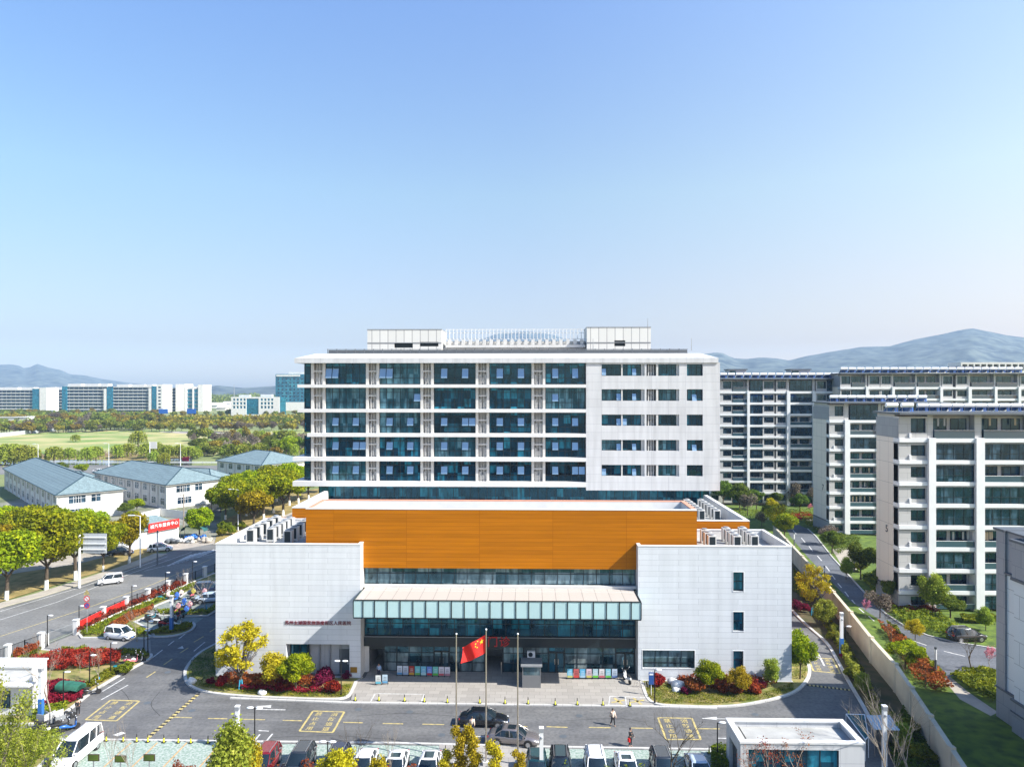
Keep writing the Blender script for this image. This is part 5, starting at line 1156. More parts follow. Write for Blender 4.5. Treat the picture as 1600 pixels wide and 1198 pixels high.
sw = thing('white_hall', 'long low white hall among the far trees at the left edge', 'building', (PX(10,600),600,0)); m = MB(); m.box(PX(-60,600), PX(42.5,600), 600, 620, 0, PZ(20,652.5,600)); m.build('wall', M['housewhite'], sw, True); m = MB(); m.box(PX(-61,600), PX(43,600), 599.5, 620.5, PZ(20,652.4,600), PZ(20,651.2,600)); m.build('roof', M['offwhite'], sw, True); m = MB()
for i in range(7): x = PX(4+i*5.6,600); m.box(x-.5, x+.5, 599.9, 600.02, PZ(20,658.5,600), PZ(20,656.5,600))
m.build('windows', M['dark'], sw, True)
for i, (a, b, t, Yq, c) in enumerate(((320,345,630,1100,'housewhite'),(347,358,628,1150,'offwhite'),(338,352,634,1000,'housewhite'),(440,480,630,1300,'housewhite'))):
    o = thing('shed', ['long low white warehouse right of the far campus row','small pale far warehouse beside the low white office','white roofed far shed in front of the long warehouse','pale far building behind the teal tower podium'][i], 'warehouse', (PX((a+b)/2,Yq),Yq,0)); m = MB(); m.box(PX(a,Yq), PX(b,Yq), Yq, Yq+20, 0, PZ(a,t+3,Yq)); m.build('wall', M[c], o, True); m = MB(); x0, x1 = PX(a,Yq)-1, PX(b,Yq)+1; z = PZ(a,t+3,Yq)+.1; m.add([(x0,Yq-1,z),(x1,Yq-1,z),(x1,Yq+21,z),(x0,Yq+21,z),(x0,Yq+10,z+4),(x1,Yq+10,z+4)], [(0,1,5,4),(2,3,4,5),(1,2,5),(3,0,4)]); m.build('roof', M['offwhite'], o, True)
gh = thing('motorway_signs', 'pair of blue far road signs on poles beyond the meadow', 'road sign', G(262,655)); 
for px in (255, 299): m = MB(); g = G(px, 658); m.box(g.x-4.5, g.x+4.5, g.y, g.y+.4, 7.5, 12); m.build('sign_panel', M['solar'], gh, True); m = MB(); m.tube((g.x,g.y+.6,0),(g.x,g.y+.6,12), .3, .3, 5); m.build('post', M['grey_al'], gh, True)
lf = thing('white_fence', 'low white panel fence at the far left side of the meadow', 'fence', G(50,683)); m = MB(); strip(m, gp((-60,686),(0,682.5),(60,676),(95,672)), .4, 0, 2.6); m.build('fence_panels', M['louvre'], lf, True)
gr = thing('guard_rail', 'long metal guard rail along the far main road', 'guard rail', (-180,301,0)); m = MB(); m.box(-420, -62, 301, 301.1, .9, 1.2); m.box(-420, -62, 301, 301.1, .45, .6); m.build('rail', M['lampwhite'], gr, True); m = MB()
for i in range(90): m.box(-420+i*4, -419.85+i*4, 301.15, 301.3, 0, 1.15)
m.build('rail_posts', M['grey_al'], gr, True)
# ================================================================ TREES
# roadside camphor trees on the left verge
T = [('camphor',10,937,826,1.0),('camphor',72,921,806,.95),('camphor',118,906,796,.95),('camphor',161,893,818,.8),('amber',202,880,794,.85)]
for i, (k_, px, py, top, w) in enumerate(T):
    tree(k_, px, py, top, 'dense yellow-green camphor tree with limewashed trunk on the roadside verge, %s' % nth(i, 5), group='camphor trees on the verge', seed=i % 3, wide=w*1.15)
T = [(-25,893,812),(38,880,800),(62,872,786),(96,868,800),(30,850,798),(128,862,796),(-8,868,795),(150,858,812),(84,850,793),(14,860,790)]
T.sort()
for i, (px, py, top) in enumerate(T): tree('camphor' if i % 3 else 'amber', px, py, top, 'round leafy tree in the clump between verge and houses, %s of ten' % nth(i, 10), group='clump of trees before the houses', seed=i % 3, wide=1.05)
tree('camphor', 312, 840, 796, 'bright green round tree standing alone right of the red shop sign', seed=1, wide=1.2)
T = [(352,812,752),(374,824,752),(397,828,760),(385,806,744),(412,812,740),(427,802,738),(404,792,734),(442,806,733),(452,790,728),(432,784,726),(466,786,726),(482,780,728),(500,770,736),(362,795,746)]
T.sort()
for i, (px, py, top) in enumerate(T): tree('amber' if px == 397 or px == 345 else 'camphor', px, py, top, 'leafy street tree beside the ward tower, %s of 14' % nth(i, 14), group='street trees left of the ward tower', seed=i % 3, wide=1.25)
for i, (px, py, top) in enumerate([(352,832,812),(362,836,818),(346,838,824),(376,828,812)]): tree('bush', px, py, top, 'low roadside shrub near the rubble heap, %s of four' % ['second from the left','third from the left','leftmost','rightmost'][i], 'shrub', group='roadside shrubs')
# willows
T = [(-20,725,690),(8,727,692),(22,724,692),(38,726,694),(52,722,698),(84,722,696),(108,720,698),(136,723,698),(150,720,696),(182,716,694),(200,714,692),(228,716,692),(243,714,690),(262,716,694),(280,716,694),(298,718,696),(308,716,700),(256,726,706),(35,720,696),(-5,722,696),(240,722,704),(216,698,672),(118,690,678)]
T.sort()
for i, (px, py, top) in enumerate(T): tree('willow', px, py, top, 'drooping green willow on the pond bank, %s of %d' % (nth(i, len(T)), len(T)), group='willows along the pond', wide=1.5 if i%2 else 1.25)
# trees at the far side of the meadow, three belts
def belt(n, x0, x1, yb, hmin, hmax, kinds, where, grp, jit=1.5):
    xs = sorted(x0+(x1-x0)*(i+.5)/n+rnd.uniform(-1, 1)*(x1-x0)/n*.5 for i in range(n))
    for i, px in enumerate(xs):
        b = yb(px)+rnd.uniform(-jit, jit); tree(rnd.choice(kinds), px, b, b-rnd.uniform(hmin, hmax), 'small tree, %s of %d in the %s' % (nth(i, n), n, where), group=grp, wide=rnd.uniform(.95, 1.35), seed=rnd.randrange(2))
FK = ['far','far','far2','far2','fluffy']
belt(54, -30, 230, lambda x: 678-x*.03, 14, 22, FK, 'left belt bordering the meadow', 'far trees, left belt')
belt(50, -30, 250, lambda x: 664, 14, 22, FK, 'second belt below the campus blocks', 'far trees, second belt')
belt(34, 240, 490, lambda x: 664, 11, 16, ['far','far2','far'], 'neat row beyond the meadow', 'far trees, right row')
belt(30, 210, 480, lambda x: 674, 11, 18, FK, 'ragged row behind the meadow', 'far trees, ragged row')
belt(26, 300, 480, lambda x: 690+abs(x-360)*.04, 12, 22, ['far','fluffy','willow','far2','fluffy'], 'loose wood right of the meadow', 'trees right of the meadow', 6)
belt(26, 300, 482, lambda x: 712, 14, 28, ['far','willow','far2','green'], 'thicket behind the teal roofed house', 'thicket behind the houses', 6)
belt(36, -30, 490, lambda x: 651, 9, 14, ['far','far2'], 'thin belt below the campus', 'far trees, campus belt')
tree('camphor', 447, 716, 682, 'dark round tree standing out above the thicket left of the ward tower', seed=0)
tree('shrub_maroon', 291, 723, 711, 'dark red shrub at the right end of the pond', 'shrub', name='shrub')
rsq = np.random.RandomState(4)
def wood(name, X0, X1, Ya, Yb, n, hh, size, mat, label):
    x = rsq.uniform(X0, X1, n); y = rsq.uniform(Ya, Yb, n)
    z = np.array([hh*(.55+.8*abs(mnoise.noise(Vector((a*.02, b*.02, 3))))) for a, b in zip(x, y)])*rsq.uniform(.2, 1, n)**.4
    o = ob(name, cards_mesh(name, cards(np.stack([x,y,z],1), size, rsq, np.tile([0,0,.7],(n,1))), mat)); tag(o, label, 'trees', kind='stuff')
wood('distant_wood', -1300, 200, 1200, 2300, 16000, 13, 5.5, L['far'], 'continuous dark wood between the campus and the hills')
wood('distant_wood', 200, 1900, 480, 2100, 22000, 13, 5, L['far'], 'continuous wood behind the apartment blocks below the right hills')
# behind and beside the hospital on the right
T = [('green',1130,792,752),('green',1156,800,756),('fluffy',1168,806,770),('oval',1205,800,776),('green',1182,797,765),('oval',1214,828,784),('camphor',1200,812,788),('camphor',1226,846,800),('fluffy',1240,790,752),('fluffy',1272,792,760),('fluffy',1190,822,800),('green',1212,790,768)]
T.sort(key=lambda t: t[1])
for i, (k_, px, py, top) in enumerate(sorted(T, key=lambda t: t[1])): tree(k_, px, py, top, 'loose tree behind the east drive, %s of 12' % nth(i, 12), group='trees behind the east drive')
tree('loose', 1269, 962, 882, 'young yellow-green tree with blue wrapped stems beside the east boundary wall', seed=1)
tree('loose', 376, 1078, 975, 'open yellow-leaved tree with blue wrapped stems at the left corner of the facade', seed=0, wide=1.25)
tree('oval', 430, 1078, 1015, 'tall yellow-green shrub tree left of the bright ball shaped one, left garden', seed=0, wide=1.1)
tree('camphor_plain', 462, 1082, 1020, 'bright yellow-green ball shaped tree in the left front garden', seed=1, wide=1.15, name='tree')
for i, (k_, px, py, top, lb) in enumerate([('camphor_plain',1108,1082,1034,'round dense green-yellow tree, left one of three in the right front garden'),('oval',1156,1086,1039,'slim yellow tree, middle one of three in the right front garden'),('ovalg',1206,1074,1031,'loose olive-yellow tree, right one of three in the right front garden'),('camphor_plain',1250,1062,990,'tall dense yellow shrub tree at the right corner of the facade')]): tree(k_, px, py, top, lb, seed=i % 3, wide=1.1 if i != 3 else .75)
SH = [('redl',1029,1073,1052,'bright red shrub at the left end of the right front garden'),('maroon',1072,1086,1072,'small dark maroon shrub near the white rocks, right front garden'),('rust',1064,1070,1056,'rust red shrub behind the white rocks'),('redl',1180,1084,1062,'vivid red shrub between the slim and the loose tree'),('maroon',1192,1076,1060,'dark red shrub just left of the loose olive tree'),('rust',1130,1082,1054,'pinkish brown twiggy shrub between the round and the slim tree'),('rust',1148,1085,1068,'red shrub at the foot of the slim yellow tree'),('rust',1090,1082,1055,'sandy twiggy shrub left of the round tree'),('rust',1172,1080,1058,'pale pink shrub right of the slim yellow tree'),
      ('redl',437,1078,1060,'bright red ball shrub below the left garden trees'),('redl',521,1083,1058,'large red ball shrub beside the lamp near the entrance'),('maroon',512,1066,1037,'tall magenta maroon shrub by the louvred recess'),('maroon',500,1072,1050,'low maroon shrub left of the tall magenta one'),('redl',347,1073,1055,'red ball shrub at the far left corner of the facade'),('maroon',328,1070,1057,'dark red ball shrub outermost at the left corner'),('maroon',541,1062,1048,'small maroon shrub by the brass plaque'),
      ('maroon',1246,952,935,'crimson shrub beside the east wall near the young tree'),('maroon',1256,957,941,'crimson shrub just right of its twin by the young tree')]
for c, px, py, top, lb in SH: tree('shrub_'+c, px, py, top, lb, 'shrub', name='shrub', wide=1.15 if c != 'maroon' else 1.0)
def PB(*pp): return [(v.x, v.y) for v in gp(*pp)]
bed('shrub_bed', PB((350,1060),(420,1062),(500,1066),(500,1076),(440,1082),(360,1076),(348,1068)), 1.3, L['rust'], 5200, .11, 'low rust red shrub bed along the left front wall')
bed('shrub_bed', PB((372,1080),(470,1086),(520,1086),(520,1080),(440,1078),(372,1072)), .7, L['redl'], 1600, .10, 'sparse red and orange foliage at the foot of the left garden trees', seed=3)
bed('shrub_bed', PB((1060,1064),(1200,1064),(1215,1072),(1190,1082),(1120,1084),(1060,1074)), 1.0, L['rust'], 2600, .11, 'low rust coloured shrubs along the right front wall', seed=4)
for pp, s, nn in ((((300,1030),(345,1010),(345,1055),(330,1075),(305,1070),(295,1050)),6,2500),(((300,1072),(380,1084),(440,1089),(540,1091),(550,1070),(500,1080),(400,1078),(330,1068)),7,5000),(((1008,1068),(1040,1070),(1110,1086),(1200,1082),(1240,1068),(1240,1080),(1200,1094),(1110,1102),(1030,1100),(1012,1090)),8,6500),(((1238,1060),(1238,1000),(1250,1010),(1262,1040),(1258,1062)),9,1500)):
    bed('grass_tufts', PB(*pp), .16, L['olive'] if s != 6 else L['green'], nn, .06, {6: 'shaded grass tufts at the left corner of the facade', 7: 'patchy grass tufts along the kerb of the left front garden', 8: 'patchy grass tufts along the kerb of the right front garden', 9: 'grass tufts around the corner at the right end of the facade'}[s], 'grass', seed=s)
# left garden shrubs
bed('shrub_bed', PB((22,1040),(104,1023),(150,1022),(190,1026),(186,1040),(120,1048),(60,1052),(14,1050)), 1.1, L['redl'], 9000, .12, 'broad dark red shrub bed south of the gate driveway', seed=11)
bed('shrub_bed', PB((52,1078),(110,1070),(132,1076),(128,1096),(100,1106),(52,1108)), 1.1, L['redl'], 7000, .12, 'red shrub bed beside the green tricycle', seed=12)
bed('hedge', PB((96,1016),(225,1021),(234,1026),(222,1032),(180,1027),(96,1022)), .7, L['olive'], 4500, .10, 'clipped yellow-green hedge along the south side of the gate driveway', 'hedge', seed=13)
bed('hedge', PB((60,1016),(66,1019),(20,1038),(0,1046),(0,1040)), .6, L['olive'], 1600, .10, 'narrow yellow-green hedge inside the fence left of the gate', 'hedge', seed=14)
bed('hedge', PB((126,990),(165,973),(200,956),(233,943),(264,930),(302,914),(306,918),(268,934),(236,948),(204,962),(168,980),(134,996)), .6, L['olive'], 6000, .10, 'long yellow-green hedge inside the fence right of the gate', 'hedge', seed=15)
bed('shrub_bed', PB((118,989),(160,968),(196,951),(230,938),(261,925),(289,913),(292,916),(264,929),(233,942),(199,955),(163,973),(121,994)), 1.4, L['rust'], 5200, .12, 'red foliage filling the foot of the long railing fence', seed=16)
bed('shrub_bed', PB((20,1032),(60,1015),(62,1018),(22,1036)), 1.5, L['rust'], 1300, .12, 'red foliage behind the short railing left of the gate', seed=17)
bed('hedge', PB((128,994),(180,994),(230,995),(226,985),(200,982),(160,984)), .5, L['olive'], 2600, .10, 'low yellow hedge beside the white multi purpose car', 'hedge', seed=18)
bed('shrub_bed', PB((168,982),(200,962),(240,950),(240,956),(214,966),(190,982)), .8, L['rust'], 2600, .11, 'russet shrubs in the bed between fence and scooter bays', seed=19)
bed('hedge', PB((238,957),(262,955),(300,957),(324,955),(345,944),(345,950),(326,961),(300,962),(250,961)), .7, L['olive'], 2600, .10, 'yellow hedge strip between the two scooter bays', 'hedge', seed=20)
bed('hedge', PB((232,990),(262,983),(290,976),(300,975),(300,982),(286,988),(262,992),(238,993)), .6, L['olive'], 2600, .10, 'shaded dark hedge on the rounded island by the internal road', 'hedge', seed=21)
bed('hedge', PB((142,1078),(178,1058),(186,1050),(180,1048),(150,1060),(128,1078),(132,1086)), .6, L['olive'], 2600, .10, 'bright yellow hedge at the kerb by the two lamps', 'hedge', seed=22)
bed('hedge', PB((52,1112),(100,1104),(108,1106),(92,1120),(60,1129),(50,1130)), .6, L['olive'], 2600, .10, 'yellow hedge at the kerb near the parked tricycles', 'hedge', seed=23)
tree('bush', 196, 1052, 1032, 'dry straw coloured bush beside the parked motor scooters', 'shrub', wide=1.3)
T = [('bareblue',155,1067,1012),('redtree',154,1068,1010),('barepale',214,1002,938),('barepale',283,925,890),('barepale',291,922,886),('bareblue',322,956,895),('barepale',125,1052,1018),('barepale',57,1030,985)]
LB = ['slender bare young tree with blue wrapped trunk behind the kerb lamps','reddish budding young tree behind the kerb lamps','pale bare tree in the island beside the white car','pale bare pollard left of the fence end','pale pollarded tree with white trunk at the fence end','bare tree with blue wrap beside the scooter bay at the corner','small bare tree propped with poles in the red bed','pale bare sapling by the gate pillar']
for (k_, px, py, top), lb in zip(T, LB): tree(k_, px, py, top, lb)
tree('barepale', 80, 1120, 1000, 'thin tall sapling with sparse green top in front of the red bed')
# east garden strip and wall foot
bed('shrub_bed', PB((1296,985),(1304,985),(1335,1045),(1352,1075),(1340,1080),(1322,1045)), 1.5, L['willow'], 5200, .12, 'loose light green bamboo like shrubs at the foot of the boundary wall', seed=31)
bed('shrub_bed', PB((1240,925),(1262,945),(1290,985),(1320,1035),(1352,1095),(1380,1150),(1400,1150),(1350,1050),(1310,985),(1270,930),(1240,890)), .5, L['olive'], 7000, .11, 'dark low planting in the strip between kerb and boundary wall', seed=32)
tree('ovalg', 1288, 980, 938, 'light green broad leaved shrub tree by the boundary wall', 'tree', wide=1.3)
tree('green', 1345, 905, 850, 'small tree at the end wall of the middle apartment block'); tree('bush', 1340, 892, 874, 'russet round bush by the garden path', 'shrub', wide=1.4)
for pp, c, hh, s, lb in ((((1384,956),(1412,976),(1450,990),(1495,1000),(1498,985),(1470,968),(1430,956),(1400,950)),'olive',1.2,41,'tall mixed hedge at the foot of the nearest apartment block'),(((1392,942),(1440,948),(1470,960),(1420,962),(1388,952)),'rust',1.0,42,'russet shrubs against the nearest apartment block'),(((1500,965),(1556,968),(1560,976),(1505,974)),'olive',.8,43,'clipped hedge beyond the dark car, right side'),(((1400,992),(1440,1030),(1472,1060),(1490,1080),(1460,1084),(1425,1060),(1395,1010),(1370,975)),'rust',1.1,44,'russet and green shrubs just right of the boundary wall'),(((1385,975),(1400,985),(1445,1028),(1478,1060),(1474,1064),(1436,1032),(1398,992)),'olive',.8,45,'bright clipped hedge edging the estate road'),(((1484,1058),(1530,1048),(1556,1052),(1556,1100),(1530,1088)),'olive',.9,46,'dark clipped hedge left of the stone building'),(((1250,810),(1290,806),(1300,826),(1280,834),(1262,824)),'olive',.9,47,'curving hedge at the head of the estate road'),(((1345,905),(1370,935),(1382,950),(1392,940),(1380,915),(1365,900)),'olive',1.0,48,'dark hedge beside the beige end wall'),(((1282,842),(1310,868),(1340,852),(1345,842),(1300,832)),'green',.7,49,'low planting below the middle apartment block'),(((1128,800),(1260,798),(1300,800),(1290,806),(1230,812),(1140,812)),'olive',1.0,50,'garden hedges below the rear apartment block'),(((1225,806),(1262,802),(1275,810),(1250,814)),'redl',.6,51,'crimson azalea bed at the head of the estate road')):
    bed('hedge' if 'hedge' in lb else 'shrub_bed', PB(*pp), hh, L[c], 3600, .13, lb, 'hedge' if 'hedge' in lb else 'shrubs', seed=s)
for k_, px, py, top, lb, w in (('camphor_plain',1415,1045,1002,'large round olive bush right of the boundary wall',1.5),('ovalg',1458,960,898,'fresh green young tree before the nearest apartment block',1.0),('green',1485,965,932,'dark rounded evergreen at the foot of the nearest block',1.5),('green',1390,948,905,'shady narrow tree by the beige end wall',.8),('fluffy',1375,965,925,'brown twiggy shrub by the estate road',1.3),('bare',1392,1008,955,'dark bare tree between boundary wall and estate road',1.2),('bare',1518,1052,975,'dark bare tree beside the parked dark car',1.3),('blossom',1546,1048,1008,'pink blossoming tree at the corner of the stone building',1.0),('blossom',1352,965,935,'small pink flowering sapling over the estate road',1.0),('bare',1412,1060,1010,'thin bare sapling in the russet shrubs',1.0),('blossom',1264,800,786,'small pink azalea tree by the apartment garden',1.3)):
    tree(k_, px, py, top, lb, wide=w)
# near trees along the bottom edge, their feet below the frame
for k_, px, py, top, lb, w, sd_ in (('column',718,1238,1140,'tall narrow yellow young tree at the first flagpole',.85,0),('column',741,1236,1136,'tall narrow yellow young tree just right of the first flagpole',.8,1),('column',772,1240,1160,'short yellow young tree right of the middle flagpole',1.0,2),('column',812,1240,1174,'lowest yellow young tree beside the right flagpole',1.0,0),('column',700,1240,1178,'small yellow sapling left of the first flagpole',1.2,1),('ovalg',366,1262,1136,'leafy yellow-green round tree left of the red parked car',1.0,0),('oval',385,1248,1140,'smaller leafy tree in front of the double lamp',.7,2),('oval',528,1250,1164,'yellow bushy tree hiding the dark blue parked car',.95,1),('oval',590,1252,1172,'yellow bush between the first two white parked cars',.7,2),('oval',344,1262,1172,'low yellow-green tree crown at the bottom, left of the round one',.9,0),
    ('bare',558,1240,1118,'thin pale bare tree standing beside the dark green parked car',.7,0),('barepale',612,1240,1132,'thin bare sapling in front of a white parked car',.6,1),('bare',1050,1242,1094,'tall spreading bare tree in front of the right parked cars',1.05,1),('barepale',208,1250,1114,'thin bare sapling over the pale green bays',.7,2),('barepale',178,1250,1110,'leafless sapling right of the white van',.6,0),('barepale',1389,1238,1062,'tall pale bare tree in front of the blue awning',1.15,2),('barepale',1425,1232,1084,'pale bare tree with blue wrap right of the blue awning',1.1,0),('barepale',1398,1240,1140,'short pale bare sapling below the blue awning',.9,1),
    ('redtree',1205,1250,1150,'reddish budding shrub tree before the guard house window',1.1,1),('redtree',1255,1250,1146,'budding twiggy shrub tree right of its neighbour before the guard house',1.1,0),('redtree',1170,1255,1165,'low reddish twigs at the left of the guard house window',1.0,2)):
    tree(k_, px, py, top, lb, wide=w, seed=sd_)
T = [(10,1262,1078,'green'),(40,1262,1120,'yel'),(-18,1250,1050,'yel'),(75,1268,1135,'green')]
for i, (px, py, top, c) in enumerate(T): tree('sparse', px, py, top, 'sparse fresh leaved tree in the bottom left corner, %s of four' % ['second from the left','third from the left','leftmost','rightmost'][i], wide=.8, seed=i % 3, group='near trees in the bottom left corner')
bed('shrub_bed', PB((-30,1160),(60,1155),(95,1160),(60,1198),(40,1230),(-40,1230)), 1.6, L['olive'], 9000, .10, 'mixed yellow-green shrubs along the bottom left corner', seed=61)
bed('shrub_bed', PB((270,1206),(690,1212),(690,1240),(270,1240)), 1.6, L['rust'], 9000, .09, 'twiggy red and brown shrubs in front of the parked cars', seed=62, lump=1.2)
bed('shrub_bed', PB((850,1212),(1150,1216),(1150,1240),(850,1240)), 1.3, L['olive'], 5000, .09, 'low yellow-green shrubs in front of the right parked cars', seed=63, lump=1.2)
bed('shrub_bed', PB((1112,1178),(1138,1180),(1138,1215),(1110,1215)), 1.3, L['olive'], 2200, .10, 'small green bush left of the guard house', seed=64)
# white rocks
for i, (px, py, s) in enumerate(((1060,1074,.8),(1052,1068,.6),(1056,1080,.45),(300,1066,.5),(410,1084,.45))):
    m = MB(); m.ball((0,0,s*.35), s, 9, 6, sc=(1.1,.8,.75)); m.v = [(a+.25*s*mnoise.noise(Vector((a*2,b*2,c*2+i))), b+.25*s*mnoise.noise(Vector((a*2,b*2,c*2+9+i))), c+.35*s*mnoise.noise(Vector((a*2,b*2,c*2+5+i)))) for a,b,c in m.v]
    o = ob('garden_rock', m.mesh('garden_rock', M['white']), None, G(px,py,.12)); tag(o, ['largest pale rock in the right front garden','pale rock behind the largest one in the right front garden','smallest pale rock in front of the others, right front garden','flat pale stone at the left corner garden kerb','small pale stone at the kerb of the left front garden'][i], 'rock')
# rubble heap and sheet by the road junction
for i, (px, py, c, mt) in enumerate(((290,846,'tipped heap of pale rubble by the roadside shop','offwhite'),(302,842,'blue sheeted pile of goods right of the shop','solar'),(318,846,'low brown rubble under the lone round tree','sidewalk'),(278,848,'dark covered pile at the right end of the shop','apt_dark'))):
    m = MB()
    for q in range(14): m.ball((rnd.uniform(-2,2), rnd.uniform(-1,1), rnd.uniform(.1,.7)), rnd.uniform(.3,.7), 6, 4, sc=(1,1,.7))
    o = ob('rubble_heap', m.mesh('rubble_heap', M[mt]), None, G(px,py,.1)); tag(o, c, 'rubble', kind='stuff')
m = MB(); 
for q in range(9):
    a0_, a1_ = math.pi*q/9, math.pi*(q+1)/9; m.quad((2.6*math.cos(a0_),0,1.4*math.sin(a0_)+1.6),(2.6*math.cos(a1_),0,1.4*math.sin(a1_)+1.6),(2.6*math.cos(a1_),2,1.4*math.sin(a1_)+1.6),(2.6*math.cos(a0_),2,1.4*math.sin(a0_)+1.6))
o = thing('canopy_tent', 'teal arched canopy over goods behind the lone round tree', 'canopy', G(300,842,.1)); m.build('cover', M['net'], o); m = MB()
for x in (-2.6, 2.6): m.tube((x,0,0),(x,0,1.6),.05,.05,5); m.tube((x,2,0),(x,2,1.6),.05,.05,5)
m.build('posts', M['steel'], o)
bed('undergrowth', PB((-80,672),(240,670),(240,650),(-80,650)), 7, L['far'], 9000, 1.6, 'low scrub between the far tree belts', 'scrub', seed=71, z=0)
bed('undergrowth', PB((230,668),(500,664),(500,655),(270,655)), 6, L['far2'], 5000, 1.6, 'low scrub right of the road signs', 'scrub', seed=72, z=0)
bed('undergrowth', PB((300,712),(500,712),(500,680),(360,684)), 3, L['brownw'], 6000, .6, 'brown scrub around the loose wood right of the meadow', 'scrub', seed=73, z=0)
bed('reeds', PB((40,716),(300,712),(300,708),(110,706),(30,711)), 1.0, L['twig'], 3000, .3, 'dry reeds on the pond bank', 'reeds', seed=74, z=0)

for i, (k_, px, py, top, w, lb) in enumerate([('bush',1302,1002,984,1.2,'round olive shrub in the east strip above the camera pole'),('shrub_green' if False else 'bush',1330,1060,1040,1.2,'olive shrub halfway down the east strip'),('ovalg',1348,1085,1046,1.1,'loose light green shrub tree low in the east strip'),('bush',1378,1128,1104,1.3,'dark shrub beside the top of the blue awning'),('bush',1420,1150,1122,1.3,'shrub in the shade at the wall foot right of the awning'),('ovalg',1410,1178,1130,1.0,'thin green shrub tree at the wall foot below the awning'),('bush',1262,938,918,1.2,'olive shrub behind the crimson azaleas'),('shrub_maroon',1318,1030,1018,1.0,'small crimson shrub in the east strip'),('bush',1440,1190,1160,1.3,'low dark shrub lowest at the wall foot')]): tree(k_, px, py, top, lb, 'shrub', name='shrub', wide=w)
bed('shrub_bed', PB((1385,1150),(1412,1110),(1450,1172),(1470,1200),(1440,1230),(1400,1215)), .7, L['green'], 4200, .12, 'dark shaded planting between blue awning and boundary wall', seed=81)

T = [(206,826,800),(225,822,806),(196,806,786),(214,800,778),(120,822,800),(345,800,772),(330,790,768),(246,836,822),(130,742,724),(375,760,738),(352,775,752),(95,740,722)]
T.sort()
for i, (px, py, top) in enumerate(T): tree('camphor' if i % 3 else 'green', px, py, top, 'small yard tree among the teal roofed houses, %s of 12' % nth(i, 12), group='trees between the houses', seed=i % 3, wide=1.3)
yw = thing('yard_wall', 'low pale yard wall below the second teal roofed house', 'wall', G(250,806)); m = MB(); strip(m, gp((205,818),(250,806),(300,812),(345,790)), .25, 0, 2.0); m.build('wall_face', M['housewhite'], yw, True)
T = [('green',1300,865,830),('ovalg',1322,905,872),('green',1250,800,772),('fluffy',1296,852,822),('oval',1430,1000,965),('green',1372,930,890),('bare',1446,1075,1030),('ovalg',1540,985,950)]
for i, (k_, px, py, top) in enumerate(sorted(T, key=lambda t: t[1])): tree(k_, px, py, top, 'young planted tree in the apartment garden, %s of eight' % nth(i, 8), group='young trees in the apartment garden', wide=1.15)
# ================================================================ VEHICLES
CARC = {}
def paint(name, c, metal=.3, rough=.25): m = simple(name, c, rough, metal, .8); return m
PT = {'white': paint('white_car_paint', (.78,.79,.80), 0), 'black': paint('black_car_paint', (.012,.013,.016)), 'silver': paint('silver_brown_paint', (.22,.20,.20), .5), 'red': paint('dark_red_paint', (.22,.012,.018)), 'grey': paint('dark_grey_paint', (.04,.045,.052)), 'blue': paint('dark_blue_paint', (.01,.02,.06)), 'lblue': paint('pale_blue_paint', (.45,.53,.62), .1), 'teal': paint('dark_teal_paint', (.01,.05,.06))}
STY = {  # length, half width, stations (x, z_top, half width), cabin base x0,x1, roof x0,x1, heights, wheelbase
 'sedan': dict(st=[(-2.42,.66,.66),(-2.34,.88,.80),(-2.0,1.00,.88),(-1.4,1.0,.91),(-.5,.96,.92),(.5,.94,.92),(1.1,.92,.91),(1.7,.84,.89),(2.15,.72,.83),(2.36,.58,.70),(2.42,.45,.6)], cab=(-1.85,1.25,-1.05,.35,.90,1.44), wb=(-1.42,1.42), r=.33),
 'suv': dict(st=[(-2.3,.8,.72),(-2.26,1.05,.84),(-1.9,1.1,.90),(-1.0,1.08,.93),(.4,1.06,.93),(1.0,1.05,.92),(1.6,1.0,.90),(2.05,.88,.85),(2.28,.7,.74),(2.34,.5,.62)], cab=(-2.2,1.35,-1.85,.35,1.03,1.70), wb=(-1.38,1.38), r=.37),
 'van': dict(st=[(-2.55,1.2,.86),(-2.5,1.3,.92),(-1.5,1.3,.95),(0,1.28,.95),(1.2,1.24,.94),(1.9,1.12,.90),(2.35,.92,.84),(2.52,.7,.74),(2.58,.5,.64)], cab=(-2.52,1.95,-2.4,.95,1.22,2.12), wb=(-1.6,1.65), r=.34),
 'mini': dict(st=[(-1.9,1.0,.72),(-1.86,1.1,.78),(-1.0,1.12,.80),(.3,1.1,.80),(1.0,1.06,.79),(1.5,.9,.76),(1.78,.7,.68),(1.86,.5,.6)], cab=(-1.86,1.2,-1.7,.5,1.08,1.72), wb=(-1.2,1.2), r=.29)}
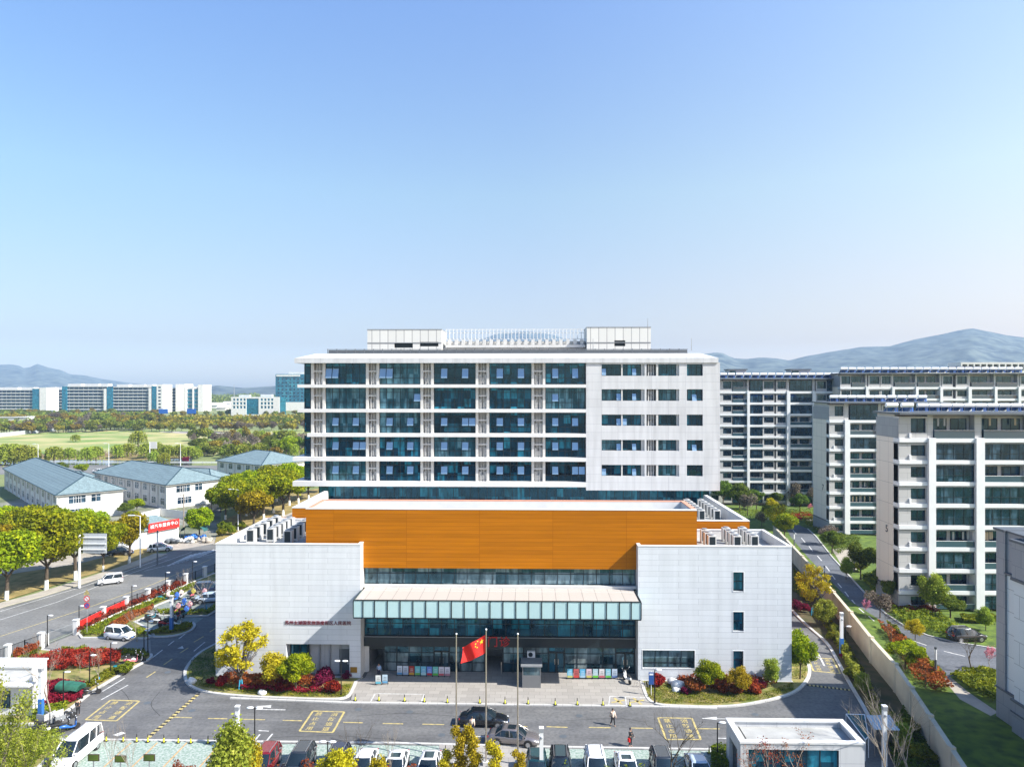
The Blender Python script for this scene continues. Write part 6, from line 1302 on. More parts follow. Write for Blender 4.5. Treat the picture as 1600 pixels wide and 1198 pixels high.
def car(style, colour, label, loc, rz, sunroof=False, group=None, cat='car', silverbars=False, z=0.03):
    S = STY[style]; r = thing('parked_car' if style != 'van' else 'minivan', label, cat, (loc[0], loc[1], z), rz, group); key = (style, colour)
    if key not in CARC:
        parts = {}; st = S['st']; zb = .26; rings = []
        for x, zt_, w in st:
            h = zt_-zb; pr = [(0, zt_), (w*.55, zt_-.005), (w*.86, zt_-.04), (w*.97, zt_-.15), (w, zb+h*.45), (w*.985, zb+.12), (w*.9, zb)]
            ring = [(x, a, b) for a, b in pr] + [(x, -a, b) for a, b in pr[::-1][:-1]]; rings.append(ring)
        m = MB(); m.loft(rings); parts['body'] = m.mesh('body', PT[colour])
        bx0, bx1, tx0_, tx1_, zb_, zt2 = S['cab']; hw = st[4][2]*.93; tw = hw*.80; m = MB(); N_ = 6; rg = []
        # cabin glass: rounded frustum
        def prof(w, x0, x1, z, rnd_=.0): return [(x1, -w*.86, z), (x1+.05, 0, z), (x1, w*.86, z), (x1-.12, w, z), ((x0+x1)/2, w*1.01, z), (x0+.12, w, z), (x0, w*.86, z), (x0-.04, 0, z), (x0, -w*.86, z), (x0+.12, -w, z), ((x0+x1)/2, -w*1.01, z), (x1-.12, -w, z)]
        zm = zb_+(zt2-zb_)*.55; lerp = lambda a, b, t: a+(b-a)*t
        rg = [prof(hw, bx0, bx1, zb_-.08), prof(lerp(hw,tw,.5), lerp(bx0,tx0_,.5), lerp(bx1,tx1_,.52), zm), prof(tw, tx0_, tx1_, zt2-.05)]
        m.loft(rg, 0, True, False); parts['windows'] = m.mesh('windows', M['carglass'])
        m = MB(); m.loft([prof(tw*1.01, tx0_-.03, tx1_+.03, zt2-.07), prof(tw*.97, tx0_, tx1_-.02, zt2-.015), prof(tw*.7, tx0_+.2, tx1_-.2, zt2+.02)]); parts['roof'] = m.mesh('roof', PT[colour])
        m = MB()
        for s in (-1, 1):
            for (a, b) in ((( bx1-.02, hw*.97*s, zb_), (tx1_, tw*.98*s, zt2-.04)), ((bx0+.04, hw*.97*s, zb_), (tx0_, tw*.98*s, zt2-.04)), (((bx0+bx1)/2, hw*1.01*s, zb_), ((tx0_+tx1_)/2, tw*1.01*s, zt2-.04))): m.tube(a, b, .045, .045, 5)
            if style in ('suv','van'): m.tube((lerp(bx0,bx1,.25), hw*1.01*s, zb_), (lerp(tx0_,tx1_,.2), tw*1.01*s, zt2-.04), .05, .05, 5)
        parts['pillars'] = m.mesh('pillars', PT[colour]); rr = S['r']; wd = st[5][2]
        m = MB(); m.tube((0,-.11,0),(0,.11,0), rr, rr, 16); tyre = m.mesh('tyre', M['tyre']); m = MB(); m.tube((0,-.12,0),(0,.12,0), rr*.64, rr*.64, 12); 
        parts['rim'] = m.mesh('rim', M['rim']); parts['tyre'] = tyre
        m = MB(); m.tube((0,-.09,0),(0,.10,0), rr*1.22, rr*1.22, 16); parts['arch'] = m.mesh('wheel_arch', M['tyre'])
        xf, xr_ = st[-2][0], st[1][0]; wf = st[-2][2]; m = MB(); m.ball((0,0,0), .15, 8, 5, sc=(.55,1.1,.45)); parts['headlight'] = m.mesh('headlight', M['lampwhite'])
        m = MB(); m.box(-.05,.05,-.16,.16,-.07,.08); parts['tail_light'] = m.mesh('tail_light', M['redsign'])
        m = MB(); m.box(st[-1][0]-.12, st[-1][0]+.02, -.5, .5, .30, .50); m.box(st[0][0]-.02, st[0][0]+.1, -.62, .62, .28, .42); parts['bumper'] = m.mesh('bumper', M['dark'])
        m = MB(); m.box(-.07,.07,-.1,.1,-.07,.07); parts['mirror'] = m.mesh('mirror', PT[colour])
        m = MB(); m.box(-.012,.012,-.22,.22,-.07,.07); parts['plate'] = m.mesh('number_plate', M['solar'])
        parts['wd'] = wd; parts['xf'] = xf; parts['xr'] = xr_; parts['wf'] = wf; CARC[key] = parts
    p = CARC[key]; b = ob('body', p['body'], r); w_ = ob('windows', p['windows'], r); rf = ob('roof', p['roof'], r); ob('pillars', p['pillars'], r); ob('bumper', p['bumper'], b)
    for x in S['wb']:
        for s in (-1, 1):
            ob('wheel_arch', p['arch'], b, (x, s*(p['wd']-.10), S['r']+.02)); t = ob('wheel', p['tyre'], r, (x, s*(p['wd']-.08), S['r'])); ob('rim', p['rim'], t)
    st = S['st']
    for s in (-1, 1):
        ob('headlight', p['headlight'], r, (st[-2][0]-.06, s*st[-3][2]*.74, st[-3][1]-.17)); ob('tail_light', p['tail_light'], r, (st[1][0]+.02, s*st[1][2]*.78, st[1][1]-.14)); ob('mirror', p['mirror'], r, (S['cab'][1]-.25, s*(p['wd']+.08), S['cab'][4]+.06))
    ob('number_plate', p['plate'], r, (st[-1][0]+.035, 0, .42)); ob('number_plate', p['plate'], r, (st[0][0]-.035, 0, .7))
    c = S['cab']
    if sunroof: m = MB(); x1 = c[3]-.15; m.box(x1-.75 if sunroof != 'big' else c[2]+.2, x1, -.42, .42, c[5]+.02, c[5]+.03); m.build('sunroof', M['carglass'], rf)
    if silverbars or style == 'suv':
        m = MB()
        for s in (-1, 1): m.box(c[2]+.15, c[3]-.1, s*.56-.025, s*.56+.025, c[5]+.0, c[5]+.06)
        m.build('roof_rails', M['rim'], rf)
    return r
DN = R(-90)
def row(px, pyr, off=2.45): g = G(px, pyr); return (g.x, g.y-off)
car('suv','red','dark red hatchback parked behind twigs, leftmost car of the bottom row', row(428,1181), DN)
car('suv','grey','dark green-grey estate with silver roof rails beside the dark red car', row(482,1180), DN, silverbars=True)
car('suv','blue','dark blue car mostly hidden behind the yellow bushy tree', row(536,1182), DN)
car('sedan','white','white saloon with a small dark sunroof, second white car of the bottom row', row(626,1184), DN, True)
car('sedan','white','white saloon with dark rear window, leftmost white car of the bottom row', row(578,1182), DN)
car('sedan','white','white saloon with a large dark glass roof, left of the flagpoles', row(676,1185), DN, 'big')
car('suv','black','black car with a large dark glass roof, right of the white camera pole', row(874,1187), DN, 'big')
car('suv','white','white car with plain white roof between the black car and the slanted white one', row(927,1187), DN)
car('sedan','white','white saloon with brown sunroof beside the person in black', row(973,1187), DN, True)
car('suv','grey','dark grey car behind the tall spreading bare tree', row(1028,1188), DN)
car('sedan','lblue','pale blue-white saloon, rightmost car of the bottom row', row(1082,1190), DN)
car('suv','teal','dark teal car cut off at the flag terrace, behind the white camera pole', row(838,1192), DN)
g = G(140,1182); car('van','white','large white van parked at an angle to the bays at the bottom left', (PX(118,62.0),62.2), DN, cat='van')
g = G(756,1131); car('sedan','black','black saloon with chrome window line driving on the front road', (g.x, g.y), R(-2))
g = G(803,1160); car('sedan','silver','silver-brown saloon with open looking sunroof in front of the black one', (g.x, g.y), R(-7), True)
g = G(188,998); car('mini','white','small white multi purpose car with dark windows on the gate driveway', (g.x, g.y), R(-12))
g = G(172,912); car('mini','white','small white hatchback driving on the public road', (g.x, g.y), R(212))
g = G(250,861); car('suv','white','white crossover turning at the road junction by the shop', (g.x, g.y), R(25))
g = G(188,867); car('suv','black','black car parked under the roadside trees by the service lane', (g.x, g.y), R(10))
g = G(326,925); car('suv','blue','dark blue car parked behind the scooter bays, partly hidden by the facade corner', (g.x, g.y), R(15))
g = G(330,940); car('sedan','lblue','pale blue car parked in front of the dark blue one by the facade corner', (g.x, g.y), R(15))
g = G(1510,1000); car('suv','black','black car with lights on parked in shade beside the dark bare tree', (g.x, g.y), R(5))
g = G(153,728); g = G(155,738); car('sedan','white','small white car on the far main road behind the houses', (g.x, g.y), R(0))

# ---- scooters
SC = {}
SCOL = {'pink': (.55,.12,.16), 'blue': (.02,.12,.42), 'white': (.7,.7,.7), 'black': (.02,.02,.022), 'red': (.45,.02,.02), 'purple': (.25,.08,.32), 'teal': (.02,.22,.28)}
def scooter(col, px, py, rz, label, apron=None, z=.03):
    g = G(px, py); r = thing('motor_scooter', label, 'scooter', (g.x, g.y, z), rz, 'scooters parked in the bays', 1.15)
    if col not in SC:
        mt = simple('scooter_'+col, SCOL[col], .35, 0, .4); m = MB()
        m.loft([[(x, w*math.cos(t), zc+h*math.sin(t)) for t in [i*math.pi/4 for i in range(8)]] for x, w, zc, h in ((-.78,.06,.55,.06),(-.6,.15,.55,.14),(-.3,.18,.5,.18),(-.05,.17,.38,.12),(.15,.15,.3,.05),(.42,.14,.32,.06),(.52,.15,.5,.12))])
        m.loft([[(x, w*math.cos(t), zc+h*math.sin(t)) for t in [i*math.pi/4 for i in range(8)]] for x, w, zc, h in ((.45,.16,.5,.2),(.52,.17,.7,.18),(.50,.12,.92,.1))]); body = m.mesh('body', mt)
        m = MB(); m.loft([[(x, w*math.cos(t), zc+h*math.sin(t)) for t in [i*math.pi/4 for i in range(8)]] for x, w, zc, h in ((-.7,.1,.74,.04),(-.4,.15,.76,.06),(-.05,.13,.72,.05),(.05,.06,.7,.03))]); seat = m.mesh('seat', M['blackp'])
        m = MB(); m.tube((0,-.05,0),(0,.05,0), .24, .24, 14); m.tube((0,-.055,0),(0,.055,0), .13, .13, 10); wh = m.mesh('wheel', M['tyre'])
        m = MB(); m.tube((.48,0,.85),(.42,0,1.05), .03,.03,6); m.tube((.42,-.32,1.07),(.42,.32,1.07), .022,.022,6); m.tube((.6,0,.25),(.48,0,.8), .03,.03,6); hb_ = m.mesh('handlebar', M['blackp'])
        m = MB(); m.ball((.56,0,.92), .08, 7, 5); m.tube((.42,.3,1.07),(.36,.36,1.25), .012,.012,4); m.tube((.42,-.3,1.07),(.36,-.36,1.25), .012,.012,4); m.ball((.36,.37,1.28), .06, 6, 4); m.ball((.36,-.37,1.28), .06, 6, 4); hl = m.mesh('headlight', M['rim'])
        SC[col] = (body, seat, wh, hb_, hl)
    b = SC[col]; ob('body', b[0], r); ob('seat', b[1], r); ob('wheel', b[2], r, (-.55,0,.24)); ob('wheel', b[2], r, (.62,0,.24)); ob('handlebar', b[3], r); ob('headlight', b[4], r)
    if apron:
        m = MB(); m.loft([[(x, w*math.cos(t), zc+h*math.sin(t)) for t in [i*math.pi/4 for i in range(8)]] for x, w, zc, h in ((.35,.25,.75,.3),(.55,.34,.8,.38),(.68,.30,.75,.32))]); m.build('wind_apron', simple('apron_'+apron, {'pink':(.62,.35,.36),'cream':(.66,.50,.46),'blue':(.05,.15,.5),'yellow':(.5,.45,.08)}[apron], .8), r)
    if rnd.random() < .4: m = MB(); m.box(-.98,-.66,-.18,.18,.72,1.02); m.build('top_box', M['tyre'], r)
    return r
SL = [('white',283,936,2.0,'cream','scooter with a big cream quilted apron at the back of the upper bay'),('blue',275,940,1.8,'blue','scooter with a blue apron just left of the cream quilted one'),('pink',300,934,1.7,'yellow','scooter with yellow apron in the middle of the upper bay'),('purple',317,934,1.6,'pink','scooter with pink apron near the bare tree with blue wrap'),('black',309,944,1.2,None,'plain black scooter low in the upper bay, below the yellow aproned one'),('black',247,936,.4,None,'black scooter standing alone at the left end of the upper bay'),('teal',256,938,.2,'cream','scooter with teal body beside the lone black one'),
      ('pink',276,958,1.7,'pink','pink scooter in the middle cluster right of the camera pole'),('teal',289,963,1.7,'blue','scooter with bright blue apron lowest in the middle cluster'),('red',279,966,1.9,None,'red scooter partly behind the camera pole'),('purple',293,955,1.5,'pink','purple scooter at the right of the middle cluster'),('blue',285,950,1.6,'blue','dark blue scooter between the upper bay and the middle cluster'),
      ('black',240,971,.5,None,'black scooter at the left end of the lower bay'),('teal',236,968,.8,None,'teal scooter leaning at the bay edge above the white car'),('white',250,974,.4,None,'white scooter second in the lower bay'),('red',258,978,.5,None,'red and black scooter in the centre of the lower bay'),('black',265,975,.7,None,'black scooter behind the red and black one in the lower bay'),('white',276,979,.3,None,'white scooter at the right end of the lower bay'),
      ('pink',206,1038,.5,None,'pink and white scooter at the kerb behind the teal one'),('white',214,1036,.4,None,'white scooter at the head of the kerb row'),('teal',190,1048,.4,None,'pale teal scooter nearest the lamp at the kerb'),('black',142,1086,.6,None,'black and white three box scooter behind the green tricycle'),
      ('blue',108,1142,.9,None,'blue scooter in front of the cargo tricycles, rightmost'),('black',96,1144,.8,None,'black scooter between the cargo tricycles and the white van'),('white',86,1146,.7,None,'white scooter left of the black one by the white van'),('black',75,1140,.6,None,'dark scooter leftmost of the group near the white van'),('white',980,1067,1.9,None,'white scooter parked at the right end of the entrance')]
for c, px, py, rz, ap, lb in SL: scooter(c, px, py, rz, lb, ap, z=.125 if px > 900 else .03)
# ---- tricycles
def trike(px, py, rz, label, hood=None, fr='grey_al'):
    g = G(px, py); r = thing('cargo_tricycle', label, 'tricycle', (g.x, g.y, .03), rz); m = MB(); m.box(-1.3,.1,-.5,.5,.45,.55); m.box(-1.3,.1,-.5,-.46,.55,.85); m.box(-1.3,.1,.46,.5,.55,.85); m.box(-1.3,-1.26,-.46,.46,.55,.85); m.build('cargo_bed', M[fr], r)
    for x, y in ((-.7,-.55),(-.7,.55),(1.05,0)): m = MB(); m.tube((x,y-.05,.3),(x,y+.05,.3), .3,.3,14); m.build('wheel', M['tyre'], r)
    m = MB(); m.tube((.1,0,.5),(.9,0,.55), .05,.05,6); m.tube((1.05,0,.3),(.85,0,1.05), .035,.035,6); m.tube((.8,-.35,1.08),(.8,.35,1.08), .025,.025,6); m.build('frame', M['blackp'], r)
    m = MB(); m.box(.15,.55,-.18,.18,.75,.88); m.build('seat', M['blackp'], r)
    if hood:
        m = MB(); n = 9; rg = []
        for x in (-1.4, -.5, .5, 1.15): rg.append([(x, -.72*math.cos(math.pi*i/n), 1.25+.55*math.sin(math.pi*i/n)**.6-(.12 if x > 1 else 0)) for i in range(n+1)] + [(x, .72, .9 if x < 0 else 1.25), (x, .70, .9 if x < 0 else 1.25)] + [(x, .66*math.cos(math.pi*i/n), 1.2+.5*math.sin(math.pi*i/n)**.6-(.12 if x > 1 else 0)) for i in range(n+1)] + [(x,-.70,.9 if x < 0 else 1.25),(x,-.72,.9 if x < 0 else 1.25)])
        m.loft(rg, 0, True, True); m.build('tarpaulin_hood', M['tarp'], r); m = MB(); m.box(-1.42,-1.38,-.7,.7,.6,1.6); m.build('rear_flap', M['tarp'], r)
    else: m = MB(); m.box(-1.3,-.1,-.5,-.47,.86,1.5); m.box(-1.3,-1.27,-.46,.5,.86,1.5); m.build('mesh_cage', M['apt_wall'], r)
trike(112,1092,R(-8),'cargo tricycle under a green tarpaulin hood at the kerb of the red bed', True)
trike(97,1128,R(60),'grey cargo tricycle with an upright cage, nearer the road'); trike(82,1131,R(75),'grey cargo tricycle with an upright cage, nearer the left corner')

# ================================================================ PEOPLE
def skin(name, pts, edges, mat, parent, sub=1, root=0):
    me = bpy.data.meshes.new(name); me.from_pydata([p[:3] for p in pts], edges, []); o = bpy.data.objects.new(name, me); COL.objects.link(o)
    sk = o.modifiers.new('s', 'SKIN'); sk.use_smooth_shade = True
    for i, p in enumerate(pts):
        v = me.skin_vertices[0].data[i]; rr = p[3]; v.radius = rr if isinstance(rr, tuple) else (rr, rr); v.use_root = (i == root)
    o.modifiers.new('u', 'SUBSURF').levels = sub; dg = bpy.context.evaluated_depsgraph_get(); dg.update()
    m2 = bpy.data.meshes.new_from_object(o.evaluated_get(dg)); bpy.data.objects.remove(o); m2.name = name; m2.materials.clear(); m2.materials.append(mat); return ob(name, m2, parent)
def person(px, py, rz, label, top, trousers, H=1.66, stride=.28, hairc='hair', arms=(.1,-.15), bag=None, long=False, z=.03, phone=False):
    g = G(px, py); r = thing('person', label, 'person', (g.x, g.y, z), rz); s = H/1.7; s1 = stride
    P = [(0,0,.92,.13),(0,0,1.12,.13),(0,0,1.32,(.17,.11)),(0,0,1.44,.06),(.02,0,1.52,.055),(.03,0,1.60,.095),(.02,0,1.66,.085),
         (0,.09,.86,.09),(s1*.5,.10,.50,.06),(s1*.9-.05,.10,.09,.042),(s1*.9+.12,.10,.035,.035),
         (0,-.09,.86,.09),(-s1*.15,-.10,.49,.06),(-s1-.02,-.10,.12,.042),(-s1+.12,-.10,.04,.035),
         (0,.18,1.38,.055),(arms[0],.23,1.12,.042),(arms[0]*1.8+.06,.22,.90,.032),(arms[0]*2+.09,.22,.82,.03),
         (0,-.18,1.38,.055),(arms[1],-.23,1.12,.042),(arms[1]*1.6+.02,-.22,.90,.032),(arms[1]*1.8+.04,-.22,.82,.03)]
    if phone: P[20] = (.06,-.24,1.14,.042); P[21] = (.24,-.16,1.30,.032); P[22] = (.25,-.10,1.38,.03)
    E = [(0,1),(1,2),(2,3),(3,4),(4,5),(5,6),(0,7),(7,8),(8,9),(9,10),(0,11),(11,12),(12,13),(13,14),(2,15),(15,16),(16,17),(17,18),(2,19),(19,20),(20,21),(21,22)]
    r.scale = (s, s, s); skin('body', P, E, M['skin'], r)
    def grow(ids, k): 
        out = []
        for i in ids: q = P[i]; rr = q[3]; rr = tuple(x*k+.012 for x in rr) if isinstance(rr, tuple) else rr*k+.012; out.append((q[0],q[1],q[2],rr))
        return out
    ids = [0,1,2,15,16,17,19,20,21]; tj = grow(ids, 1.12); tj[0] = (0,0,.78 if long else .9,.17); skin('jacket', tj, [(0,1),(1,2),(2,3),(3,4),(4,5),(2,6),(6,7),(7,8)], top, r)
    skin('trousers', grow([0,7,8,9,11,12,13], 1.1), [(0,1),(1,2),(2,3),(0,4),(4,5),(5,6)], trousers, r)
    m = MB(); m.ball((0,0,1.635), .115, 10, 7, sc=(1.0,1,.95)); m.v = [(v[0]-.01, v[1], max(v[2], 1.60 if v[0] > .03 else 1.47 if long else 1.54)) for v in m.v]; m.build('hair', M[hairc], r)
    m = MB(); m.ball((.112,0,1.585), .02, 6, 4); m.build('nose', M['skin'], r)
    if bag: m = MB(); m.box(-.1,.12,-.33,-.22,.55,.85); m.tube((0,-.27,.85),(.02,-.24,.98), .012,.012,4); b = m.build('carried_bag', bag, None); b.parent = r; b['label'] = 'red carrier bag held at the side'
cream = simple('cream_jacket', (.62,.50,.40), .8); blk = simple('black_cloth', (.015,.015,.018), .8); navy = simple('navy_cloth', (.02,.025,.05), .8)
person(957.5,1133.5,R(-65),'person in a cream jacket and black trousers walking across the front road', cream, blk, 1.66, .26, long=True)
person(985,1166.5,R(-40),'person in black holding a red bag beside the parked cars', blk, blk, 1.72, .06, bag=M['red'], phone=True)
person(737.5,1146,R(100),'person in a cream top walking between the black and the silver-brown car', cream, navy, 1.64, .22)
person(122,1117.5,R(120),'person in black standing in the road beside the green tricycle', blk, blk, 1.72, .05, phone=True)
person(592,1060,R(-80),'person in pale blue inside the open left doorway of the entrance', simple('pale_blue_cloth', (.25,.38,.55), .8), navy, 1.65, .1, z=.125)
person(266,985,R(-120),'person in a dark coat on the shaded internal road near the island', navy, blk, 1.66, .2)

# ================================================================ STREET FURNITURE
BM = None
def bollard(px, py, label, group, z=.12):
    global BM
    if BM is None:
        a = MB(); a.box(-.2,.2,-.2,.2,0,.05); a = a.mesh('base', M['blackp']); b = MB(); b.tube((0,0,.05),(0,0,.5), .10,.06,10); b = b.mesh('yellow_cone', simple('bollard_yellow', (.62,.60,.02), .5)); c = MB(); c.tube((0,0,.5),(0,0,.78), .06,.035,10); c.ball((0,0,.8), .05,8,5); c = c.mesh('cap', M['blackp']); BM = (a, b, c)
    g = G(px, py, z); r = thing('bollard', label, 'bollard', g, rnd.uniform(-.2,.2), group, .85); ob('base', BM[0], r); ob('yellow_cone', BM[1], r); ob('cap', BM[2], r)
B1 = [(555,1094),(592,1094),(632,1095),(663,1096),(699,1097),(749.5,1098),(789,1098.5),(825,1099),(867.5,1100.5),(902,1100.5),(942,1101),(984,1102)]
for i, (x, y) in enumerate(B1): bollard(x, y, 'yellow and black bollard along the forecourt edge, %s of twelve' % nth(i, 12), 'bollards along the forecourt')
B2 = [(166,1157),(192.5,1157.5),(213.5,1158),(231,1158.5),(256,1159),(278.5,1159.5),(298,1160),(325,1160.5)]
for i, (x, y) in enumerate(B2): bollard(x, y, 'yellow bollard on the kerb of the pale green bays, %s of eight' % nth(i, 8), 'bollards along the green bays', .05)
for i, (x, y) in enumerate([(696,1176),(764,1177),(831,1178)]): bollard(x, y, 'yellow bollard on the flag terrace edge, %s of three' % ['leftmost','middle one','rightmost'][i], 'bollards on the flag terrace', .06)
bollard(1108,1176,'yellow bollard right of the parked cars near the guard house', None, .05); bollard(1326,1116,'yellow-green bollard at the corner of the net shelter', None, .05)
def lamp(px, py, top, label, kind='park', head=1, z=.12, mt='black'):
    g = G(px, py, z); h = (py-top)/F*(g.y/_dir(px)[1]); r = thing('lamp_post', label, 'lamp post', g, 0); m = MB()
    if kind == 'park':
        m.tube((0,0,0),(0,0,h), .065,.05,8); m.tube((0,0,0),(0,0,.3), .11,.09,8); m.tube((-.3 if head == 2 else 0,0,h-.08),(.35,0,h-.08), .03,.03,5); m.build('pole', M[mt], r)
        for s in ([1] if head == 1 else [-1, 1]): m = MB(); m.ball((s*.42,0,h), .34, 12, 6, sc=(1,.55,.26)); m.build('lamp_head', M['lampwhite'], r)
    elif kind == 'street':
        m.tube((0,0,0),(0,0,h), .13,.07,8); m.tube((0,0,h),(-1.2,0,h+.15), .06,.05,6); m.build('pole', M['lampwhite'], r); m = MB(); m.box(-2.2,-1.1,-.16,.16,h+.06,h+.22); m.build('lamp_head', M['lampwhite'], r)
    elif kind == 'camera':
        m.box(-.16,.16,-.16,.16,0,h); m.build('pole', M['lampwhite'], r); m = MB(); m.box(-.2,.2,-.2,.2,0,h*.42); m.build('blue_sleeve', simple('blue_sleeve', (.03,.14,.40), .5), r) if head else None
        m = MB(); m.box(-.19,.19,-.19,.19,h-.01,h+.28); m.ball((0,-.2,h-.45), .11,8,5); m.build('camera_head', M['apt_grey'], r); m2 = MB(); m2.box(-.2,.2,-.2,.2,h+.29,h+.36); m2.build('cap', M['lampwhite'], r)
    elif kind == 'post': m.tube((0,0,0),(0,0,h*.55), .13,.13,10); m.build('pole', M['apt_dark'], r); m = MB(); m.tube((0,0,h*.55),(0,0,h*.92), .12,.12,10); m.build('lamp_head', M['lampwhite'], r); m = MB(); m.tube((0,0,h*.92),(0,0,h), .15,.15,10); m.build('cap', M['apt_dark'], r)
    elif kind == 'utility': m.tube((0,0,0),(0,0,h), .16,.11,7); m.build('pole', M['bark_l'], r); m = MB(); m.box(-.9,.9,-.06,.06,h-.5,h-.38); m.build('crossarm', M['grey_al'], r)
PL = [(74,1009,961,'black park lamp at the gate motor box'),(123.5,988,946,'black park lamp beside the right gate pillar'),(206,960,915,'black park lamp behind the long fence, above the white car'),(258.5,930,894,'black park lamp at the fence end near the pale pollard'),(301,912,877,'black park lamp furthest up the long fence'),(173,1054,1004,'black park lamp at the kerb by the teal scooter'),(140,1075,1023,'black park lamp at the kerb behind the tricycle with hood'),(99,1106,1049,'black park lamp behind the green hooded tricycle'),(231,1019,970,'black park lamp on the shaded driveway corner')]
for x, y, t, lb in PL: lamp(x, y, t, lb)
lamp(225,1018,984,'short black post with loudspeaker on the shaded driveway corner','park',1)
lamp(64,1122,1048,'white camera pole with blue lower half left of the red bed','camera'); lamp(268,986,934,'white camera pole with blue lower half among the scooters','camera'); lamp(371,1170,1108,'white camera pole rising from the leafy round tree','camera',0); lamp(846,1215,1142,'white camera pole at the right of the flag terrace','camera',0); lamp(1382,1205,1108,'white camera pole in front of the blue awning','camera',0); lamp(1315,1022,961,'white camera pole with blue lower half at the east garden strip','camera')
lamp(398,1172,1105,'black double headed park lamp left of the red parked car','park',2); lamp(533,1086,1032,'black double headed park lamp in the left front garden','park',2); lamp(512,1200,1158,'white double floodlight head above the dark blue parked car','park',2); lamp(1023,1098,1046,'black park lamp at the left end of the right front garden','park',1); lamp(1121,1190,1128,'black park lamp at the corner of the guard house','park',1); lamp(1321,1010,978,'dark short lamp by the east camera pole','park',1)
lamp(1462,1054,1010,'black and white post lamp on the estate road verge','post'); lamp(1335,892,862,'dark post lamp by the garden path','post'); lamp(1288,905,884,'dark post lamp at the estate road by the wall','post'); lamp(1241,854,832,'white post lamp at the head of the estate road','post')
lamp(219,886,806,'tall white street lamp on the verge beside the amber tree','street',1,.12); lamp(372,829,765,'tall white street lamp at the curve behind the left wing','street'); lamp(59.5,733,694,'white street lamp on the far road, leftmost of three','street',1,0); lamp(170,729,693,'white street lamp on the far road, middle one of three','street',1,0); lamp(282,728,693,'white street lamp on the far road, rightmost of three','street',1,0)
lamp(330,808,763,'weathered utility pole in front of the right end of the second house','utility'); lamp(287,826,771,'weathered utility pole behind the red shop sign','utility'); lamp(246,882,828,'teal based dark pole at the road junction by the white crossover','post')
# road sign gantry seen from the back
g = G(124,918,.1); h = 83/F*g.y/_dir(124)[1]; r = thing('road_sign', 'large road sign seen from behind on a tall white post', 'road sign', g); m = MB(); m.tube((0,0,0),(0,0,h), .22,.18,10); m.build('post', M['lampwhite'], r)
k = g.y/F; m = MB(); m.box(.25*1+.0, 43*k, .12, .2, 56*k, 85*k-0); 
m2 = MB(); m2.box(5*k, 43*k, .12, .2, 55*k, 86*k); m2.build('sign_panel', M['louvre'], r); m = MB()
for z_ in (60, 69, 79): m.box(-.2, 42*k, -.02, .11, z_*k, z_*k+.18)
m.build('support_rails', M['lampwhite'], r)
g = G(136,992,.1); r = thing('traffic_signs', 'slim post with a yellow warning triangle above two round prohibition signs', 'traffic sign', g); k = g.y/F/_dir(136)[1]; h = 72*k; m = MB(); m.tube((0,0,0),(0,0,h), .04,.04,6); m.build('post', M['grey_al'], r)
m = MB(); m.add([(-.45,-.07,h-.75),(.45,-.07,h-.75),(0,-.07,h)], [(0,1,2)]); m.add([(-.45,-.05,h-.75),(.45,-.05,h-.75),(0,-.05,h)], [(2,1,0)]); m.build('warning_triangle', M['yellow'], r)
def disc(m, c, r0, r1, y, n=20):
    if r0 == 0: m.add([(c[0]+r1*math.cos(6.2832*i/n), y, c[1]+r1*math.sin(6.2832*i/n)) for i in range(n)], [tuple(range(n))]); return
    for i in range(n):
        a, b = 6.2832*i/n, 6.2832*(i+1)/n; m.add([(c[0]+q*math.cos(t), y, c[1]+q*math.sin(t)) for q, t in ((r0,a),(r1,a),(r1,b),(r0,b))], [(0,1,2,3)])
for j, zc_ in enumerate((h-1.25, h-2.15)):
    m = MB(); disc(m, (0,zc_), 0, .40, -.06); d_ = m.build('round_sign', M['lampwhite' if j == 0 else 'solar'], r); m = MB(); disc(m, (0,zc_), .30, .40, -.07); m.build('red_ring', M['red'], d_); m = MB(); m.add([(-.24,-.075,zc_+.2),(-.19,-.075,zc_+.25),(.24,-.075,zc_-.2),(.19,-.075,zc_-.25)], [(0,1,2,3)]); m.build('diagonal_bar', M['red'], d_)
g = G(234,722); r = thing('road_sign', 'small pale road sign board beyond the pond behind the houses', 'road sign', g); m = MB(); m.tube((0,0,0),(0,0,9), .2,.2,6); m.build('post', M['lampwhite'], r); m = MB(); m.box(.2,3.2,-.1,.1,6,9); m.build('sign_panel', M['offwhite'], r)
# flagpoles and flag
for i, (xb_, xt, top) in enumerate(((713,708.5,991),(759.5,759,984),(809,807.5,991))):
    g = G(xb_,1194,.05); h = (1194-top)/F*g.y/_dir(xb_)[1]; r = thing('flagpole', ['bare steel flagpole, left of the one with the flag','steel flagpole carrying the red flag','bare steel flagpole, right of the one with the flag'][i], 'flagpole', g); m = MB(); m.tube((0,0,0),(0,0,h), .085,.05,10); m.build('pole', M['steel'], r); m = MB(); m.ball((0,0,h+.06), .09, 8, 6); m.build('finial', M['lampwhite'], r); m = MB(); m.box(-.25,.25,-.25,.25,0,.3); m.build('base', M['offwhite'], r)
    if i == 1: FG, FH_ = g, h
fl_ = thing('flag', 'red national flag with yellow stars flying from the middle flagpole', 'flag', (FG.x, FG.y, FH_)); W_, H_ = 2.4, 1.6; nx, ny = 28, 14
def flagpt(u, v):        # u along the fly 0..1 (away from pole), v down the hoist 0..1
    x = -.06 - W_*u*.86; z = -.35 - H_*v*(1-.12*u)*1.0 - u*1.25*(1-.15*u) - (.12*math.sin(u*9+v*2))*u
    y = .22*math.sin(u*8.5+v*1.8)*(.25+u) - .25*u; x += .10*math.sin(u*7+v*3)*u
    return (x, y, z)
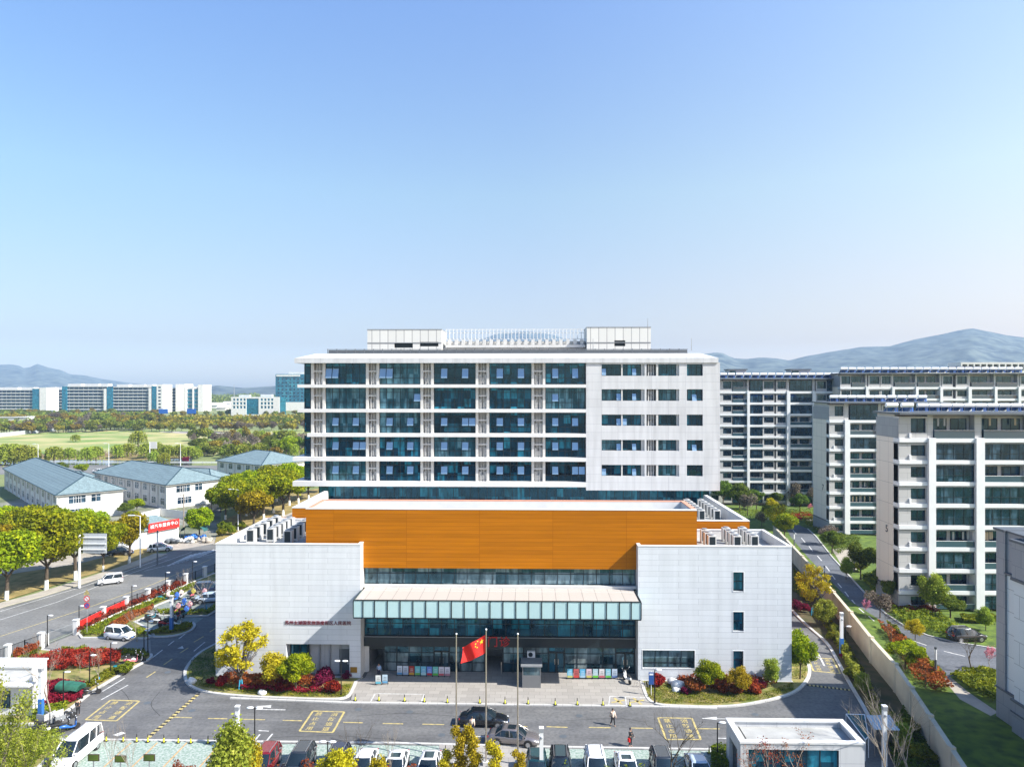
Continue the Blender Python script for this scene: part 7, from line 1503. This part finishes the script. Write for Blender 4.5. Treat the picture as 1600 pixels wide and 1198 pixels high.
m = MB(); m.add([flagpt(i/nx, j/ny) for i in range(nx+1) for j in range(ny+1)], [(i*(ny+1)+j, i*(ny+1)+j+1, (i+1)*(ny+1)+j+1, (i+1)*(ny+1)+j) for i in range(nx) for j in range(ny)], 0, True); cl = m.build('cloth', M['red'], fl_)
def star(cu, cv, rr, rot):
    P = []
    for q in range(10):
        a = rot + math.pi*q/5; r_ = rr if q % 2 == 0 else rr*.4; P.append((cu + r_*math.sin(a)/30*1.0, cv + -r_*math.cos(a)/20*1.0))
    for s in (-.02, .02):
        m = MB(); pts = [flagpt(u, v) for u, v in P]; c = flagpt(cu, cv); pts.append(c); m.add([(x, y+s, z) for x, y, z in pts], [(i, (i+1) % 10, 10) for i in range(10)]); m.build('star', M['gold'], cl)
star(5/30, 5/20, 3, 0)
for cu, cv in ((10,2),(12,4),(12,7),(10,9)): star(cu/30, cv/20, 1.1, math.atan2(5-cu, 5-cv))
# poster stands
PCOL = [(.55,.60,.66),(.50,.55,.62),(.30,.02,.015),(.10,.42,.45),(.12,.40,.55),(.10,.20,.55),(.12,.45,.40),(.55,.52,.58),(.56,.55,.62)]
PC2 = [(.1,.3,.5),(.3,.4,.55),(.55,.30,.03),(.15,.4,.08),(.4,.6,.6),(.5,.04,.03),(.12,.45,.05),(.5,.08,.1),(.35,.15,.2)]
QCOL = [(.15,.45,.62),(.45,.10,.10),(.10,.38,.60),(.60,.45,.50),(.35,.50,.55),(.62,.60,.60),(.20,.45,.55),(.42,.50,.60)]
QC2 = [(.5,.5,.15),(.55,.05,.04),(.35,.5,.6),(.5,.45,.1),(.12,.45,.03),(.45,.10,.12),(.12,.42,.05),(.12,.2,.4)]
def poster(x, y, z, c, c2, label, w=.6, h=.95, group=None):
    r = thing('poster_stand', label, 'poster stand', (x, y, z), 0, group); f = MB(); 
    f.box(-w/2,-w/2+.03,0,.04,0,h+.15); f.box(w/2-.03,w/2,0,.04,0,h+.15); f.box(-w/2+.03,w/2-.03,0,.04,h+.12,h+.15); f.box(-w/2+.03,w/2-.03,0,.04,.12,.15); f.box(-w/2,-w/2+.03,.04,.4,0,.03); f.box(w/2-.03,w/2,.04,.4,0,.03); f.build('frame', M['dark'], r)
    p = MB(); p.box(-w/2+.031,w/2-.031,.012,.03,.151,h+.119); po = p.build('poster', simple('poster_sheet', c, .5), r); q = MB(); q.box(-w/2+.05,w/2-.05,.004,.010,.17,.17+h*.22); q.build('printed_band', simple('poster_band', c2, .5), po)
    q = MB(); 
    for j in range(3): q.box(-w*.3+.03*j,w*.3-.02*j,.004,.010,h*.45+j*.17,h*.45+j*.17+.06)
    q.build('printed_lines', simple('poster_print', tuple(min(.85, x*.4+.4) if c[0] < .4 else x*.3 for x in c), .5), po)
nm = ['leftmost','second','third','fourth','middle','sixth','seventh','eighth','rightmost']
for i in range(9): g = G(624.5+i*9.3, 1055.5+i*.25, .12); poster(g.x, g.y, .12, PCOL[i], PC2[i], '%s poster stand of the nine left of the entrance doors' % (nm[i] if i in (0,4,8) else nm[i]+' from the left'), .66, 1.05, 'poster stands left of the doors')
for i in range(8): g = G(890.5+i*10, 1060.5, .12); poster(g.x, g.y, .12, QCOL[i], QC2[i], '%s poster stand of the eight right of the entrance doors' % (nth(i, 8)), .66, 1.05, 'poster stands right of the doors')
g = G(591,1070,.12); poster(g.x, g.y, .12, (.62,.64,.62), (.1,.4,.5), 'left white notice stand standing forward on the forecourt', .66, 1.0); g = G(601.5,1069,.12); poster(g.x, g.y, .12, (.45,.58,.66), (.1,.3,.5), 'right pale blue notice stand standing forward on the forecourt', .66, 1.0)
# kiosk, fan unit on the facade, sign
g0, g1 = G(816,1074,.12), G(845,1074,.12); r = thing('kiosk', 'grey metal security kiosk in front of the entrance', 'kiosk', (g0.x, g0.y, .12)); w = g1.x-g0.x; m = MB(); m.box(0,w,0,1.9,0,1.35); m.box(0,.1,0,1.9,1.35,2.35); m.box(w-.1,w,0,1.9,1.35,2.35); m.box(.1,w-.1,1.8,1.9,1.35,2.35); m.build('cabin', simple('kiosk_grey', (.17,.175,.18), .5, .2), r); m = MB(); m.box(-.15,w+.15,-.2,2.1,2.35,2.5); m.build('roof', M['grey_al'], r); m = MB(); m.box(.1,w-.1,.05,.08,1.36,2.34); m.build('window', M['glass_g'], r)
r = thing('air_conditioner', 'single white outdoor unit mounted over the kiosk on the entrance glazing', 'air conditioner', (PX(830,81.3),81.2,PZ(830,1027,81.2))); m = MB(); m.box(-.45,.45,0,.35,0,.7); m.build('casing', M['lampwhite'], r); m = MB(); disc(m, (-.08,.35), 0, .26, -.005); m.build('fan', M['dark'], r); m = MB(); m.box(-.4,-.36,.1,.75,-.06,0); m.box(.36,.4,.1,.75,-.06,0); m.build('bracket', M['grey_al'], r)
g = G(1017.5,1086,.12); r = thing('parking_sign', 'blue and white sign board on a post at the right end of the forecourt', 'sign', g); m = MB(); m.tube((0,0,0),(0,0,2.6), .04,.04,6); m.build('post', M['lampwhite'], r); m = MB(); m.box(-.28,.28,-.08,-.04,1.2,2.5); m.build('sign_panel', simple('sign_navy', (.02,.08,.28), .5), r); m = MB(); m.box(-.2,.2,-.09,-.082,2.2,2.38); m.build('white_band', M['lampwhite'], r)
for i, (px, py) in enumerate(((146,1190),(188,1192),(233,1190))):
    g = G(px, py+15); r = thing('notice_board', '%s small framed notice board at the foot of the green bays' % ['leftmost','middle','rightmost'][i], 'notice board', g); m = MB(); m.box(-.5,.5,0,.06,.9,1.5); m.build('board', M['bark'], r); m = MB(); m.box(-.42,.42,-.01,0,.97,1.43); m.build('panel', M['lawn'], r); m = MB(); m.box(-.04,.04,0,.05,0,.9); m.build('post', M['grey_al'], r)
# bicycle rack near the right end of the forecourt
g = G(990,1072,.12); r = thing('bicycle_rack', 'small hooped bicycle rack at the right end of the forecourt', 'bicycle rack', g); m = MB()
for i in range(6): x = i*.28; m.tube((x,0,0),(x+.15,0,.55), .02,.02,5); m.tube((x+.15,0,.55),(x+.2,-.3,0), .02,.02,5)
m.tube((0,0,.02),(1.7,0,.02), .02,.02,5); m.build('hoops', M['steel'], r)
# ================================================================ HAZE
hz = MB(); hz.box(-5850, 5850, -70, 5950, -1, 340); ho = hz.build('haze', None) if False else ob('haze', hz.mesh('haze', []))
hm = bpy.data.materials.new('haze'); hm.use_nodes = True; nt = hm.node_tree; nt.nodes.remove(nt.nodes['Principled BSDF']); pv = nt.nodes.new('ShaderNodeVolumePrincipled'); pv.inputs['Color'].default_value = (.50,.72,1.0,1); pv.inputs['Density'].default_value = .00013; pv.inputs['Anisotropy'].default_value = .0
nt.links.new(pv.outputs[0], nt.nodes['Material Output'].inputs['Volume']); ho.data.materials.append(hm); tag(ho, 'thin pale blue haze lying over the whole plain', 'haze', kind='stuff')
